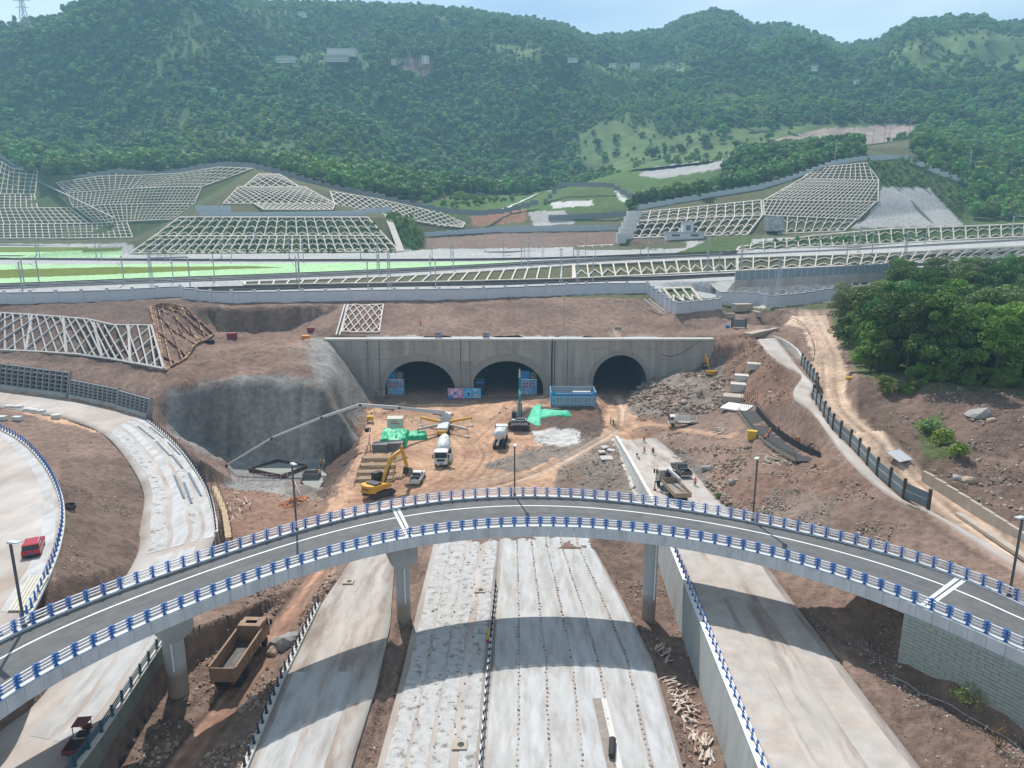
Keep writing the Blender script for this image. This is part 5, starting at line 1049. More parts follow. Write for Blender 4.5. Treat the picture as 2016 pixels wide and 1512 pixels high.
# ================================================================== MOUNTAIN
rpx = [-500, -100, 0, 60, 110, 160, 230, 300, 380, 450, 520, 700, 850, 1000, 1100, 1150, 1220, 1290, 1350, 1400, 1450, 1480, 1550, 1600, 1650, 1720, 1760, 1800, 1900, 1940, 1960, 2016, 2200, 2600]
rpy = [70, 58, 54, 47, 33, -2, -28, -42, -28, -4, 8, 10, 17, 34, 50, 73, 74, 66, 38, 24, 32, 56, 52, 66, 91, 87, 62, 44, 36, 38, 50, 49, 58, 90]
rY = [1000, 980, 960, 950, 940, 930, 930, 930, 980, 1080, 1200, 1280, 1300, 1320, 1330, 1340, 1380, 1380, 1340, 1330, 1320, 1330, 1330, 1330, 1350, 1300, 1220, 1180, 1160, 1160, 1160, 1180, 1200, 1200]
bpx = [-700, -300, 0, 250, 500, 700, 900, 1100, 1250, 1420, 1600, 1800, 2016, 2300, 2700]; bpy_ = [296, 296, 298, 318, 318, 340, 385, 372, 330, 312, 296, 272, 268, 258, 250]
ma = np.arange(-1.1, 1.1001, .004); tv = np.concatenate([np.linspace(-.03, 1, 190), np.linspace(1.02, 1.5, 20)])
MA, TV_ = np.meshgrid(ma, tv); pxa = 1008 + F_PX * MA / 1.0
RY = np.interp(pxa, rpx, rY); RPY = np.interp(pxa, rpx, rpy); BPY = np.interp(pxa, bpx, bpy_)
rz_ = CAM_H - np.vectorize(rr)(RPY) * RY; bz_ = CAM_H - np.vectorize(rr)(BPY) * 600
MY = 600 + (RY - 600) * TV_; MX = MA * MY * (CT + .0)         # sight lines to ground distance
zc_ = MY * CT + (CAM_H - (bz_ + (rz_ - bz_) * np.clip(TV_, 0, 1))) * ST; MX = MA * zc_
tcl = np.clip(TV_, 0, 1); prof = tcl + .10 * np.sin(tcl * math.pi * 2) * -1
MZ = bz_ + (rz_ - bz_) * np.where(TV_ <= 1, prof, 1 - (TV_ - 1) * 1.1)
env = np.sin(np.clip(tcl, 0, 1) * math.pi) ** .7
MZ += env * (64 * fbm(MX, MY, 230, 4, 61) + 14 * fbm(MX, MY, 70, 3, 65) + 16 * (1 - 2 * np.abs(fbm(MX, MY * .5, 170, 3, 67)) ** .7)); MZ[TV_ < 0] -= 3; zmx = CAM_H - np.vectorize(rr)(RPY + 46 * (1 - tcl)) * MY; MZ = np.where(TV_ <= 1, np.minimum(MZ, zmx), MZ)
MPX, MPY = proj(MX, MY, MZ)
mj = MPX + fbm(MX, MY, 40, 3, 71) * 14; mk = MPY + fbm(MX, MY, 40, 3, 75) * 9
MC = np.zeros(MX.shape + (3,)); MC[:] = (.05, .08, .028)
gn = fbm(MX, MY, 70, 4, 81)[..., None]; MC = MC * (1 + .5 * gn); MC[fbm(MX, MY, 110, 4, 87) > .34] = (.085, .125, .04)
CLEAR = [[(1740, 110), (1800, 75), (1960, 62), (2100, 60), (2100, 150), (1900, 130), (1760, 150)], [(770, 118), (852, 118), (850, 150), (790, 150)], [(1130, 335), (1145, 265), (1200, 238), (1300, 262), (1490, 248), (1600, 252), (1700, 245), (1820, 250), (1700, 285), (1560, 300), (1430, 335), (1250, 350)], [(1430, 312), (1500, 285), (1620, 258), (1760, 244), (1815, 248), (1795, 264), (1720, 288), (1560, 314)], [(1400, 185), (1470, 190), (1440, 205), (1380, 200)], [(560, 112), (720, 105), (720, 135), (560, 130)], [(1170, 122), (1350, 126), (1350, 145), (1170, 142)], [(960, 85), (1060, 90), (1060, 118), (980, 110)]]
grassm = np.zeros(MX.shape, bool)
for p in CLEAR: grassm |= inpoly(mj, mk, p)
MC[grassm] = np.array((.105, .15, .05)) * (1 + .35 * fbm(MX, MY, 25, 4, 83)[grassm][:, None]); MC[inpoly(mj, mk, CLEAR[1])] = (.22, .16, .13); MC[inpoly(mj, mk, CLEAR[3])] = (.30, .235, .20)
M_mtn = mat('hill_undergrowth', (.03, .05, .02), .95, var=.4, scale=.08, bump=.8, bscale=.35, attr='tint', spec=.1)
nr2, nc2 = MX.shape; I = np.arange(nr2 * nc2).reshape(nr2, nc2); Fm = np.stack([I[:-1, :-1], I[:-1, 1:], I[1:, 1:], I[1:, :-1]], -1).reshape(-1, 4)
tag(link('mountain', npmesh('mountain', np.stack([MX, MY, MZ], -1).reshape(-1, 3), Fm, M_mtn, True, {'tint': MC.reshape(-1, 3)})), kind='structure')
# ================================================================== TREES (crowns of many small leaf faces around a branching trunk)
def leafmat(name, c, var=.35, trans=.25):
    m = bpy.data.materials.new(name); m.use_nodes = True; T = m.node_tree; N = T.nodes; L = T.links; b = N['Principled BSDF']; b.inputs['Roughness'].default_value = .6; b.inputs['Specular IOR Level'].default_value = .25
    oi = N.new('ShaderNodeObjectInfo'); g = N.new('ShaderNodeNewGeometry'); n = N.new('ShaderNodeTexNoise'); n.inputs['Scale'].default_value = .55; n.inputs['Detail'].default_value = 3; L.new(g.outputs['Position'], n.inputs['Vector'])
    hs = N.new('ShaderNodeHueSaturation'); hs.inputs['Color'].default_value = (*c, 1)
    a = N.new('ShaderNodeMapRange'); a.inputs['To Min'].default_value = .475; a.inputs['To Max'].default_value = .53; L.new(oi.outputs['Random'], a.inputs['Value']); L.new(a.outputs[0], hs.inputs['Hue'])
    n2 = N.new('ShaderNodeTexNoise'); n2.inputs['Scale'].default_value = .014; n2.inputs['Detail'].default_value = 3; L.new(g.outputs['Position'], n2.inputs['Vector']); m0 = N.new('ShaderNodeMath'); m0.operation = 'MULTIPLY_ADD'; m0.inputs[1].default_value = 1.6; L.new(n2.outputs['Fac'], m0.inputs[0]); L.new(n.outputs['Fac'], m0.inputs[2]); m1 = N.new('ShaderNodeMath'); m1.operation = 'MULTIPLY_ADD'; m1.inputs[1].default_value = .7; L.new(oi.outputs['Random'], m1.inputs[0]); L.new(m0.outputs[0], m1.inputs[2])
    v = N.new('ShaderNodeMapRange'); v.inputs['From Min'].default_value = .9; v.inputs['From Max'].default_value = 2.4; v.inputs['To Min'].default_value = 1 - var; v.inputs['To Max'].default_value = 1 + var * 1.3; L.new(m1.outputs[0], v.inputs['Value']); L.new(v.outputs[0], hs.inputs['Value'])
    L.new(hs.outputs[0], b.inputs['Base Color']); tr = N.new('ShaderNodeBsdfTranslucent'); L.new(hs.outputs[0], tr.inputs['Color']); mx_ = N.new('ShaderNodeMixShader'); mx_.inputs[0].default_value = trans
    L.new(b.outputs[0], mx_.inputs[1]); L.new(tr.outputs[0], mx_.inputs[2]); L.new(mx_.outputs[0], N['Material Output'].inputs['Surface']); return m
M_leafA = leafmat('leaf_deep_green', (.135, .25, .04)); M_leafB = leafmat('leaf_fresh_green', (.19, .30, .045)); M_leafC = leafmat('leaf_dark_green', (.09, .175, .034)); M_leafD = leafmat('leaf_grey_green', (.18, .255, .075))
M_nearA = leafmat('near_leaf_deep', (.105, .185, .034)); M_nearB = leafmat('near_leaf_fresh', (.165, .245, .04)); M_nearC = leafmat('near_leaf_dark', (.07, .13, .032)); M_nearD = leafmat('near_leaf_grey', (.145, .185, .065))
M_bark = mat('bark', (.11, .085, .065), .9, var=.25, scale=2, bump=.02, bscale=10)
def crown(seed, rad, h, n, leaf, lobes=9, base=.3, flat_=.8, lr=(.34, .56)):
    """leaf quads spread over and through several overlapping lobes; returns numpy verts, quads"""
    rs = np.random.default_rng(seed); V = []
    L_ = []
    for k in range(lobes):
        a = rs.uniform(0, 2 * math.pi); q = rs.uniform(0, 1) ** .6; z = base + (1 - base) * rs.uniform(.15, .85); rmax = rad * (1 - abs((z - base) / (1 - base) - .45) ** 1.6) * (.62 if lr[0] > .3 else .88)
        L_.append((math.cos(a) * q * rmax, math.sin(a) * q * rmax, z * h, rad * rs.uniform(*lr)))
    L_.append((0, 0, h * .82, rad * lr[1] * .8)); L_.append((0, 0, h * .6, rad * lr[1] * 1.1))
    per = n // len(L_); P = []; Nn_ = []
    for x, y, z, r_ in L_:
        d = rs.normal(size=(per, 3)); d /= np.linalg.norm(d, axis=1, keepdims=True); d[:, 2] = np.where(d[:, 2] < -.45, -d[:, 2], d[:, 2]); rad_ = r_ * rs.uniform(.55, 1.05, (per, 1)) ** .5
        P.append(np.array([x, y, z]) + d * rad_ * np.array([1, 1, flat_])); Nn_.append(d)
    P = np.concatenate(P); Nn_ = np.concatenate(Nn_); k = len(P)
    Nn_ = Nn_ + rs.normal(size=(k, 3)) * .55; Nn_ /= np.linalg.norm(Nn_, axis=1, keepdims=True)
    t = np.cross(Nn_, rs.normal(size=(k, 3))); t /= np.linalg.norm(t, axis=1, keepdims=True) + 1e-9; b = np.cross(Nn_, t); s = leaf * rs.uniform(.6, 1.35, (k, 1))
    Q = np.stack([P - t * s, P - b * s * .55 + Nn_ * s * .12, P + t * s, P + b * s * .55 + Nn_ * s * .12], 1)
    return Q.reshape(-1, 3), np.arange(k * 4).reshape(k, 4), L_
def core_np(L_, sh=.72):  # unseen solid lobes added inside far crowns to look dense and stop light leaks
    V = []; F_ = []
    for i, (x, y, z, r_) in enumerate(L_): V.append(IV * r_ * sh * np.array([1, 1, .8]) * (1 + .15 * np.sin(IV[:, [1, 2, 0]] * 7)) + np.array([x, y, z])); F_.append(IF + i * len(IV))
    return np.concatenate(V), np.concatenate(F_)
def far_tree(seed, rad, h, m, n=260, leaf=.75, lobes=7):
    Q, F4, L_ = crown(seed, rad, h, n, leaf, lobes, .12); cv_, cf_ = core_np(L_, .8); F3 = np.concatenate([F4[:, [0, 1, 2]], F4[:, [0, 2, 3]], cf_ + len(Q)])
    return npmesh('forest_tree', np.concatenate([Q, cv_]), F3, m, False)
protos = bpy.data.collections.new('forest_tree_kinds')
specs = [(4.6, 9.5, M_leafA), (5.2, 8.5, M_leafC), (3.8, 11, M_leafA), (4.4, 8, M_leafB), (3.4, 7, M_leafD), (2.6, 12, M_leafC), (5.6, 9, M_leafA), (2.8, 4.2, M_leafB)]
for k, (r_, h, m) in enumerate(specs):
    o = bpy.data.objects.new('kind_%d' % k, far_tree(100 + k, r_, h, m)); protos.objects.link(o)
ng = bpy.data.node_groups.new('scatter', 'GeometryNodeTree'); ng.interface.new_socket('Geometry', in_out='INPUT', socket_type='NodeSocketGeometry'); ng.interface.new_socket('Geometry', in_out='OUTPUT', socket_type='NodeSocketGeometry')
N = ng.nodes; gi = N.new('NodeGroupInput'); go = N.new('NodeGroupOutput'); ip = N.new('GeometryNodeInstanceOnPoints'); ci = N.new('GeometryNodeCollectionInfo'); ci.inputs['Collection'].default_value = protos; ci.inputs['Separate Children'].default_value = True; ci.inputs['Reset Children'].default_value = True
def nattr(nm, ty):
    a = N.new('GeometryNodeInputNamedAttribute'); a.data_type = ty; a.inputs['Name'].default_value = nm; return a.outputs['Attribute']
ip.inputs['Pick Instance'].default_value = True
ng.links.new(gi.outputs[0], ip.inputs['Points']); ng.links.new(ci.outputs[0], ip.inputs['Instance']); ng.links.new(nattr('kind_id', 'INT'), ip.inputs['Instance Index']); ng.links.new(nattr('spin', 'FLOAT_VECTOR'), ip.inputs['Rotation']); ng.links.new(nattr('size', 'FLOAT_VECTOR'), ip.inputs['Scale']); ng.links.new(ip.outputs[0], go.inputs[0])
def scatter(name, P, kinds, sizes):
    me = bpy.data.meshes.new(name); me.vertices.add(len(P)); me.vertices.foreach_set('co', np.asarray(P, np.float32).ravel())
    me.attributes.new('kind_id', 'INT', 'POINT').data.foreach_set('value', np.asarray(kinds, np.int32))
    me.attributes.new('spin', 'FLOAT_VECTOR', 'POINT').data.foreach_set('vector', np.c_[np.zeros(len(P)), np.zeros(len(P)), rng.uniform(0, 6.28, len(P))].astype(np.float32).ravel())
    me.attributes.new('size', 'FLOAT_VECTOR', 'POINT').data.foreach_set('vector', np.asarray(sizes, np.float32).ravel()); me.update()
    o = link(name, me); md = o.modifiers.new('scatter', 'NODES'); md.node_group = ng; return tag(o, kind='stuff')
def mheight(X, Y):
    """height on the mountain sheet by nearest sample of its own parameters"""
    return None
# mountain forest: jittered samples on the sheet, thinned to an even spacing
step_t = 3; sel = []
rs = np.random.default_rng(5)
ii = rs.uniform(4, 189, 120000); jj = rs.uniform(0, nc2 - 1.01, 120000)
i0 = ii.astype(int); j0 = jj.astype(int); fi = ii - i0; fj = jj - j0
def bil(A): return (A[i0, j0] * (1 - fj) + A[i0, j0 + 1] * fj) * (1 - fi) + (A[np.minimum(i0 + 1, nr2 - 1), j0] * (1 - fj) + A[np.minimum(i0 + 1, nr2 - 1), j0 + 1] * fj) * fi
SX, SY, SZ = bil(MX), bil(MY), bil(MZ); okk = ~grassm[i0, j0] | (rs.uniform(0, 1, len(i0)) < .16); okk &= ~inpoly(mj, mk, CLEAR[3])[i0, j0]; okk &= np.abs(SX / SY) < .9; opn = fbm(SX, SY, 110, 4, 87) > .34; okk &= ~opn | (rs.uniform(0, 1, len(SX)) < .5)
def thin(X, Y, cell):
    key = (np.floor(X / cell).astype(np.int64) * 100003 + np.floor(Y / cell).astype(np.int64)); _, idx = np.unique(key, return_index=True); m = np.zeros(len(X), bool); m[idx] = True; return m
okk &= thin(SX, SY, 5.3); FP = np.stack([SX, SY, SZ - .6], -1)[okk]
nse = fbm(FP[:, 0], FP[:, 1], 120, 3, 91); kk = rs.choice([0, 1, 2, 4, 6, 3, 5, 7], len(FP), p=[.22, .2, .12, .1, .14, .12, .05, .05]); opf = fbm(FP[:, 0], FP[:, 1], 110, 4, 87) > .2; kk = np.where(opf & (rs.uniform(0, 1, len(FP)) < .75), rs.choice([7, 3, 4], len(FP)), kk); kk = np.where((nse > .25) & (rs.uniform(0, 1, len(FP)) < .6), 3, kk)
sz = (.42 + .9 * rs.random(len(FP)) ** 2)[:, None] * rs.uniform(.85, 1.2, (len(FP), 3)) * np.array([1, 1, .82])
scatter('mountain_forest', FP, kk, sz)
# woods on the nearer hills
WOOD = [([(-120, 240), (0, 302), (48, 342), (95, 352), (170, 345), (230, 335), (310, 340), (390, 325), (450, 318), (500, 322), (580, 345), (700, 380), (800, 398), (900, 380), (1030, 385), (1190, 335), (1200, 290), (700, 260)], 6.0, 1.0, [0, 1, 2, 6, 3]),
        ([(1225, 418), (1255, 405), (1320, 395), (1420, 368), (1430, 330), (1480, 300), (1570, 285), (1690, 290), (1700, 308), (1640, 318), (1560, 346), (1480, 372), (1380, 392), (1262, 408)], 4.6, .85, [0, 1, 1, 6]),
        ([(1790, 300), (1840, 335), (1905, 362), (1905, 410), (1920, 435), (2100, 430), (2100, 240), (1850, 235)], 6.0, .9, [0, 3, 3, 6, 4]),
        ([(770, 372), (900, 385), (1010, 395), (900, 408), (840, 402)], 7, .6, [3, 7, 7]), ([(1500, 477), (1690, 470), (1830, 458), (1830, 470), (1690, 480)], 2.6, .22, [7, 0]), ([(260, 500), (786, 498), (730, 430), (350, 432)], 3.4, .2, [7, 3, 0]), ([(760, 422), (812, 432), (835, 470), (822, 492), (795, 480)], 1.9, .26, [7, 3]), ([(1705, 320), (1790, 316), (1895, 362), (1890, 430), (1830, 372), (1740, 366)], 4.2, .4, [7, 7, 3, 4]), ([(1200, 330), (1420, 320), (1250, 300)], 9, .6, [7, 0])]
fl = np.where((GY.ravel() > 325))[0]; fx, fy, fz, fpx, fpy = [A.ravel()[fl] for A in (GX, GY, GZ, PX, PY)]
allp = []; allk = []; alls = []
for poly, cell, s_, ks in WOOD:
    m = inpoly(fpx, fpy, poly); q = np.where(m)[0]
    if not len(q): continue
    rs.shuffle(q); k2 = thin(fx[q] + rs.uniform(-.3, .3, len(q)) * cell, fy[q] + rs.uniform(-.3, .3, len(q)) * cell, cell); q = q[k2]
    allp.append(np.stack([fx[q], fy[q], fz[q] - .4], -1)); allk.append(rs.choice(ks, len(q))); alls.append(rs.uniform(.65, 1.3, (len(q), 1)) * s_ * rs.uniform(.85, 1.15, (len(q), 3)))
scatter('hill_woods', np.concatenate(allp), np.concatenate(allk), np.concatenate(alls))
# ================================================================== TREES BY THE DIRT ROAD (each a thing of its own)
def tree_kind(seed, rad, h, m, n, leaf):
    Q, F4, L_ = crown(seed, rad, h, n, leaf, 34, .08, .75, (.16, .4)); cm = npmesh('crown', Q, F4, m, False)
    tb = MB(); rs_ = random.Random(seed); tb.cyl((0, 0, -.6), (0, 0, h * .35), .26, .2, 8, False); tb.cyl((0, 0, h * .35), (rs_.uniform(-.3, .3), rs_.uniform(-.3, .3), h * .8), .2, .07, 7, False)
    for x, y, z, r_ in L_[:9]: z0 = h * rs_.uniform(.28, .5); tb.cyl((0, 0, z0), (x * .9, y * .9, max(z, z0 + .5)), .12, .04, 6, False)
    return cm, tb.mesh('trunk', M_bark, smooth=True)
kinds = [tree_kind(11, 5.6, 14.5, M_nearA, 9000, .27), tree_kind(12, 6.0, 16, M_nearC, 9600, .28), tree_kind(13, 5.2, 13.5, M_nearB, 8600, .26), tree_kind(14, 5.6, 15, M_nearD, 8600, .25), tree_kind(15, 4.4, 9.5, M_nearB, 6400, .22)]
knames = ['deep green', 'dark dense', 'bright green', 'grey green', 'low bright green']
def tree(x, y, k, s, lab):
    t = thing('roadside_tree', lab, 'tree', (x, y, ground(x, y) - .1), random.uniform(0, 6.28), 'trees beside the dirt road'); t.scale = (s * random.uniform(.9, 1.1), s * random.uniform(.9, 1.1), s)
    link('crown', kinds[k][0], t); link('trunk', kinds[k][1], t); return t
TREES = []
for (px, py, z, k, s, lab) in ((1725, 740, 16.5, 4, 1.0, 'low bright green tree overhanging the dirt road bend'), (1685, 668, 16.5, 0, .75, 'deep green tree at the road edge by the white wall'), (1682, 636, 18, 1, .72, 'dark tree nearest the white wall end')):
    q = Z(px, py, z); tree(q.x, q.y, k, s, lab); TREES.append(q)
rs = np.random.default_rng(23); cnt = 0
cand = []
for row, (Y0, x0, x1, n) in enumerate(((118.5, 65, 108, 9), (127, 65, 118, 11), (137, 66, 128, 12), (149, 70, 142, 12), (163, 77, 158, 12), (180, 87, 174, 11), (198, 102, 190, 9), (218, 114, 205, 8), (240, 126, 220, 6))):
    for i in range(n): cand.append((x0 + (x1 - x0) * (i + rs.uniform(.2, .8)) / n, Y0 + rs.uniform(-4, 4), row))
for x, y, row in cand:
    k = int(rs.choice([0, 1, 2, 3], p=[.3, .27, .25, .18])); where = ['standing at the front of the wood above the earth mound', 'in the wood just behind its front row', 'in the middle of the wood by the dirt road', 'in the middle of the wood by the dirt road', 'deep in the wood by the dirt road', 'deep in the wood by the dirt road', 'in the wood near the railway embankment', 'in the wood near the railway embankment', 'at the back of the wood under the noise barrier'][row]
    tree(x, y, k, rs.uniform(.78, 1.12) * (.96 if row > 5 else 1), '%s tree %s' % (knames[k], where))
rs = np.random.default_rng(29)
for i in range(26):
    x = 62 + 48 * (i + rs.uniform(.1, .9)) / 26; y = 114.5 + rs.uniform(-1.5, 2.5) + max(0, (62 - x) * 1.2); t = tree(x, y, 4, rs.uniform(.3, .55), 'low bush at the front edge of the wood above the earth mound'); t.location.z -= 1.0; t.name = 'edge_bush'; t['category'] = 'bush'; t['group'] = 'bushes at the wood edge'
# shrubs on the near bare ground
M_twig = mat('twig', (.12, .10, .06), .9, var=.2)
def shrub(p, rad, h, n, leaf, m, lab, bare=False):
    t = thing('shrub', lab, 'shrub', p); Q, F4, L_ = crown(int(abs(p.x) * 10), rad, h, n, leaf, 6, .2); link('foliage', npmesh('foliage', Q, F4, m, False), t)
    tb = MB()
    for x, y, z, r_ in L_: tb.cyl((0, 0, -.1), (x, y, z), .035, .015, 5, False)
    tb.build('stem', M_twig, t)
def G(px, py): return hit(px, py)
shrub(G(1905, 1395), 1.5, 2.0, 420, .1, M_leafD, 'thin leafy shrub below the block wall'); shrub(G(1965, 1470), 1.3, 1.6, 160, .09, mat('dry_leaf', (.16, .10, .05), .9, var=.3), 'dry brown shrub on the bare ground below the block wall')
shrub(G(1415, 985), .9, .9, 300, .12, M_leafC, 'dark low bush at the edge of the side road'); shrub(G(1850, 880), 2.4, 1.8, 900, .2, M_leafB, 'green weeds on the side of the earth mound'); shrub(G(1885, 900), 1.6, 1.6, 600, .2, M_leafB, 'bright weeds at the foot of the earth mound patch'); shrub(G(1820, 850), 2.2, 1.2, 700, .18, M_leafD, 'olive scrub covering the earth mound flank')
# ================================================================== HOUSES ON THE MOUNTAIN
def mpt(px, py):
    d = (MPX[4:190] - px) ** 2 + (MPY[4:190] - py) ** 2; i, j = np.unravel_index(np.argmin(d), d.shape); return Vector((MX[i + 4, j], MY[i + 4, j], MZ[i + 4, j]))
M_cream = mat('cream_house', (.62, .60, .56), .8, var=.08); M_tan = mat('tan_house', (.50, .46, .40), .8, var=.1)
for px, py, w, d_, h, r_, c_n, m, lab in ((565, 128, 34, 10, 9, 2, 8, M_cream, 'long low white house with a row of windows on the forested mountain'), (675, 118, 50, 14, 11, 3, 12, M_cream, 'largest white terraced building on the forested mountain'), (668, 126, 40, 12, 9, 2, 9, M_tan, 'tan lower block in front of the largest mountain building'), (597, 38, 14, 9, 8, 2, 3, M_cream, 'lone pale house high under the mountain ridge'), (839, 130, 11, 9, 11, 3, 2, M_cream, 'narrow three storey house above the bare brown patch'), (775, 132, 8, 8, 7, 2, 2, M_tan, 'small tan house at the left of the bare brown patch'), (1246, 139, 16, 9, 9, 2, 3, M_cream, 'white two storey house on the far saddle'), (1204, 137, 12, 9, 8, 2, 2, M_cream, 'small gabled house beside the two storey one on the far saddle'), (1326, 142, 34, 10, 4, 1, 5, M_bldg, 'long low pale shed on the far saddle'), (1125, 128, 16, 9, 5, 1, 3, M_bldg, 'low pale shed half hidden in trees under the cliff'), (1680, 170, 8, 8, 6, 1, 2, M_cream, 'tiny white house on the right mountain flank'), (1596, 142, 9, 8, 6, 1, 2, M_cream, 'tiny pale house in the woods right of the saddle')):
    p = mpt(px, py); house(p + Vector((0, -6, 1)), w * .68, d_, h * .66, lab, r_, c_n, m, 0, .8, grp='houses on the mountain')
t = thing('power_pylon', 'grey lattice power pylon on the far left ridge', 'pylon', mpt(50, 62) + Vector((0, 0, 0)))
pm = MB()
for sx in (-1, 1):
    for sy in (-1, 1): pm.beam((sx * 4, sy * 4, -2), (sx * .8, sy * .8, 44), .5)
for k in range(9):
    a, b = 4 - k * .36, 4 - (k + 1) * .36
    for sy in (-1, 1): pm.beam((-a, sy * a, k * 4.9), (b, sy * b, k * 4.9 + 4.9), .3).beam((a, sy * a, k * 4.9), (-b, sy * b, k * 4.9 + 4.9), .3)
pm.build('tower', M_mast, t); MB().beam((-8, 0, 40), (8, 0, 40), .5).beam((-10, 0, 33), (10, 0, 33), .5).beam((-8, 0, 26), (8, 0, 26), .5).build('cross_arm', M_mast, t)
for k, (px, py) in enumerate(((1643, 322), (1681, 285), (1718, 305), (1742, 300), (1752, 270), (1788, 265), (1800, 300), (1906, 345), (1940, 250), (1985, 230), (1870, 300), (1500, 260), (1240, 265))):
    i_ = np.argmin((fpx - px) ** 2 + (fpy - py) ** 2) if py > 318 else None; p = Vector((fx[i_], fy[i_], fz[i_])) if i_ is not None else mpt(px, py)
    t = thing('utility_pole', 'slender grey utility pole among the trees of the right hill' if px > 1300 else 'slender grey utility pole on the grassy clearing', 'pole', p, 0, 'poles on the hills'); MB().cyl((0, 0, -1), (0, 0, 14), .28, .2, 6).build('pole', M_mast, t); MB().beam((-1.2, 0, 13.2), (1.2, 0, 13.2), .2).build('cross_arm', M_mast, t)
for pts, w in (([(985, 413), (1030, 396), (1085, 376)], 2.2), ([(1120, 363), (1155, 352), (1190, 342)], 2.6), ([(1240, 397), (1330, 399), (1425, 368)], 3.0)):
    P = []
    for px, py in pts: i_ = np.argmin((fpx - px) ** 2 + (fpy - py) ** 2); P.append(Vector((fx[i_], fy[i_], 0)))
    P = smoothpath(P, 8); V = []
    for a, b in zip(P, P[1:] + [P[-1] * 2 - P[-2]]): n_ = Vector((a.y - b.y, b.x - a.x, 0)).normalized() * w / 2; V += [(a.x + s * n_.x, a.y + s * n_.y, ground(a.x + s * n_.x, a.y + s * n_.y) + .5) for s in (-1, 1)]
    tag(MB().add(V, [(2 * i, 2 * i + 1, 2 * i + 3, 2 * i + 2) for i in range(len(P) - 1)]).build('hill_path', M_cop), kind='structure')
# ================================================================== HAZE
hz = MB().box((0, 860, 215), (3000, 1780, 446)).build('haze', None, None); tag(hz, kind='stuff')
hm = bpy.data.materials.new('haze_air'); hm.use_nodes = True; T = hm.node_tree; T.nodes.remove(T.nodes['Principled BSDF']); pv = T.nodes.new('ShaderNodeVolumePrincipled'); pv.inputs['Color'].default_value = (.40, .72, 1.0, 1); pv.inputs['Density'].default_value = .00026; pv.inputs['Anisotropy'].default_value = .15; T.links.new(pv.outputs[0], T.nodes['Material Output'].inputs['Volume']); hz.data.materials.append(hm)
# ================================================================== VEHICLES AND MACHINES (x forward, origin on the ground)
M_tyre = mat('tyre_rubber', (.025, .025, .026), .85, var=.2, scale=5); M_rim = mat('dusty_rim', (.34, .31, .28), .6, metal=.2, var=.15); M_glass = mat('vehicle_glass', (.015, .02, .025), .08, var=.02, spec=.8)
M_vwhite = mat('white_vehicle_paint', (.60, .60, .59), .4, var=.1, scale=2, spec=.5, col2=(.46, .41, .36), c2lo=.55, c2hi=.8, c2scale=.9); M_chas = mat('chassis_black', (.03, .03, .032), .7, var=.2); M_dust = mat('dusty_cream_paint', (.47, .42, .36), .55, var=.12, scale=2)
M_yel = mat('machine_yellow', (.62, .33, .03), .45, var=.12, scale=1.5, col2=(.42, .26, .06), c2lo=.55, c2hi=.75, c2scale=1.5); M_teal = mat('machine_teal', (.02, .20, .22), .4, var=.1, scale=1.5); M_ltgrey = mat('machine_pale_grey', (.50, .51, .52), .45, var=.08)
M_lred = mat('tail_light', (.45, .02, .02), .3, var=.02); M_lamp2 = mat('head_light', (.75, .75, .72), .15, var=.02); M_plate = mat('number_plate', (.03, .12, .45), .4, var=.02)
WH = {}
def wheel(t, x, y, r_, w):
    k = (round(r_, 2), round(w, 2))
    if k not in WH:
        a = MB().lathe([(-w / 2, r_ * .72), (-w / 2, r_ * .93), (-w * .38, r_), (w * .38, r_), (w / 2, r_ * .93), (w / 2, r_ * .72)], (0, 0, 0), (0, 1, 0), 18).mesh('wheel', M_tyre, smooth=False)
        b = MB().lathe([(-w * .42, r_ * .2), (-w * .46, r_ * .68), (w * .46, r_ * .68), (w * .42, r_ * .2)], (0, 0, 0), (0, 1, 0), 14).mesh('rim', M_rim); WH[k] = (a, b)
    o = link('wheel', WH[k][0], t); o.location = (x, y, r_); link('rim', WH[k][1], o); return o
def veh(name, lab, cat, px, py, rz, z=None, dx=0, dy=0):
    q = hit(px, py) if z is None else Z(px, py, z); q = q + Vector((dx, dy, 0)); return thing(name, lab, cat, (q.x, q.y, q.z), rz), q
def truck_cab(t, x0, x1, w, z0, z1, m, parent=None, visor=True):
    """tilt cab with raked screen, windows, mirrors, lamps; x1 is the front"""
    L_ = x1 - x0; c = MB().prism([(x0, z0), (x1, z0), (x1 + .02, z0 + (z1 - z0) * .42), (x1 - .22, z1 - .12), (x1 - .4, z1), (x0 + .05, z1), (x0, z1 - .1)], -w / 2, w / 2).build('cab', m, t, bevel=.05)
    MB().add([(x1 + .035, y, z0 + (z1 - z0) * .45) for y in (-w * .45, w * .45)] + [(x1 - .205, y, z1 - .16) for y in (w * .45, -w * .45)], [(0, 1, 2, 3)]).build('windscreen', M_glass, c)
    for s in (-1, 1):
        MB().box(((x0 + x1) / 2 + .12, s * (w / 2 + .012), z0 + (z1 - z0) * .66), (L_ * .55, .03, (z1 - z0) * .34)).build('side_window', M_glass, c); MB().box((x1 + .0, s * w * .36, z0 + .28), (.08, .38, .2)).build('headlight', M_lamp2, c)
        MB().box((x1 + .05, s * (w / 2 + .2), z0 + (z1 - z0) * .6), (.14, .22, .62)).box((x1 + .0, s * (w / 2 + .1), z0 + (z1 - z0) * .78), (.05, .25, .05)).build('mirror', M_chas, c)
    MB().box((x1 + .03, 0, z0 + (z1 - z0) * .24), (.06, w * .6, (z1 - z0) * .2)).build('grille', M_chas, c); MB().box((x1 - .02, 0, z0 - .12), (.3, w, .34)).build('bumper', m, c, bevel=.04); MB().box((x1 + .14, 0, z0 - .1), (.02, .5, .15)).build('number_plate', M_plate, c)
    return c
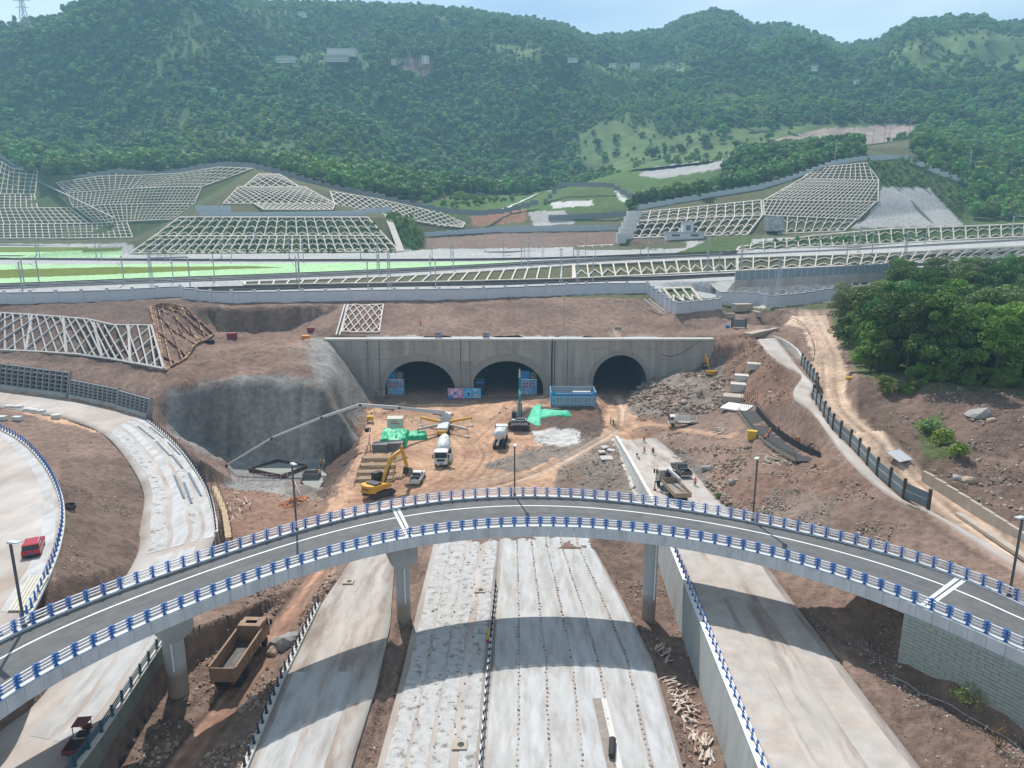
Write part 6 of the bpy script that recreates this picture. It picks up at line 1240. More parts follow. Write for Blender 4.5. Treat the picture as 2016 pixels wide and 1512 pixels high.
def chassis(t, x0, x1, w=.9, z=.95, m=None): return MB().box(((x0 + x1) / 2, w * .4, z), (x1 - x0, .18, .28)).box(((x0 + x1) / 2, -w * .4, z), (x1 - x0, .18, .28)).box(((x0 + x1) / 2, 0, z - .02), (x1 - x0 - .2, w * .6, .15)).build('chassis', m or M_chas, t)
def mixer(px, py, rz, lab, dy, door=False):
    t, q = veh('mixer_truck', lab, 'mixer truck', px, py, rz, .05, 0, dy); t['group'] = 'concrete mixer trucks'; chassis(t, -4.5, 4.0); truck_cab(t, 2.6, 4.5, 2.45, 1.0, 3.05, M_vwhite)
    for x in (3.5, 1.9, -2.0, -3.35):
        for s in (-1, 1): wheel(t, x, s * 1.02, .52, .34 if x > 1 else .5)
    d = MB().lathe([(-3.4, .62), (-3.2, .8), (-2.0, 1.15), (.2, 1.28), (1.6, 1.1), (2.2, .6), (2.3, .3)], (-1.0, 0, 2.55), (1, 0, -.22), 24).build('drum', M_vwhite, t, smooth=True)
    st = MB()
    for k in range(14): a = k * .62; r_ = 1.2 if k < 9 else 1.05; st.box((-2.4 + k * .26, math.cos(a) * r_, 2.86 - k * .057 + math.sin(a) * r_), (.3, .2, .2))
    st.build('drum_stripe', mat('pale_blue_print', (.25, .45, .62), .5, var=.1), d)
    h = MB(); h.prism([(-4.5, 3.1), (-4.0, 3.1), (-3.7, 2.3), (-4.35, 2.3)], -.55, .55); h.build('hopper', M_vwhite, t); MB().beam((-4.3, 0, 2.2), (-4.9, .3, 1.2), .42, .12).build('chute', M_ltgrey, t); f_ = MB()
    for s in (-1, 1): f_.beam((-3.9, s * .7, 1.0), (-3.6, s * .6, 2.9), .14).beam((-4.6, s * .8, 1.1), (-4.2, s * .6, 2.6), .1)
    f_.beam((-4.6, -1.1, .95), (-4.6, 1.1, .95), .16); f_.build('rear_frame', M_chas, t); MB().beam((1.5, .7, 1.0), (1.5, .7, 2.3), .2).beam((1.5, -.7, 1.0), (1.5, -.7, 2.3), .2).box((1.6, 0, 1.5), (.7, 1.6, .8)).build('pedestal', M_chas, t); MB().cyl((1.95, 1.0, 2.6), (1.95, -1.0, 2.6), .28, .28, 12).build('water_tank', M_vwhite, t)
    for s in (-1, 1): MB().box((-2.7, s * 1.02, 1.14), (2.7, .5, .05)).build('mudguard', M_chas, t); MB().box((-4.62, s * .9, .95), (.04, .3, .14)).build('tail_light', M_lred, t)
    if door: MB().box((3.9, 1.7, 1.85), (.06, 1.0, 1.5), rz=.2).build('open_door', M_vwhite, t)
    return t
mixer(868, 922, -math.pi / 2, 'white concrete mixer truck backed up to the pump truck', 4.6, True); mixer(985, 888, math.pi / 2 - .06, 'white concrete mixer truck parked behind the teal excavator', 4.6)
def pump():
    t, q = veh('pump_truck', 'concrete pump truck with spread outriggers and long boom over the pit', 'pump truck', 865, 880, math.pi / 2, .05, 0, 10.8); W0 = Vector(t.location); chassis(t, -5.2, 4.4, 1.0, 1.0); truck_cab(t, 3.4, 5.2, 2.45, 1.0, 3.0, M_vwhite)
    for x in (4.3, 2.9, -1.6, -3.0):
        for s in (-1, 1): wheel(t, x, s * 1.02, .52, .4)
    MB().box((-2.6, 0, 1.75), (4.6, 2.2, .9)).build('deck', M_ltgrey, t, bevel=.05); MB().prism([(-5.6, 1.0), (-4.8, 1.0), (-4.7, 1.75), (-5.7, 1.75)], -.9, .9).build('hopper', M_yel, t)
    MB().cyl((1.6, 0, 1.2), (1.6, 0, 3.1), .75, .6, 18).box((1.6, 0, 3.4), (1.3, 1.1, .9)).build('turret', M_ltgrey, t)
    for (sx, ln, m) in ((1, 5.0, M_yel), (-1, 4.6, M_yel)):
        for s in (-1, 1):
            a = Vector((1.9 if sx > 0 else -.2, s * .9, 1.55)); e = a + Vector((sx * ln * .42 + (1.0 if sx > 0 else -1.6), s * ln * .95, .1 if sx > 0 else .0)); o = MB().beam(a, e, .34, .5).build('outrigger', M_yel if sx > 0 else M_dust, t, bevel=.03); MB().cyl((e.x, e.y, 1.7), (e.x, e.y, .2), .1, .1, 8).cyl((e.x, e.y, .12), (e.x, e.y, .02), .4, .4, 12).build('jack_foot', M_ltgrey, o)
    pts = [(868, 838, 141.0), (785, 803, 139.3), (709, 797, 137.3), (633, 822, 135.2), (535, 862, 133), (446, 916, 130.8)]; inv = t.matrix_basis.copy(); inv = (Matrix.Translation(W0) @ Matrix.Rotation(math.pi / 2, 4, 'Z')).inverted(); P = [inv @ D(*p) for p in pts]; P[0] = Vector((1.6, 0, 3.7)); hh = [.85, .72, .6, .45, .32]
    for k in range(5):
        a, b = P[k], P[k + 1]; s = MB(); d_ = (b - a).normalized(); sd_ = d_.cross(Vector((0, 0, 1))).normalized(); u = sd_.cross(d_); h0, h1, w = hh[k], hh[k] * .72, .42 - k * .05
        s.add([p + sd_ * i * w / 2 + u * j * h / 2 for p, h in ((a, h0), (b, h1)) for i, j in ((-1, -1), (1, -1), (1, 1), (-1, 1))], [(0, 1, 2, 3), (7, 6, 5, 4), (0, 4, 5, 1), (1, 5, 6, 2), (2, 6, 7, 3), (3, 7, 4, 0)]); o = s.build('boom_section', M_ltgrey, t); MB().cyl(a + sd_ * .34 - u * .1, b + sd_ * .3 - u * .05, .09, .09, 7).build('delivery_pipe', mat('red_pipe', (.35, .03, .03), .5, var=.1) if k < 3 else M_ltgrey, o); MB().cyl(b - sd_ * .4, b + sd_ * .4, .26, .26, 10).build('joint', M_grey, o)
        if k < 3: MB().cyl(a + d_ * .8 - u * h0 * .7, a + d_ * 3.2 - u * h0 * .65, .11, .11, 8).build('cylinder', M_grey, o)
    e = P[5]; MB().tube([e, e + Vector((-.2, .1, -.9)), e + Vector((-.1, .15, -1.9))], .1, 7).build('end_hose', M_chas, t)
pump()
def excavator(px, py, rz, lab, m, mcw, arm, txt=None, tm=None, sc=1, rzt=None, z=None, bk=True, arm_m=None, dx=0, dy=0):
    t, q = veh('excavator', lab, 'excavator', px, py, rz, z, dx, dy); t.scale = (sc,) * 3; arm_m = arm_m or m
    for s in (-1, 1):
        pr = [(-1.9, .25), (-1.6, .02), (1.6, .02), (1.9, .25), (2.05, .5), (1.85, .8), (1.55, .92), (-1.55, .92), (-1.85, .8), (-2.05, .5)]; o = MB().prism(pr, s * 1.3 - .3, s * 1.3 + .3).build('track', mat('track_steel', (.075, .06, .05), .8, metal=.2, var=.3, scale=3), t)
        if rzt: o.rotation_euler.z = rzt
        g = MB()
        for x in np.arange(-1.6, 1.61, .28): g.box((x, s * 1.3, .94), (.09, .6, .06)).box((x, s * 1.3, .0), (.09, .6, .06))
        g.build('track_shoe', M_chas, o)
    MB().cyl((0, 0, .7), (0, 0, 1.1), .9, .9, 20).build('slew_ring', M_chas, t); b = MB().prism([(-1.9, 1.1), (1.5, 1.1), (1.5, 1.55), (-.3, 1.95), (-1.9, 2.05)], -1.35, 1.35).build('upper_body', m, t, bevel=.06)
    cwt = MB(); n = 9; V = [(-1.9 - .75 * math.sin(math.pi * k / (n - 1)) ** .6, -1.38 + 2.76 * k / (n - 1)) for k in range(n)]; cwt.add([(x, y, zz) for zz in (1.0, 2.1) for x, y in V] + [(-1.7, -1.38, 1.0), (-1.7, 1.38, 1.0), (-1.7, -1.38, 2.1), (-1.7, 1.38, 2.1)], [tuple(range(n)), tuple(range(2 * n - 1, n - 1, -1))] + [(k, k + 1, k + n + 1, k + n) for k in range(n - 1)] + [(0, n, 2 * n + 2, 2 * n), (n - 1, 2 * n - 1, 2 * n + 3, 2 * n + 1)]); cw = cwt.build('counterweight', mcw, t, bevel=.05)
    MB().box((-1.0, -.2, 2.12), (1.3, 1.9, .22)).build('engine_hood', M_grey if mcw is not m or m is M_yel else m, t, bevel=.04)
    c = MB().prism([(-.1, 1.5), (1.55, 1.5), (1.62, 2.1), (1.35, 3.0), (0, 3.05), (-.1, 2.9)], .45, 1.35).build('cab', M_chas, t, bevel=.04)
    for y in (.43, 1.37): MB().box((.75, y, 2.35), (1.2, .02, .95)).build('side_window', M_glass, c)
    MB().add([(1.62, .52, 2.1), (1.62, 1.28, 2.1), (1.39, 1.28, 2.95), (1.39, .52, 2.95)], [(0, 1, 2, 3)]).build('windscreen', M_glass, c); MB().box((.65, .9, 3.09), (1.4, .85, .06)).build('roof', M_chas if m is not M_teal else m, c)
    B0, B1, B2, S1, S2 = [Vector((x, -.15, zz)) for x, zz in arm]; bo = MB()
    bo.beam(B0, B1, .42, .62).beam(B1, B2, .4, .5); bo.build('boom', arm_m, t, bevel=.03); so = MB().beam(B2 + (B2 - S1).normalized() * .7, S1, .34, .48).build('stick', arm_m, t, bevel=.03)
    MB().cyl((.9, .2, 1.7), (B0 + (B1 - B0) * .75) + Vector((0, .35, -.2)), .09, .09, 8).cyl((.9, -.5, 1.7), (B0 + (B1 - B0) * .75) + Vector((0, -.35, -.2)), .09, .09, 8).cyl(B1 + Vector((0, 0, .45)), B2 + (B2 - S1).normalized() * .7, .1, .1, 8).build('ram', M_grey, t)
    if bk:
        k = MB(); d_ = (S2 - S1).normalized(); n_ = Vector((d_.z, 0, -d_.x)); w = .6; pr = [S1 + n_ * .1, S1 - n_ * .55 + d_ * .15, S1 - n_ * .8 + d_ * .8, S1 - n_ * .35 + d_ * 1.35, S1 + n_ * .25 + d_ * 1.2]
        k.add([(p.x, p.y + s, p.z) for s in (-w, w) for p in pr], [(0, 1, 2, 3, 4), (9, 8, 7, 6, 5), (0, 5, 6, 1), (1, 6, 7, 2), (2, 7, 8, 3)]); ko = k.build('bucket', M_grey if m is not M_yel else mat('worn_bucket', (.22, .19, .17), .6, metal=.3, var=.2), t); th_ = MB()
        for y in (-.5, -.25, 0, .25, .5): th_.beam(pr[3] + Vector((0, y, 0)), pr[3] + d_ * .28 + n_ * .08 + Vector((0, y, 0)), .1)
        th_.build('tooth', M_grey, ko)
    else: MB().cyl(S1, S2, .2, .12, 10).build('breaker', M_ltgrey, t)
    if txt: o = text('lettering', txt, .62, tm, cw, (-2.66, -.1, 1.55), (math.pi / 2, 0, -math.pi / 2))
    return t
M_txt = mat('black_lettering', (.03, .03, .03), .6, var=.02)
excavator(742, 980, R(54), 'large yellow excavator with raised arm beside the log stacks', M_yel, M_yel, [(.9, 1.7), (2.6, 4.9), (5.0, 5.6), (5.9, 2.6), (5.7, 1.2)], 'SANY', M_txt, 1.12, R(-14), z=.05, dy=1.5)
excavator(1022, 848, R(90), 'teal and grey excavator with upright arm beside the debris mound', M_ltgrey, mat('machine_slate', (.055, .07, .085), .45, var=.1), [(.9, 1.7), (2.6, 5.4), (4.2, 6.4), (5.2, 8.6), (5.5, 10.2)], 'SUNWARD', M_white, 1.15, R(-90), z=.3, bk=False, arm_m=M_teal, dy=2)
excavator(1397, 742, R(100), 'small yellow excavator digging on top of the rock heap', M_yel, M_yel, [(.9, 1.7), (2.2, 4.8), (3.2, 5.2), (3.8, 3.2), (3.6, 1.6)], 'SANY', M_txt, .88, 0, z=6.6, dy=.5)
def pickup(px, py, rz, lab, m, z=None, dy=0, dx=0):
    t, q = veh('pickup_truck', lab, 'pickup truck', px, py, rz, z, dx, dy); w = 1.82; b = MB().prism([(-2.6, .45), (2.55, .45), (2.6, .8), (2.45, 1.0), (1.2, 1.08), (-.75, 1.08), (-.75, .62), (-2.6, .62)], -w / 2, w / 2).build('body', m, t, bevel=.04)
    MB().prism([(1.25, 1.05), (.55, 1.72), (-.6, 1.74), (-.8, 1.05)], -w / 2 + .1, w / 2 - .1).build('cab', m, t, bevel=.05); c = MB(); c.add([(1.22, -.72, 1.12), (1.22, .72, 1.12), (.62, .66, 1.68), (.62, -.66, 1.68)], [(0, 1, 2, 3)]); c.build('windscreen', M_glass, t); MB().add([(-.83, -.7, 1.12), (-.83, .7, 1.12), (-.66, .64, 1.66), (-.66, -.64, 1.66)], [(0, 1, 2, 3)]).build('rear_window', M_glass, t)
    for s in (-1, 1):
        MB().add([(1.05, s * (w / 2 - .075), 1.12), (-.7, s * (w / 2 - .075), 1.12), (-.55, s * (w / 2 - .085), 1.62), (.5, s * (w / 2 - .085), 1.62)], [(0, 1, 2, 3)]).build('side_window', M_glass, t); MB().box((-1.7, s * (w / 2 - .04), .85), (1.9, .08, .52)).build('bed_side', m, t); MB().box((-2.62, s * .8, .85), (.04, .16, .3)).build('tail_light', M_lred, t); MB().box((2.52, s * .7, .78), (.12, .36, .16)).build('headlight', M_lamp2, t); MB().box((.95, s * (w / 2 + .1), 1.15), (.12, .2, .14)).build('mirror', m, t)
        for x in (1.65, -1.6): wheel(t, x, s * .8, .37, .26)
    MB().box((-2.6, 0, .85), (.07, w, .52)).build('tailgate', m, t); MB().box((-1.7, 0, .64), (1.85, w - .2, .04)).build('bed_floor', M_chas, t); MB().box((-1.0, 0, .95), (.5, 1.3, .5)).box((-1.6, .3, .78), (.5, .5, .3)).build('cargo', mat('cargo_mix', (.10, .09, .08), .8, var=.5, scale=4), t); MB().box((-2.68, 0, .5), (.14, w, .2)).build('bumper', M_ltgrey, t)
pickup(819, 955, R(85), 'white pickup truck beside the excavator bucket', M_vwhite, .05, 2.2); pickup(1345, 938, R(97), 'dark grey pickup truck beside the crane truck', mat('gunmetal_paint', (.085, .085, .085), .35, metal=.4, var=.08), 3.9, 1.6)
def suv():
    t, q = veh('red_car', 'red sports utility car parked on the loop road', 'car', 44, 1102, R(117), 9.75, 0, 1.9); t.scale = (.92,) * 3; w = 1.84; m = mat('red_car_paint', (.36, .012, .02), .25, var=.04, spec=.6)
    MB().prism([(-2.3, .4), (2.25, .4), (2.32, .75), (2.1, .95), (1.0, 1.05), (-2.2, 1.12), (-2.34, .8)], -w / 2, w / 2).build('body', m, t, bevel=.06); MB().prism([(1.05, 1.02), (.35, 1.58), (-1.75, 1.62), (-2.2, 1.08)], -w / 2 + .08, w / 2 - .08).build('cabin', M_glass, t, bevel=.04); MB().prism([(.45, 1.53), (.3, 1.61), (-1.75, 1.66), (-1.95, 1.56)], -w / 2 + .1, w / 2 - .1).build('roof', m, t, bevel=.02)
    for s in (-1, 1):
        MB().box((-.6, s * .72, 1.68), (1.9, .04, .05)).build('roof_rail', M_ltgrey, t); MB().box((-2.3, s * .68, .95), (.08, .42, .16)).build('tail_light', M_lred, t); MB().box((2.2, s * .66, .82), (.12, .4, .14)).build('headlight', M_lamp2, t); MB().box((.8, s * 1.0, 1.1), (.14, .18, .13)).build('mirror', m, t)
        for x in (1.4, -1.42): wheel(t, x, s * .8, .35, .24)
    MB().box((-2.36, 0, .72), (.03, .46, .14)).build('number_plate', M_plate, t); MB().box((-2.3, 0, .48), (.12, 1.7, .2)).build('rear_bumper', M_chas, t)
suv()
def dump():
    a, b = Z(440, 1352, -.6), Z(520, 1268, -.6); rz = R(88); t = thing('dump_truck', 'orange brown dump truck with empty bed on the red dirt track', 'dump truck', Z(478, 1310, -.75), rz); m = mat('dump_orange', (.25, .15, .085), .65, var=.25, scale=1.2, col2=(.22, .15, .11), c2lo=.45, c2hi=.7, c2scale=.8); chassis(t, -4.4, 3.9); truck_cab(t, 2.5, 4.5, 2.45, 1.05, 3.1, m); MB().box((3.2, 0, 3.16), (1.0, 1.2, .12)).build('roof_hatch', m, t)
    for x in (3.45, -1.9, -3.25):
        for s in (-1, 1): wheel(t, x, s * 1.0, .55, .36 if x > 1 else .52)
    L0, L1, z0, z1, w = -4.4, 2.2, 1.35, 2.85, 2.5
    MB().box(((L0 + L1) / 2, 0, z0), (L1 - L0, w - .1, .12)).build('bed_floor', mat('worn_bed', (.11, .105, .10), .8, var=.4, scale=2, col2=(.20, .20, .20), c2lo=.55, c2hi=.7), t)
    for s in (-1, 1):
        o = MB().box(((L0 + L1) / 2, s * w / 2, (z0 + z1) / 2), (L1 - L0, .1, z1 - z0)).build('bed_side', m, t); g = MB()
        for k in range(10): g.box((L0 + .4 + k * .66, s * (w / 2 + .08), (z0 + z1) / 2), (.12, .08, z1 - z0 - .1))
        g.box(((L0 + L1) / 2, s * (w / 2 + .07), z1 - .06), (L1 - L0, .14, .14)); g.build('rib', m, o)
    MB().box((L1, 0, 2.2), (.1, w, 1.9)).box((L1 + .5, 0, 3.18), (1.1, w - .1, .08)).build('headboard', m, t); tg = MB().box((L0 - .02, 0, (z0 + z1) / 2 - .1), (.1, w, z1 - z0)).build('tailgate', m, t); g = MB()
    for r_ in range(2):
        for k in range(5): g.box((L0 - .075, -1.0 + k * .5, 2.3 - r_ * .5), (.02, .34, .12))
    g.build('faded_print', mat('faded_print', (.28, .13, .08), .7, var=.2), tg)
    for s in (-1, 1): MB().box((L0 - .1, s * 1.0, 1.1), (.05, .3, .16)).build('tail_light', M_lred, t); MB().box((-2.6, s * 1.0, 1.22), (2.8, .5, .06)).build('mudguard', M_chas, t)
    MB().cyl((1.9, .9, .9), (.8, .9, .9), .3, .3, 12).box((1.4, -.9, .85), (1.1, .5, .6)).build('fuel_tank', M_chas, t)
dump()
def crane_truck():
    t = thing('crane_truck', 'cream crane truck with long low cargo bed on the side road', 'crane truck', Z(1338, 985, 4.2) + Vector((-.6, 2.4, 0)), R(97)); chassis(t, -4.6, 3.8); truck_cab(t, 2.7, 4.4, 2.3, 1.0, 2.85, M_dust)
    for x in (3.5, -1.8, -3.0):
        for s in (-1, 1): wheel(t, x, s * .95, .48, .34)
    MB().box((-1.6, 0, 1.3), (6.0, 2.4, .12)).build('bed_floor', mat('plank_bed', (.26, .21, .17), .8, var=.3, scale=2, col2=(.16, .18, .20), c2lo=.5, c2hi=.6, c2scale=.7), t)
    for s in (-1, 1): MB().box((-1.6, s * 1.2, 1.65), (6.0, .07, .65)).build('bed_side', mat('bed_board', (.33, .25, .17), .8, var=.2, scale=2), t)
    MB().box((-4.6, 0, 1.65), (.07, 2.4, .65)).build('tailgate', mat('bed_board', (.3, .2, .1)), t); MB().box((1.4, 0, 1.75), (.07, 2.4, .85)).build('headboard', MATS['bed_board'], t); MB().box((2.0, 0, 1.9), (.6, .7, 1.8)).cyl((2.0, 0, 2.4), (2.0, 0, 3.2), .25, .2, 10).build('crane_column', M_chas, t); MB().beam((2.1, 0, 3.2), (-1.6, -.5, 2.9), .28, .4).beam((-1.6, -.5, 2.9), (-2.2, -.55, 2.2), .16).build('crane_boom', M_ltgrey, t)
    for s in (-1, 1): o = MB().beam((2.0, 0, 1.35), (2.0, s * 2.0, 1.35), .2, .22).build('outrigger', M_chas, t); MB().cyl((2.0, s * 2.0, 1.4), (2.0, s * 2.0, .05), .08, .08, 8).cyl((2.0, s * 2.0, .1), (2.0, s * 2.0, .02), .25, .25, 10).build('jack_foot', M_chas, o)
crane_truck()
def cage_truck():
    t = thing('cage_truck', 'small white truck with open cage body on the rubble track', 'truck', Z(1345, 840, 3.3) + Vector((0, .6, 0)), R(172)); chassis(t, -2.6, 2.4, .7, .7); truck_cab(t, 1.5, 2.8, 1.85, .7, 2.15, M_vwhite)
    for x in (2.0, -1.5):
        for s in (-1, 1): wheel(t, x, s * .75, .38, .26)
    MB().box((-.7, 0, .95), (4.0, 1.9, .1)).build('bed_floor', M_dust, t); c = MB()
    for s in (-1, 1):
        for x in np.linspace(-1.3, 1.25, 5): c.beam((x, s * .92, 1.0), (x, s * .92, 2.3), .1)
        for z in (1.3, 1.6, 1.95, 2.3): c.beam((-1.3, s * .92, z), (1.25, s * .92, z), .1)
    for z in (1.3, 1.6, 1.95, 2.3): c.beam((1.25, -.92, z), (1.25, .92, z), .06)
    c.build('cage', M_ltgrey, t); MB().box((-2.1, .92, 1.15), (1.3, .05, .35)).box((-2.1, -.92, 1.15), (1.3, .05, .35)).build('bed_side', M_dust, t); g = MB()
    for z in (1.2, 1.6, 2.0): g.beam((-2.75, -.9, z), (-2.75, .9, z), .05)
    for y in (-.9, -.3, .3, .9): g.beam((-2.75, y, 1.0), (-2.75, y, 2.1), .05)
    g.build('rear_gate', M_ltgrey, t)
cage_truck()
def trike():
    t = thing('cargo_tricycle', 'red cargo tricycle with canopy frame on the shaded ramp', 'tricycle', Z(160, 1468, 3.1), R(97)); m = mat('trike_red', (.15, .03, .028), .55, var=.15, scale=3)
    MB().box((-.9, 0, .62), (1.7, 1.15, .06)).build('bed_floor', M_chas, t)
    for s in (-1, 1): MB().box((-.9, s * .57, .8), (1.7, .05, .34)).build('bed_side', m, t); wheel(t, -.95, s * .62, .3, .14)
    MB().box((-1.75, 0, .8), (.05, 1.15, .34)).build('tailgate', m, t); wheel(t, 1.25, 0, .3, .12); MB().box((.45, 0, .75), (.6, .8, .25)).build('seat', M_chas, t, bevel=.04); f_ = MB()
    for s in (-1, 1): f_.beam((.05, s * .5, .7), (.05, s * .5, 1.75), .05).beam((1.15, s * .4, .7), (1.05, s * .45, 1.7), .05)
    f_.beam((1.25, 0, .4), (1.0, 0, 1.15), .07).beam((1.0, -.4, 1.15), (1.0, .4, 1.15), .05); f_.build('frame', M_chas, t); MB().box((.55, 0, 1.77), (1.2, 1.1, .05)).build('canopy', m, t); MB().box((1.2, 0, .85), (.12, .7, .5)).build('front_shield', m, t)
trike()
def scooter():
    t = thing('motor_scooter', 'white motor scooter standing beside the low white wall', 'scooter', Z(1256, 908, 2.6), R(100)); MB().prism([(-.7, .45), (.1, .3), (.45, .35), (.65, .95), (.5, 1.0), (.3, .5), (0, .5), (-.15, .78), (-.75, .8)], -.16, .16).build('body', M_vwhite, t, bevel=.03); MB().box((-.4, 0, .83), (.65, .26, .1)).build('seat', M_chas, t); MB().beam((.55, -.3, 1.05), (.55, .3, 1.05), .05).box((.62, 0, 1.1), (.12, .3, .3)).build('handlebar', M_chas, t); wheel(t, .65, 0, .24, .1); wheel(t, -.6, 0, .24, .1)
scooter()
# ================================================================== PEOPLE
M_skin = mat('skin', (.30, .17, .11), .6, var=.05); M_hair = mat('hair', (.02, .015, .012), .7, var=.1)
def body_mesh(pose):
    """one continuous skinned figure, 1.7 m, facing +x"""
    V = []; E_ = []; R_ = []
    def v(p, r_, par=None):
        V.append(p); R_.append(r_)
        if par is not None: E_.append((par, len(V) - 1))
        return len(V) - 1
    bend = {'stand': 0, 'walk': .06, 'bend': .75, 'work': .35, 'crouch': .5}[pose]; hipz = .92 if pose != 'crouch' else .48
    def up(h, fwd=0): return (math.sin(bend) * h + fwd, 0, hipz + math.cos(bend) * h)
    pel = v((0, 0, hipz), (.15, .12)); wa = v(up(.18), (.135, .105), pel); ch = v(up(.36), (.16, .115), wa); sh = v(up(.48), (.12, .09), ch); nk = v(up(.56), (.055, .055), sh); hd = v(up(.66, .02), (.085, .095), nk); tp = v(up(.76, .02), (.075, .085), hd)
    for s in (-1, 1):
        kx, fx = {'stand': (.02, 0), 'walk': (.16 * s + .03, .26 * s), 'bend': (.03, -.02), 'work': (.12 * s, .14 * s), 'crouch': (.38, .05)}[pose]
        hp = v((0, s * .1, hipz - .06), (.095, .095), pel); kn = v((kx, s * .12, .49 if pose != 'crouch' else .42), (.065, .065), hp); an = v((fx - (.08 if pose == 'walk' and s < 0 else 0), s * .13, .09), (.045, .045), kn); v((fx + .16, s * .14, .045), (.045, .035), an)
        b = up(.45); so = v((b[0], s * .2, b[2]), (.07, .07), sh)
        el, ha = {'stand': ((-.02, .27, -.3), (.1, .27, -.54)), 'walk': ((-.1 * s, .26, -.28), (.0 - .2 * s + .08, .26, -.5)), 'bend': ((.12, .25, -.28), (.28, .2, -.5)), 'work': ((.16, .27, -.24), (.4, .16, -.28)), 'crouch': ((.2, .26, -.2), (.42, .15, -.3))}[pose]
        e_ = v((b[0] + el[0], s * el[1], b[2] + el[2]), (.05, .05), so); w_ = v((b[0] + ha[0], s * ha[1], b[2] + ha[2]), (.034, .034), e_); dx_, dz_ = (ha[0] - el[0]), (ha[2] - el[2]); n = math.hypot(dx_, dz_); dx_, dz_ = dx_ / n, dz_ / n
        pm_ = v((V[w_][0] + dx_ * .08, V[w_][1], V[w_][2] + dz_ * .08), (.036, .022), w_)
        for k, ln in enumerate((.075, .085, .08, .06)): v((V[pm_][0] + dx_ * ln + (k - 1.5) * .014 * -dz_, V[pm_][1] - s * .012, V[pm_][2] + dz_ * ln + (k - 1.5) * .014 * dx_), (.009, .009), pm_)
        v((V[w_][0] + dx_ * .07 - dz_ * .05, V[w_][1] - s * .01, V[w_][2] + dz_ * .07 + dx_ * .05), (.01, .01), w_)
    me = bpy.data.meshes.new('body'); me.from_pydata(V, E_, []); o = bpy.data.objects.new('tmp', me); COL.objects.link(o); md = o.modifiers.new('s', 'SKIN')
    for sv, r_ in zip(me.skin_vertices[0].data, R_): sv.radius = r_
    me.skin_vertices[0].data[0].use_root = True; sb = o.modifiers.new('d', 'SUBSURF'); sb.levels = 1; dg = bpy.context.evaluated_depsgraph_get(); out = bpy.data.meshes.new_from_object(o.evaluated_get(dg)); bpy.data.objects.remove(o)
    out.polygons.foreach_set('use_smooth', [True] * len(out.polygons)); return out, V
POSE = {p: body_mesh(p) for p in ('stand', 'walk', 'bend', 'work', 'crouch')}
VEST = {'orange': mat('orange_vest', (.75, .16, .03), .7, var=.1, scale=8), 'green': mat('lime_vest', (.38, .62, .05), .7, var=.1, scale=8), 'dark': mat('dark_jacket', (.035, .035, .045), .8, var=.15, scale=8), 'white': mat('white_shirt', (.6, .6, .6), .8, var=.1, scale=8), 'blue': mat('blue_shirt', (.08, .14, .26), .8, var=.1, scale=8)}
HELM = {'yellow': mat('yellow_helmet', (.75, .42, .02), .35, var=.03), 'white': mat('white_helmet', (.78, .78, .78), .35, var=.03), 'orange': mat('orange_helmet', (.75, .2, .02), .35, var=.03), 'red': mat('red_helmet', (.55, .04, .03), .35, var=.03)}
LEG = [mat('navy_trousers', (.03, .04, .075), .85, var=.15, scale=6), mat('grey_trousers', (.10, .10, .10), .85, var=.15, scale=6)]
def person(p, rz, pose, vest, helm, leg, lab):
    src, V = POSE[pose]; t = thing('person', lab, 'person', p, rz); me = src.copy(); hz_ = V[0][2]; b = {'stand': 0, 'walk': .06, 'bend': .75, 'work': .35, 'crouch': .5}[pose]
    for m in (LEG[leg], VEST[vest], M_skin, M_chas): me.materials.append(m)
    for pl in me.polygons:
        c = pl.center; u = math.sin(b) * c.x + math.cos(b) * (c.z - hz_); armlow = any((Vector(c) - Vector(V[i])).length < .12 for i in range(len(V)) if i > 6 and abs(V[i][1]) > .13 and R_small(src, i, V))
        pl.material_index = 2 if (u > .53 or armlow) else (1 if u > .02 else (3 if c.z < .1 else 0))
    link('body', me, t); top = Vector(V[5]); hb_ = MB(); hb_.lathe([(-.02, .155), (-.01, .13), (.04, .125), (.09, .09), (.115, .02)], top + Vector((math.sin(b), 0, math.cos(b))) * .05, (math.sin(b), 0, math.cos(b)), 12); hb_.build('helmet', HELM[helm], t, smooth=True)
    f_ = MB(); fw = Vector((math.cos(b), 0, -math.sin(b))); upv = Vector((math.sin(b), 0, math.cos(b)))
    for s in (-1, 1): f_.box(top + fw * .085 + upv * .01 + Vector((0, s * .035, 0)), (.015, .022, .012))
    f_.box(top + fw * .088 - upv * .065, (.012, .05, .012)); f_.build('face_marks', M_hair, t); MB().box(top + fw * .1 - upv * .02, (.035, .022, .04)).build('nose', M_skin, t)
    return t
def R_small(src, i, V): return i >= 8 and V[i][2] < V[3][2] - .3 and abs(V[i][1]) > .13 and V[i][2] > .3
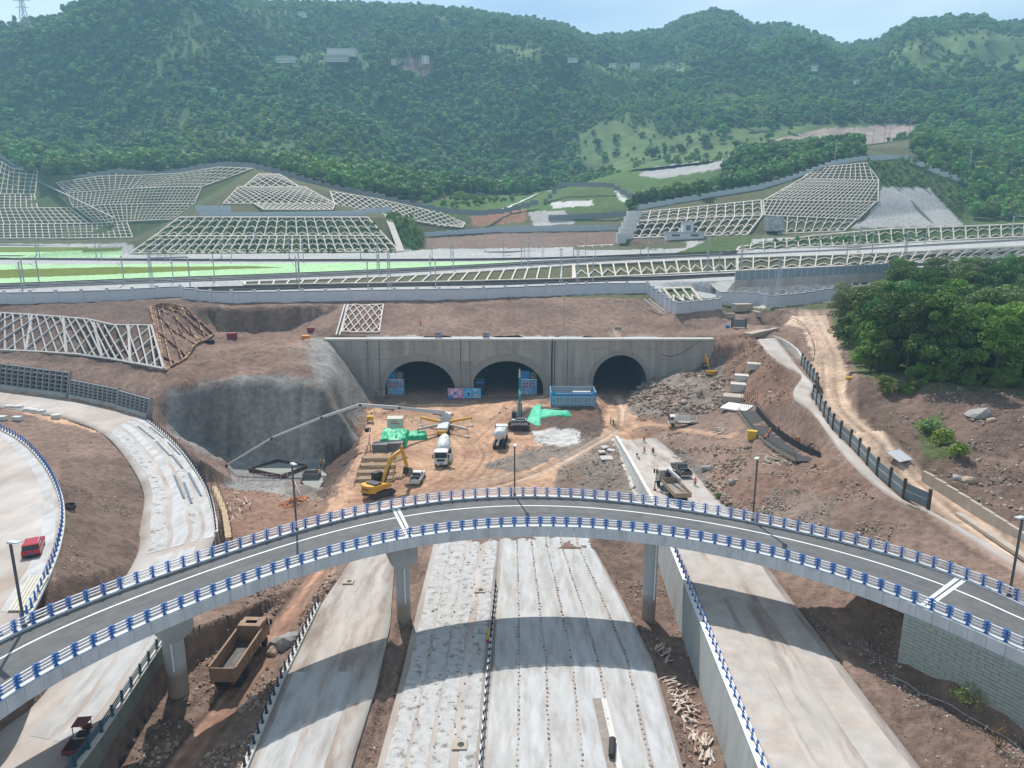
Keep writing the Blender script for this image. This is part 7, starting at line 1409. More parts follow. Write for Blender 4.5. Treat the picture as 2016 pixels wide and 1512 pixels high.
PEOPLE = [(879, 885, 0, 'stand', 'green', 'white', 0, 90, 'person in lime vest standing beside the mixer drum'), (886, 921, 0, 'walk', 'green', 'white', 0, 200, 'person in lime vest walking past the mixer cab door'), (729, 887, 0, 'stand', 'green', 'yellow', 1, 20, 'person in lime vest at the pit edge by the concrete blocks'),
          (582, 922, -4, 'work', 'dark', 'yellow', 1, 0, 'person in dark clothes working at the foot of the sprayed wall'), (632, 921, -4, 'stand', 'orange', 'yellow', 0, 40, 'person in orange vest standing in the pit behind the steel tub'), (639, 922, -4, 'stand', 'green', 'white', 0, 180, 'person in lime vest and white helmet in the pit'), (631, 942, -4, 'bend', 'orange', 'orange', 0, 150, 'person in orange vest bending beside the steel tub'),
          (720, 632, None, 'crouch', 'orange', 'yellow', 1, 120, 'person in orange crouching high on the diamond frame'), (708, 648, None, 'crouch', 'orange', 'orange', 0, 60, 'person in orange crouching low on the diamond frame'), (828, 640, None, 'crouch', 'orange', 'red', 1, 90, 'person in orange alone on the earth slope above the left tunnel'),
          (1202, 836, None, 'stand', 'white', 'red', 0, -30, 'person in white shirt and red helmet at the track fork'), (1207, 840, None, 'stand', 'dark', 'white', 1, 200, 'person in dark clothes between two others at the track fork'), (1210, 843, None, 'walk', 'green', 'white', 0, 150, 'person in lime vest at the track fork'),
          (1268, 873, None, 'stand', 'orange', 'yellow', 1, -90, 'person in orange vest walking down from the track fork'), (1268, 896, None, 'walk', 'orange', 'orange', 0, 0, 'person in orange turned sideways near the scooter'), (1285, 898, None, 'walk', 'dark', 'orange', 0, -80, 'person in dark clothes and orange helmet near the scooter'),
          (1368, 960, None, 'stand', 'orange', 'orange', 0, 100, 'person in orange vest standing behind the dark pickup'), (1302, 974, None, 'stand', 'blue', 'white', 0, 60, 'person in grey blue clothes beside the crane truck'),
          (1505, 872, None, 'bend', 'orange', 'orange', 0, 30, 'person bending over timber beside the yellow box'), (1513, 862, None, 'work', 'orange', 'yellow', 1, 10, 'person in orange reaching over the channel formwork'), (1534, 856, None, 'work', 'orange', 'red', 0, 200, 'person in orange leaning on the far channel wall'), (1567, 879, None, 'bend', 'dark', 'yellow', 1, 60, 'person in dark clothes stooping in the channel'), (1573, 880, None, 'work', 'orange', 'yellow', 1, 200, 'person in orange stooping in the channel beside another'), (1592, 890, None, 'bend', 'dark', 'yellow', 0, 20, 'person with yellow helmet near the channel end'), (1599, 894, None, 'crouch', 'blue', 'yellow', 0, 90, 'person crouching at the channel end by the white boards')]
for px, py, z, pose, vest, helm, leg, deg, lab in PEOPLE:
    q = hit(px, py) if z is None else Z(px, py, z)
    if z is not None: q.z = max(ground(q.x, q.y), z)
    person(q, R(deg), pose, vest, helm, leg, lab)
# ================================================================== SITE FURNITURE, STACKS, DEBRIS
def onground(px, py, dz=0): q = hit(px, py); q.z += dz; return q
# boundary fence with brown posts by the dirt road
M_fp = mat('grey_fence_panel', (.16, .19, .20), .55, var=.12, scale=2); M_fpost = mat('brown_fence_post', (.07, .045, .038), .7, var=.15)
t = thing('panel_fence', 'grey panel fence with brown posts between path and dirt road', 'fence'); FP_ = smoothpath(FENCE, 4); A = arcs(FENCE, 200); L_ = np.r_[0, np.cumsum(np.linalg.norm(np.diff(A, axis=0), axis=1))]; n = int(L_[-1] / 3.2); P = [Vector([np.interp(s, L_, A[:, k]) for k in range(3)]) for s in np.linspace(0, L_[-1], n + 1)]
for p in P: p.z = ground(p.x, p.y)
for p in P: inst('post', ub(M_fpost), t, Matrix.Translation(p + Vector((0, 0, 1.25))) @ Matrix.Diagonal((.3, .3, 2.7, 1)))
for a, b in zip(P, P[1:]):
    d_ = b - a; rz = math.atan2(d_.y, d_.x); ry = -math.atan2(d_.z, math.hypot(d_.x, d_.y)); c = (a + b) / 2
    inst('panel', ub(M_fp), t, Matrix.Translation(c + Vector((0, 0, 1.15))) @ Matrix.Rotation(rz, 4, 'Z') @ Matrix.Rotation(ry, 4, 'Y') @ Matrix.Diagonal((d_.length - .3, .08, 1.9, 1))); inst('rail', ub(M_ltgrey), t, Matrix.Translation(c + Vector((0, 0, 1.2))) @ Matrix.Rotation(rz, 4, 'Z') @ Matrix.Rotation(ry, 4, 'Y') @ Matrix.Diagonal((d_.length - .3, .11, .08, 1)))
t = thing('panel_fence', 'single grey fence panel on the path above the culvert', 'fence'); a, b = onground(1440, 646), onground(1468, 647); inst('panel', ub(M_fp), t, Matrix.Translation((a + b) / 2 + Vector((0, 0, 1.3))) @ Matrix.Rotation(math.atan2(b.y - a.y, b.x - a.x), 4, 'Z') @ Matrix.Diagonal(((b - a).length, .08, 2.0, 1)))
for p in (a, b): inst('post', ub(M_fpost), t, Matrix.Translation(p + Vector((0, 0, 1.3))) @ Matrix.Diagonal((.3, .3, 2.8, 1)))
# low retaining wall right of the road, guard rail, culvert bridge and curved wing wall
t = thing('road_wall', 'low tan concrete wall along the far side of the dirt road', 'wall'); pl = zl((1814, 948, 11.7), (1900, 1003, 11.2), (2016, 1080, 10.9), (2120, 1150, 10.9)); A = arcs(pl, 13); M_tanc = mat('tan_concrete', (.38, .32, .26), .88, var=.15, scale=.8)
for a, b in zip(map(Vector, A), map(Vector, A[1:])): d_ = b - a; inst('wall_panel', ub(M_tanc), t, Matrix.Translation((a + b) / 2 + Vector((.25, .2, .5))) @ Matrix.Rotation(math.atan2(d_.y, d_.x), 4, 'Z') @ Matrix.Diagonal((d_.length - .02, .4, 1.9, 1)))
t = thing('road_step', 'tan concrete drain step at the dirt road edge', 'step'); a, b = Z(1895, 1012, 11.15), Z(2060, 1125, 10.9); d_ = b - a; inst('step_block', ub(M_tanc), t, Matrix.Translation((a + b) / 2 + Vector((-.4, 0, .15))) @ Matrix.Rotation(math.atan2(d_.y, d_.x), 4, 'Z') @ Matrix.Diagonal((d_.length, .9, .35, 1)))
t = thing('guard_rail', 'low brown and white guard rail around the road bend above the culvert', 'guard rail'); gl = [onground(*p) for p in ((1530, 636), (1562, 633), (1582, 645), (1595, 665), (1600, 690), (1596, 712))]; gl = smoothpath(gl, 3)
for p in gl: p.z = ground(p.x, p.y)
g = MB()
for p in gl[::2]: g.box(p + Vector((0, 0, .45)), (.14, .14, 1.0))
g.build('post', M_cop, t); g = MB()
for a, b in zip(gl, gl[1:]): g.beam(a + Vector((0, 0, .9)), b + Vector((0, 0, .9)), .14, .16)
g.build('rail', mat('brown_rail', (.30, .19, .14), .8, var=.2), t)
t = thing('culvert_bridge', 'short tan slab bridge over the dark culvert beside the road', 'bridge'); a, b = Z(1475, 668, 14.6), Z(1524, 648, 15.8); d_ = b - a; rz = math.atan2(d_.y, d_.x); c = (a + b) / 2
inst('deck_slab', ub(M_tanc), t, Matrix.Translation(c + Vector((0, .6, .3))) @ Matrix.Rotation(rz, 4, 'Z') @ Matrix.Diagonal((d_.length + 1, 2.4, 1.2, 1))); inst('abutment', ub(M_tanc), t, Matrix.Translation(a + Vector((.2, .6, -1.2))) @ Matrix.Rotation(rz, 4, 'Z') @ Matrix.Diagonal((1.4, 2.0, 3.2, 1))); inst('opening', ub(mat('culvert_dark', (.02, .018, .016), .95, var=.1)), t, Matrix.Translation(c + Vector((.6, .7, -1.2))) @ Matrix.Rotation(rz, 4, 'Z') @ Matrix.Diagonal((d_.length * .75, .5, 2.6, 1)))
w = thing('wing_wall', 'curved pale concrete wing wall below the guard rail', 'wall'); wp = smoothpath([Z(1522, 672, 14.0), Z(1548, 684, 13.9), Z(1568, 700, 13.9), Z(1578, 716, 14.2)], 4)
for a, b in zip(wp, wp[1:]): d_ = b - a; inst('wall_panel', ub(M_conc), w, Matrix.Translation((a + b) / 2 + Vector((0, 0, -.2))) @ Matrix.Rotation(math.atan2(d_.y, d_.x), 4, 'Z') @ Matrix.Diagonal((d_.length + .02, .4, 3.4, 1)))
g = thing('road_rail', 'thin grey handrail along the road below the white wall', 'handrail'); q = [onground(*p) for p in ((1490, 626), (1530, 617), (1570, 608), (1630, 597))]; mb = MB()
for p in q: mb.box(p + Vector((0, 0, .5)), (.1, .1, 1.1))
for a, b in zip(q, q[1:]): mb.beam(a + Vector((0, 0, 1.0)), b + Vector((0, 0, 1.0)), .1)
mb.build('rail', M_grey, g)
# concrete steps and drainage channel under construction
for k, (px, py, sx, sy, sz, m, lab) in enumerate(((1487, 727, 3.6, 2.2, 1.4, M_conc, 'topmost grey concrete step block in the red cut'), (1462, 752, 3.6, 2.2, 1.4, M_conc, 'second grey concrete step block below the topmost'), (1455, 772, 3.8, 2.6, 1.8, M_conc, 'third grey concrete step block above the tan one'), (1443, 793, 4.2, 3.4, 1.6, M_tanc, 'lowest tan concrete step block beside the white slab'))):
    q = onground(px, py); t = thing('step_block', lab, 'concrete block', q, R(-18)); MB().box((0, .5, sz / 2 - .1), (sx, sy, sz)).build('block', m, t, bevel=.03)
t = thing('drain_channel', 'curved drainage channel with dark rebar walls under construction', 'drainage channel'); cl_ = smoothpath([onground(1470, 812), onground(1500, 850), onground(1545, 886), onground(1590, 910)], 5); M_reb = mat('rebar_mesh', (.045, .042, .04), .8, var=.25, scale=6, bump=.03, bscale=14); M_board = mat('form_board', (.20, .17, .14), .8, var=.25, scale=2)
for a, b in zip(cl_, cl_[1:]):
    d_ = b - a; rz = math.atan2(d_.y, d_.x); n_ = Vector((-d_.y, d_.x, 0)).normalized(); c = (a + b) / 2; L2 = d_.length + .02
    inst('channel_floor', ub(M_reb), t, Matrix.Translation(c + Vector((0, 0, .1))) @ Matrix.Rotation(rz, 4, 'Z') @ Matrix.Diagonal((L2, 3.4, .3, 1)))
    for s, h in ((1, 1.5), (-1, .5)): inst('form_panel', ub(M_board if s < 0 else M_reb), t, Matrix.Translation(c + n_ * s * 1.8 + Vector((0, 0, h / 2))) @ Matrix.Rotation(rz, 4, 'Z') @ Matrix.Diagonal((L2, .1, h, 1)))
    rb_ = MB()
    for k in range(4): p = a + d_ * k / 4 + n_ * 1.7; rb_.cyl(p, p + Vector((0, 0, 2.3)), .025, .025, 4, False); p = a + d_ * k / 4 - n_ * 1.6; rb_.cyl(p, p + Vector((0, 0, 1.1)), .025, .025, 4, False)
    tag(rb_.build('rebar', M_reb, t), kind='stuff')
q0 = cl_[0]; MB().box(q0 + Vector((-1.0, 3.2, .15)), (5.2, 5.6, .3), rz=R(-35)).build('white_slab', mat('fresh_slab', (.62, .62, .61), .8, var=.08), t); rb_ = MB()
for k in range(9):
    p = q0 + Vector((-.4 + k * .36, 2.6 - k * .12, .2)); rb_.cyl(p, p + Vector((0, 0, 3.4)), .035, .03, 4, False)
rb_.build('tall_rebar', M_reb, t)
M_ybox = mat('yellow_box', (.62, .40, .03), .5, var=.1)
def boxthing(name, lab, cat, px, py, sx, sy, sz, m, rz=0, legs=False, grp=None):
    q = onground(px, py); t = thing(name, lab, cat, q, rz, grp); MB().box((0, 0, sz / 2 + (.5 if legs else 0)), (sx, sy, sz)).build('body', m, t, bevel=.03); MB().box((0, 0, sz + (.52 if legs else .02)), (sx + .08, sy + .08, .05)).build('lid', m, t)
    if legs: MB().box((-sx * .4, 0, .25), (.08, sy * .8, .5)).box((sx * .4, 0, .25), (.08, sy * .8, .5)).build('leg', M_grey, t)
    return t
boxthing('equipment_box', 'bright yellow box standing beside the channel boards', 'box', 1480, 866, 1.5, .9, 1.5, M_ybox, R(-20)); boxthing('equipment_box', 'yellow tool box on legs near the sprayed wall foot', 'box', 729, 832, 1.4, .8, .9, M_ybox, 0, True); boxthing('tool_chest', 'dark metal chest at the pit edge', 'box', 724, 850, 1.2, .7, .7, M_chas, .3)
boxthing('equipment_box', 'orange equipment box on the terrace above the sprayed wall', 'box', 602, 667, 1.9, 1.2, .8, mat('orange_box', (.62, .22, .03), .6, var=.12)); boxthing('equipment_box', 'dark red box next to the orange one on the terrace', 'box', 612, 653, 1.7, 1.2, 1.0, mat('dark_red_box', (.25, .03, .03), .6, var=.12)); boxthing('equipment_box', 'red box on the terrace beside the formwork lattice', 'box', 457, 665, 2.2, 1.5, 1.2, mat('dark_red_box', (.2, .03, .03)), .1)
boxthing('equipment_box', 'yellow lamp box by the wood edge at the road', 'box', 1674, 748, 1.6, .6, .5, M_ybox, .2); boxthing('water_tub', 'blue tub beside the fence panel above the culvert', 'tub', 1432, 646, .9, .9, .7, M_cab)
# white site cabin, grey blocks under green tarpaulin
q = onground(777, 850); t = thing('site_cabin', 'white site cabin with red lettering beside the green tarpaulin', 'cabin', (q.x, q.y + 1.2, q.z), .04); MB().box((0, 0, 1.35), (3.2, 2.4, 2.6)).build('body', M_vwhite, t, bevel=.04); MB().box((0, 0, 2.72), (3.35, 2.55, .12)).build('roof', M_dust, t)
g = MB()
for k in range(14): g.box((-1.5 + k * .23, -1.215, 1.2), (.05, .03, 2.2))
g.build('ribbing', M_ltgrey, t); text('lettering', '中铁八', .55, M_red, t, (.1, -1.24, 2.15)); MB().box((.1, -1.23, 1.7), (1.9, .02, .18)).build('lettering_line', M_red, t); MB().box((1.62, .1, 1.1), (.04, .8, 1.9)).build('door', M_grey, t)
M_tarp = mat('green_tarpaulin', (.02, .36, .17), .5, var=.2, scale=1.2, bump=.06, bscale=2.5, col2=(.06, .48, .27), c2lo=.5, c2hi=.65, c2scale=1.2)
def tarp(name, lab, pts, m, h=1.2, n=14, drop=.9, seed=3):
    """draped sheet over a stack, lumpy"""
    A, B, C, D_ = [Vector(p) for p in pts]; V = []; F_ = []
    for i in range(n + 1):
        for j in range(n + 1):
            u, v = i / n, j / n; p = (A * (1 - u) + B * u) * (1 - v) + (D_ * (1 - u) + C * u) * v; e = min(u, 1 - u, v, 1 - v) * n; hh_ = h * min(1, e / 1.2) ** .5
            ns = float(vnoise(np.array([p.x * 1.3]), np.array([p.y * 1.3]), seed)[0]); V.append((p.x + (ns - .5) * .2, p.y, ground(p.x, p.y) + .03 + hh_ * (.75 + .35 * (round(ns * 3) / 3)) + .05 * ns))
    F_ = [(i * (n + 1) + j, (i + 1) * (n + 1) + j, (i + 1) * (n + 1) + j + 1, i * (n + 1) + j + 1) for i in range(n) for j in range(n)]; o = MB().add(V, F_).build(name, m); return tag(o, lab, 'tarpaulin')
tarp('green_tarpaulin', 'green tarpaulin draped over the block stack by the site cabin', [onground(745, 880), onground(800, 882), onground(808, 856), onground(752, 854)], M_tarp, 1.6); tarp('green_tarpaulin', 'narrow green tarpaulin strip reaching towards the pump truck', [onground(800, 868), onground(842, 866), onground(840, 855), onground(804, 855)], M_tarp, .9, 10)
tarp('green_net', 'green dust net spread over the debris mound by the blue enclosure', [onground(1036, 832), onground(1064, 838), onground(1066, 796), onground(1050, 800)], mat('green_net', (.04, .42, .24), .6, var=.2, scale=1.5, col2=(.06, .50, .33), c2lo=.5, c2hi=.6), .25, 12); tarp('green_net', 'torn green net strip along the mound edge below the enclosure', [onground(1062, 826), onground(1125, 822), onground(1120, 810), onground(1064, 808)], MATS['green_net'], .2, 14, seed=8)
M_gblk = mat('dark_formwork', (.16, .155, .15), .8, var=.15, scale=2)
for k, (px, py, rz, lab) in enumerate(((748, 890, 0, 'dark grey formwork stack in front of the green tarpaulin'), (778, 888, .04, 'dark grey formwork stack beside the log stacks'))):
    q = onground(px, py); t = thing('formwork_stack', lab, 'formwork', q, rz)
    for j in range(4): MB().box((random.uniform(-.05, .05), 1.0, .2 + j * .38), (3.0, 2.2, .34)).build('form_panel', M_gblk, t)
M_log = mat('timber_pole', (.42, .31, .19), .85, var=.25, scale=2, col2=(.33, .23, .14), c2lo=.45, c2hi=.6, c2scale=3)
def logs(px, py, n, L_, r_, rz, lab, rows=2):
    q = onground(px, py); t = thing('timber_stack', lab, 'timber stack', q, rz, 'timber stacks beside the yellow excavator'); rs_ = random.Random(px)
    for j in range(rows):
        for i in range(n - j): y = (i + j * .5) * r_ * 2.05; MB().cyl((-L_ / 2 + rs_.uniform(-.3, .3), y, r_ * (1 + 1.75 * j)), (L_ / 2 + rs_.uniform(-.3, .3), y + rs_.uniform(-.1, .1), r_ * (1 + 1.75 * j)), r_, r_ * .92, 7).build('pole', M_log, t)
for px, py, lab in ((745, 910, 'timber pole stack just below the dark formwork'), (742, 924, 'second timber pole stack along the pit edge'), (740, 938, 'third timber pole stack along the pit edge'), (738, 951, 'timber pole stack closest to the yellow excavator')): logs(px, py, 8, 6.2, .13, R(2), lab, 3)
logs(790, 906, 12, 3.6, .07, R(58), 'loose slanted timber bundle between stacks and mixer', 2); logs(795, 938, 5, 3.4, .12, R(80), 'short timber bundle behind the excavator bucket', 2)
# blue display enclosure on its platform
q = Z(1129, 800, 2.0); t = thing('display_enclosure', 'blue roofless display enclosure covered with small photo panels', 'enclosure', (q.x, q.y, 2.0), 0); EW, ED, EH = 10.4, 6.0, 3.4; M_eb = mat('enclosure_blue', (.02, .22, .56), .5, var=.08); M_ein = mat('enclosure_inside', (.30, .36, .39), .6, var=.1)
MB().box((0, 0, -.4), (EW + 1.2, 2.4, .3)).build('slab', M_conc, t)
MB().box((0, 0, EH / 2), (EW, .12, EH)).build('front_wall', M_eb, t); MB().box((0, ED, EH / 2), (EW, .12, EH)).build('back_wall', M_ein, t)
for s in (-1, 1): MB().box((s * EW / 2, ED / 2, EH / 2), (.12, ED, EH)).build('side_wall', mat('enclosure_side', (.20, .42, .62), .5, var=.1), t)
M_ph = [mat('photo_print_%s' % c, rgb, .6, var=.4, scale=4, col2=(.5, .5, .48), c2lo=.5, c2hi=.62, c2scale=3) for c, rgb in (('dusk', (.14, .16, .20)), ('earth', (.22, .17, .15)), ('sky', (.25, .36, .48)))]
pf = MB().box((0, -.08, 1.3), (9.9, .03, 2.3)).build('photo_board', mat('board_lightblue', (.25, .44, .62), .6, var=.08), t)
for r_ in range(5):
    for c in range(12):
        if c > 9 and r_ < 2: continue
        MB().box((-4.5 + c * .82, -.11, .4 + r_ * .46), (.56, .03, .32)).build('photo', M_ph[(r_ * 5 + c * 3) % 3], pf)
MB().box((4.1, -.11, .55), (1.5, .03, .8)).build('photo', M_ph[2], pf); MB().box((0, -.09, EH - .3), (EW + .1, .06, .55)).build('title_band', M_eb, t); g = MB()
for k in range(26): g.box((-4.0 + k * .33, -.13, EH - .3), (.22, .02, .24))
g.build('title_lettering', M_white, t)
for px_, w_, d_, z_ in ((-3.0, 2.4, 3.4, 2.3), (2.2, 4.2, 2.0, 2.6), (2.6, 3.6, 1.6, 2.3)): MB().box((px_, 2.2 if px_ < 0 else (3.6 if z_ > 2.5 else 1.6), z_ / 2), (w_, d_, z_)).build('cabin_roof', M_dust, t)
# sand, bricks, puddled pit, formwork in the pit
def heap(name, lab, px, py, rx, ry, h, m, cat, seed=1):
    q = onground(px, py); V = []; n, k = 10, 22
    for i in range(n + 1):
        for j in range(k): a = 2 * math.pi * j / k; r_ = i / n; x, y = q.x + math.cos(a) * rx * r_, q.y + math.sin(a) * ry * r_; ns = float(vnoise(np.array([x * 1.5]), np.array([y * 1.5]), seed)[0]); V.append((x, y, ground(x, y) + h * max(0, 1 - r_) ** 1.1 * (.8 + .4 * ns) + (-.1 if i == n else .02)))
    F_ = [(i * k + j, i * k + (j + 1) % k, (i + 1) * k + (j + 1) % k, (i + 1) * k + j) for i in range(n) for j in range(k)]; o = MB().add(V, F_).build(name, m, smooth=True); return tag(o, lab, cat)
heap('sand_heap', 'grey brown sand heap in the pit beside the lamp', 600, 972, 3.6, 3.0, 1.9, mat('sand', (.20, .17, .145), .95, var=.15, scale=2, bump=.04, bscale=6), 'heap')
M_brick = mat('orange_brick', (.52, .20, .09), .85, var=.3, scale=4); bq = onground(578, 988); ub_ = ub(M_brick); t = thing('brick_pile', 'tumbled orange brick pile beside the sand heap', 'bricks'); rs_ = random.Random(4)
for k in range(150):
    a, r_ = rs_.uniform(0, 6.28), rs_.random() ** .6; x, y = bq.x + math.cos(a) * r_ * 2.6, bq.y + math.sin(a) * r_ * 1.8; inst('brick', ub_, t, Matrix.Translation((x, y, ground(x, y) + .1 + (1 - r_) * .8 * rs_.random())) @ Matrix.Rotation(rs_.uniform(0, 3.1), 4, 'Z') @ Matrix.Rotation(rs_.uniform(-.5, .5), 4, 'X') @ Matrix.Diagonal((.3, .16, .12, 1)))
M_wet = mat('wet_concrete_pour', (.26, .27, .24), .35, var=.12, scale=1, bump=.01, bscale=3)
t = thing('concrete_pour', 'fresh grey concrete pour inside formwork on the pit floor', 'concrete pour'); MB().add([Z(500, 922, -3.65), Z(552, 935, -3.65), Z(600, 918, -3.65), Z(548, 910, -3.65)], [(0, 1, 2, 3)]).build('wet_surface', M_wet, t); c4 = [Z(490, 925, -3.6), Z(556, 938, -3.6), Z(604, 918, -3.6), Z(545, 907, -3.6)]
for a, b in zip(c4, c4[1:] + c4[:1]): MB().beam(a, b, .12, .7).build('form_board', mat('dark_form_board', (.10, .06, .045), .8, var=.2), t)
t = thing('concrete_pour', 'second grey concrete pour beside the steel tub in the pit', 'concrete pour'); c4 = [Z(592, 948, -3.7), Z(618, 978, -3.7), Z(648, 935, -3.7), Z(628, 922, -3.7)]; MB().add(c4, [(0, 1, 2, 3)]).build('wet_surface', M_wet, t)
for a, b in zip(c4, c4[1:] + c4[:1]): MB().beam(a, b, .12, .5).build('form_board', MATS['dark_form_board'], t)
q = Z(614, 940, -3.7); t = thing('steel_tub', 'open dark steel tub standing in the pit', 'tub', q, .05)
for x, y, sx, sy in ((0, -1.0, 3.0, .1), (0, 1.0, 3.0, .1), (-1.5, 0, .1, 2.0), (1.5, 0, .1, 2.0)): MB().box((x, y, .55), (sx, sy, 1.1)).build('side', M_gblk, t)
# red-white barrier rails around the pit
M_rw = mat('red_white_rail', (.60, .10, .09), .6, var=.1, scale=3, col2=(.70, .68, .66), c2lo=.49, c2hi=.51, c2scale=2.5)
for pts, lab in ((((728, 855), (722, 885), (712, 910), (703, 935), (697, 955)), 'red and white barrier rail along the pit edge by the log stacks'), (((470, 948), (500, 944), (540, 945), (575, 940)), 'red and white barrier rail at the near side of the pit'), (((575, 945), (583, 965), (592, 985)), 'red and white barrier rail beside the sand heap')):
    P = [onground(*p) for p in pts]; t = thing('barrier_rail', lab, 'barrier'); g = MB()
    for p in smoothpath(P, 3): g.cyl((p.x, p.y, ground(p.x, p.y)), (p.x, p.y, ground(p.x, p.y) + 1.15), .05, .05, 6)
    g.build('post', M_rw, t); g = MB(); sp = smoothpath(P, 3)
    for z in (.55, 1.1):
        for a, b in zip(sp, sp[1:]): g.cyl(Vector((a.x, a.y, ground(a.x, a.y) + z)), Vector((b.x, b.y, ground(b.x, b.y) + z)), .05, .05, 5)
    g.build('rail', M_rw, t)
# low white wall beside the side road, slabs
t = thing('low_wall', 'low white concrete wall running from the track fork to the bridge', 'wall'); pl = [q for q in M4L if q.y > 84]; A = arcs(sorted(pl, key=lambda q: q.y), 14)
for a, b in zip(map(Vector, A), map(Vector, A[1:])): d_ = b - a; inst('wall_panel', ub(M_cop), t, Matrix.Translation((a + b) / 2 + Vector((-.15, 0, .25))) @ Matrix.Rotation(math.atan2(d_.y, d_.x), 4, 'Z') @ Matrix.Rotation(-math.atan2(d_.z, d_.y), 4, 'Y') @ Matrix.Diagonal((d_.length - .04, .55, .7, 1)))
M_pslab = mat('pale_broken_slab', (.46, .43, .40), .9, var=.12, scale=1.2)
for px, py, sx, sy, rz, lab in ((1194, 905, 2.2, 1.6, .1, 'thick pale broken slab by the low white wall'), (1190, 885, 1.6, 1.1, .7, 'tilted thin slab leaning by the track'), (1203, 890, 1.5, .9, -.5, 'small pale slab fragment beside the tilted one'), (1185, 893, 1.3, 1.0, .3, 'flat grey slab fragment near the thick slab')):
    q = onground(px, py); t = thing('broken_slab', lab, 'slab', q, rz); MB().box((0, 0, .3), (sx, sy, .28), rx=.12).build('slab', M_pslab, t, bevel=.03)
q = onground(1770, 905); t = thing('metal_sheet', 'pale corrugated metal sheet lying by the dirt road', 'sheet', q, R(25)); MB().box((0, 0, .45), (2.6, 2.2, .08), rx=.35).build('sheet', M_ltgrey, t); g = MB()
for k in range(5): g.box((-1.0 + k * .5, 0, .5), (.06, 2.2, .06), rx=.35)
g.build('rib', M_ltgrey, t)
# barrier blocks on the ramp, tyre stack, pipes and coils
for k, (px, py) in enumerate(((20, 806), (37, 806), (57, 811), (68, 813), (81, 815), (111, 824), (5, 828), (35, 828))):
    q = onground(px, py); t = thing('concrete_block', 'pale concrete barrier block lying at the ramp edge by the crib wall', 'concrete block', q, random.uniform(-.3, .3), 'barrier blocks on the ramp'); MB().prism([(-.8, 0), (.8, 0), (.7, .75), (-.7, .75)], -.5, .5).build('block', M_cop, t, bevel=.03)
def torus_stack(px, py, R_, r_, n, lab, name, m, cat, fl=True):
    q = onground(px, py); t = thing(name, lab, cat, q)
    for k in range(n):
        mb = MB(); a_, b_ = 20, 8; V = [((R_ + r_ * math.cos(v)) * math.cos(u), (R_ + r_ * math.cos(v)) * math.sin(u), r_ * math.sin(v) + r_ + k * r_ * 1.7) for u in [2 * math.pi * i / a_ for i in range(a_)] for v in [2 * math.pi * j / b_ for j in range(b_)]]
        mb.add(V, [(i * b_ + j, ((i + 1) % a_) * b_ + j, ((i + 1) % a_) * b_ + (j + 1) % b_, i * b_ + (j + 1) % b_) for i in range(a_) for j in range(b_)]); o = mb.build('ring', m, t, smooth=True); o.location = (random.uniform(-.1, .1), random.uniform(-.1, .1), 0)
torus_stack(135, 1003, .75, .07, 5, 'coil of black hose beside the loop road posts', 'hose_coil', M_chas, 'coil'); torus_stack(414, 676, .75, .26, 2, 'two old tyres at the foot of the formwork lattice', 'tyre_pair', M_tyre, 'tyres'); torus_stack(947, 1328, .55, .025, 4, 'coil of black cable on the sheets beside the median posts', 'cable_coil', M_cable, 'coil')
q = Z(1205, 1478, .05); t = thing('corrugated_pipe', 'short black corrugated pipe lying in the carriageway trench', 'pipe', q, R(80)); MB().lathe([(x * .12 - 1.0, .3 if x % 2 else .26) for x in range(18)], (0, 0, .3), (1, 0, 0), 14).build('pipe_shell', M_chas, t)
t = thing('cable_trench', 'narrow white lined trench cut in the right carriageway', 'trench'); a, b = Z(1178, 1375, .03), Z(1212, 1530, .03); MB().beam(a, b, 1.1, .04).build('trench_soil', mat('trench_soil', (.26, .22, .19), .95, var=.25, scale=2), t); MB().beam(a + Vector((.5, 0, .03)), b + Vector((.5, 0, .03)), .5, .05).build('trench_slab', M_cop, t)
for px, py, lab in ((686, 1146, 'manhole frame on the slip road near the dirt track'), (945, 1163, 'manhole frame on the left carriageway under the bridge'), (905, 1468, 'open manhole on the left carriageway beside the median')):
    q = Z(px, py, .3 if px < 750 else .04); t = thing('manhole', lab, 'manhole', q); MB().box((0, 0, .06), (1.3, 1.1, .14)).build('frame', M_tanc, t); MB().cyl((0.1, 0, .1), (.1, 0, .145), .3, .3, 14).build('opening', M_chas, t)
q = Z(960, 1262, .05); t = thing('yellow_barrel', 'yellow tapered marker leaning at the median posts', 'marker', q); MB().lathe([(0, .16), (.1, .16), (1.5, .1), (1.55, .02)], (0, 0, 0), (.1, .1, 1), 10).build('marker_body', M_ybox, t); MB().lathe([(0, .2), (.25, .17)], (0, 0, 0), (0, 0, 1), 10).build('marker_foot', M_red, t)
# dark pipes laid on the ramp
for i, (u0, v0, v1) in enumerate(((.70, .36, .42), (.72, .43, .49), (.78, .49, .54), (.88, .38, .43), (.90, .45, .50), (.60, .55, .62), (.86, .56, .63), (.70, .58, .64))):
    a, b = [Vector(RB_L1.at(np.array(u), np.array(v * 129.))) for u, v in ((u0, v0), (u0 + .02, v1))]; o = MB()
    for dx in (-.12, 0, .12): o.cyl(a + Vector((dx, 0, .12)), b + Vector((dx, 0, .12)), .06, .06, 6)
    tag(o.build('steel_pipe_bundle', mat('blue_grey_pipe', (.12, .15, .19), .5, metal=.4, var=.15)), 'thin blue grey pipe bundle laid along the curved ramp', 'pipes', 'pipe bundles on the ramp')
t = thing('board_stack', 'pale yellow boards stacked on the loop road near the overpass', 'boards'); a, b = Z(70, 1135, 10.3), Z(28, 1205, 10.5)
for k in range(6): MB().beam(a + Vector((k * .32 - .4, 0, .12)), b + Vector((k * .32 - .4, 0, .12)), .26, .12).build('board', mat('pale_board', (.50, .47, .40), .8, var=.12), t)
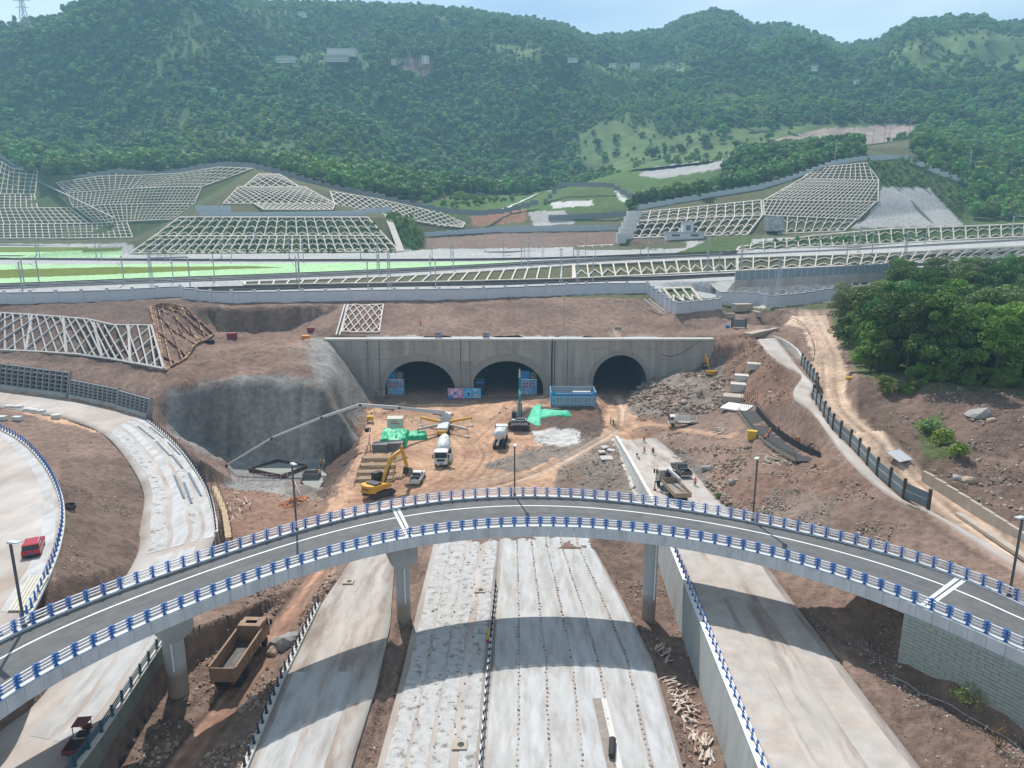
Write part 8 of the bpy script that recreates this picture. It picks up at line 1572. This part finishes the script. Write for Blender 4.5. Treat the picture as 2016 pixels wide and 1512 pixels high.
# scaffold beside the ramp wall
t = thing('scaffold', 'brown scaffold of poles along the ramp wall above the pit', 'scaffold'); sc_ = [p + Vector((1.1, 0, 0)) for p in smoothpath(L1R[6:9], 5)]; g = MB()
for i, p in enumerate(sc_):
    for o_ in (0, 1.0): z0 = ground(p.x + o_, p.y); g.cyl((p.x + o_, p.y, z0 - .1), (p.x + o_, p.y, p.z + .5), .045, .045, 5)
    if i:
        for z in (1.2, 2.6, 4.0): a = sc_[i - 1]; g.cyl((a.x + 1, a.y, a.z - z), (p.x + 1, p.y, p.z - z), .04, .04, 5); g.cyl((p.x, p.y, p.z - z), (p.x + 1, p.y, p.z - z), .04, .04, 5)
g.build('scaffold_poles', mat('brown_scaffold_pole', (.22, .15, .10), .8, var=.2), t); g = MB()
for a, b in zip(sc_, sc_[1:]): g.beam(a + Vector((.5, 0, -.6)), b + Vector((.5, 0, -.6)), .8, .06)
g.build('scaffold_boards', M_log, t)
# scrap timber heaps in the ditch beside the retaining wall
M_scrap = [mat('scrap_timber_a', (.42, .33, .26), .9, var=.2, scale=3), mat('scrap_timber_b', (.50, .44, .38), .9, var=.2, scale=3), mat('scrap_timber_c', (.28, .17, .12), .9, var=.2, scale=3)]
rs_ = random.Random(9)
def scrap(px, py, n, rad, ln, lab, ang=None):
    q = hit(px, py); t = thing('scrap_heap', lab, 'scrap timber', (0, 0, 0), 0, 'scrap heaps in the ditch')
    for k in range(n):
        x, y = q.x + rs_.gauss(0, rad * .4), q.y + rs_.gauss(0, rad); z = ground(x, y) + .06 + .4 * rs_.random() * math.exp(-((x - q.x) ** 2 + (y - q.y) ** 2) / rad ** 2); a = rs_.uniform(0, 3.1) if ang is None else ang + rs_.gauss(0, .25); l_ = ln * rs_.uniform(.4, 1.1); inst('plank', ub(M_scrap[k % 3]), t, Matrix.Translation((x, y, z)) @ Matrix.Rotation(a, 4, 'Z') @ Matrix.Rotation(rs_.gauss(0, .2), 4, 'Y') @ Matrix.Diagonal((l_, rs_.uniform(.08, .22), .05, 1)))
scrap(1320, 1345, 34, .9, 1.6, 'pale plank heap between carriageway and retaining wall under the bridge shadow'); scrap(1352, 1400, 60, 1.5, 1.5, 'large scrap timber heap at the foot of the retaining wall'); scrap(1378, 1470, 60, 1.2, 1.3, 'dark mixed timber heap beside the right carriageway', 1.3); scrap(1310, 1290, 20, .8, 1.6, 'thin laths scattered near the bridge pier', .8); scrap(1530, 905, 46, 1.8, 2.6, 'white boards and planks stacked along the channel', -.9); scrap(1420, 852, 30, 1.6, 2.2, 'pale boards beside the cage truck track', .2); scrap(470, 1000, 30, 2.0, 2.4, 'long poles scattered near the scaffold', 2.0); scrap(460, 975, 16, 1.0, 1.5, 'white rags and sticks at the pit edge')
scrap(180, 1335, 10, .8, 1.6, 'short orange and pale boards at the hole in the ramp', .6)
for px, py, sx, sy, sz, lab in ((1436, 628, 3.5, 1.0, 1.6, 'tan wall block left of the drain basin by the white wall'), (1462, 612, 5.5, 3.0, 2.2, 'large tan concrete basin block below the white wall'), (1490, 622, 1.0, 5.0, 1.4, 'narrow tan basin wall beside the road bend')):
    q = onground(px, py); t = thing('drain_basin', lab, 'concrete block', q, R(12)); MB().box((0, .5, sz / 2 - .2), (sx, sy, sz)).build('block', M_tanc, t, bevel=.03)
# utility pole on the slope and solar posts
q = onground(1110, 660); t = thing('utility_pole', 'thin grey utility pole on the slope above the portal', 'pole', q); MB().cyl((0, 0, -.3), (0, 0, 11), .13, .08, 8).build('pole', M_mast, t); MB().beam((-1, 0, 10.4), (1.2, 0, 10.4), .1).build('cross_arm', M_mast, t)
q = Z(1217, 662, 15.1) + Vector((0, .6, 0)); t = thing('solar_post', 'small post with two solar panels behind the portal coping', 'solar lamp', q); MB().cyl((0, 0, 0), (0, 0, 2.4), .06, .06, 6).build('post', M_mast, t)
for s in (-1, 1): MB().box((s * .45, -.1, 1.9), (.75, .06, .8), rx=.3).build('panel', mat('solar_panel', (.16, .22, .22), .3, var=.1), t)
# ================================================================== LOOSE STONES
gy_f = GY.ravel(); near_i = np.where((gy_f < 205))[0]; nx, ny, nz, npx, npy = [A.ravel()[near_i] for A in (GX, GY, GZ, PX, PY)]; ncol = CG.reshape(-1, 3)[near_i]
road_m = np.zeros(len(nx), bool)
for l_, r_ in ROADS.values(): xl = byY(l_, ny)[0]; xr = byY(r_, ny)[0]; road_m |= (nx > xl - .1) & (nx < xr + .1) & (ny < max(q.y for q in l_))
road_m |= inpoly(nx, ny, ribbon_mask(L1L, L1R)) | inpoly(nx, ny, ribbon_mask(L0R, off(L0R, -13)))
trk_m = np.zeros(len(nx), bool)
for pts, w, col in TRACKS: trk_m |= dist_path(smoothpath(pts), nx, ny)[0] < w * .85
rs = np.random.default_rng(77); clus = fbm(nx, ny, 5, 4, 93); SP = []; SR = []; ST_ = []
pal = np.array([(.26, .21, .175), (.31, .26, .22), (.22, .155, .12), (.36, .32, .28), (.18, .14, .12), (.29, .195, .145)]) * np.array([1.06, .97, .89])
def stones(poly, n, r0, r1, pw=2.2, grey=0, prob=None):
    m = np.where(inpoly(npx, npy, poly) & ~road_m & ~trk_m)[0]
    if not len(m): return
    wt = np.clip(clus[m] + .25, .04, 1) ** 1.6; k = rs.choice(m, n, p=wt / wt.sum()); j = rs.uniform(-.3, .3, (n, 2)); r_ = r0 * .8 + (r1 * .85 - r0 * .8) * rs.random(n) ** (pw + .8); SP.append(np.stack([nx[k] + j[:, 0], ny[k] + j[:, 1], nz[k] + r_ * .2], -1)); SR.append(r_); c = pal[rs.integers(0, len(pal), n)] * rs.uniform(.75, 1.2, (n, 1)); ST_.append(c * (1 - grey) + grey * np.array([.36, .35, .34]) * rs.uniform(.7, 1.25, (n, 1)))
stones([(1228, 790), (1285, 733), (1420, 735), (1440, 790), (1420, 810), (1330, 812), (1265, 832)], 2600, .12, .85, 2.4, .1); stones([(1300, 790), (1420, 780), (1400, 815), (1300, 815)], 500, .15, .7, 2.4, .2); stones([(1265, 845), (1360, 850), (1480, 880), (1480, 990), (1430, 990), (1370, 930), (1300, 880)], 900, .1, .5, 2.6)
stones([(1290, 880), (1330, 880), (1440, 990), (1410, 990)], 380, .15, .65, 2); stones([(1400, 665), (1480, 660), (1560, 740), (1560, 800), (1440, 800), (1400, 720)], 900, .12, .5, 2.5); stones([(1420, 1000), (1540, 905), (1640, 905), (1900, 1130), (1780, 1120), (1500, 1020)], 1700, .06, .34, 2.8, .3)
stones([(1520, 960), (1660, 975), (1640, 1045), (1500, 1015)], 700, .08, .3, 2.2, .3); stones([(360, 1512), (640, 1090), (720, 1080), (640, 1190), (480, 1512)], 1800, .05, .4, 3); stones([(240, 1512), (380, 1250), (560, 1130), (640, 1090), (500, 1300), (340, 1512)], 1500, .05, .34, 3); stones([(1090, 985), (1110, 900), (1215, 862), (1285, 990)], 700, .08, .4, 2.6, .3); stones([(955, 845), (985, 800), (1035, 800), (1030, 850), (990, 850)], 330, .12, .55, 2)
stones([(110, 860), (250, 880), (290, 980), (270, 1110), (90, 1250), (120, 1050)], 2600, .035, .14, 2.8, .2); stones([(1680, 735), (2016, 780), (2016, 1050), (1900, 995), (1770, 885)], 1300, .06, .36, 3, .2); stones([(1500, 1200), (1780, 1200), (1780, 1330), (2016, 1400), (2016, 1512), (1820, 1512)], 1200, .04, .2, 2.6, .3); stones([(715, 1512), (770, 1240), (850, 1085), (860, 1120), (800, 1300), (745, 1512)], 350, .04, .18, 2.5); stones([(1165, 1070), (1300, 1080), (1345, 1230), (1420, 1512), (1345, 1512), (1280, 1300)], 700, .05, .25, 2.5)
stones([(430, 660), (620, 640), (640, 690), (430, 735)], 420, .06, .25, 2.5, .4); stones([(660, 600), (1290, 590), (1390, 660), (655, 660)], 700, .06, .2, 2.5, .2); stones([(430, 950), (640, 960), (700, 890), (690, 1000), (440, 1100)], 900, .05, .25, 2.6, .2); stones([(725, 790), (1230, 790), (1230, 960), (640, 1000)], 900, .03, .13, 2.5); stones([(1100, 840), (1190, 840), (1180, 880), (1080, 890), (930, 930), (1000, 900)], 500, .06, .3, 2.5, .2); stones([(330, 700), (440, 690), (440, 760), (330, 770)], 200, .06, .3, 2.4); stones([(-60, 690), (320, 728), (320, 800), (-60, 730)], 400, .06, .25, 2.5); stones([(700, 790), (830, 800), (820, 830), (700, 840)], 200, .1, .4, 2.2)
n0 = len(ST_)
for poly, n in (([(110, 860), (250, 880), (290, 980), (270, 1110), (90, 1250)], 500), ([(1300, 860), (1900, 1130), (1700, 1110), (1420, 1000)], 900), ([(1680, 735), (2016, 780), (2016, 1050), (1770, 885)], 500), ([(1500, 1200), (2016, 1400), (2016, 1512), (1820, 1512)], 500), ([(240, 1512), (560, 1130), (700, 1090), (480, 1512)], 500), ([(430, 620), (660, 600), (1290, 590), (1390, 660), (650, 665), (640, 700), (430, 740)], 600), ([(430, 950), (640, 960), (690, 1000), (440, 1100)], 400), ([(930, 930), (1190, 850), (1280, 990), (1090, 985)], 400)): stones(poly, n, .04, .13, 2)
for i in range(n0, len(ST_)): ST_[i] = np.clip(ST_[i] * 1.9, .3, .6)
rocks('rubble', np.concatenate(SP), np.concatenate(SR), M_stone, tint=np.concatenate(ST_))
BO = [(1925, 822, 1.5, 'largest grey boulder on the earth mound beside the wood'), (1950, 830, .7, 'small grey boulder beside the largest one on the mound'), (1885, 945, .6, 'flat boulder on the mound near the low road wall'), (1906, 950, .7, 'flat grey boulder pair mate near the low road wall'), (562, 1268, 1.3, 'big tan slab boulder beside the kerb posts and dump truck'), (540, 1285, .8, 'rounded brown boulder by the dirt track'), (1392, 925, .8, 'tan boulder above the dark pickup'), (1330, 905, .6, 'pale block boulder at the edge of the side road'), (1345, 920, .55, 'second pale boulder at the edge of the side road'), (1290, 815, .7, 'long tilted brown boulder at the rock heap foot'), (1445, 950, .7, 'brown boulder high on the rubble slope'), (1250, 778, .7, 'reddish boulder beside the right tunnel mouth'), (430, 1345, .6, 'brown stone below the first bridge pier'), (1330, 800, .9, 'angular grey boulder in the rock heap')]
for k, (px, py, r_, lab) in enumerate(BO):
    q = hit(px, py); rs_b = np.random.default_rng(k); bm = bmesh.new(); bmesh.ops.create_icosphere(bm, subdivisions=2, radius=r_)
    for v in bm.verts: n_ = v.co.normalized(); f_ = 1 + .28 * math.sin(n_.x * 3.1 + k) * math.cos(n_.y * 2.7 + k * 2) + rs_b.uniform(-.07, .07); v.co = Vector((n_.x * 1.25, n_.y * .9, max(n_.z * .72, -.3))) * r_ * f_
    me = bpy.data.meshes.new('boulder'); bm.to_mesh(me); bm.free(); me.materials.append(mat('boulder_stone_%d' % (k % 2), ((.30, .285, .27), (.36, .27, .20))[k % 2], .9, var=.22, scale=1.5, bump=.06, bscale=3)); o = link('boulder', me); o.location = (q.x, q.y, q.z + r_ * .15); o.rotation_euler.z = k * .9; tag(o, lab, 'boulder')
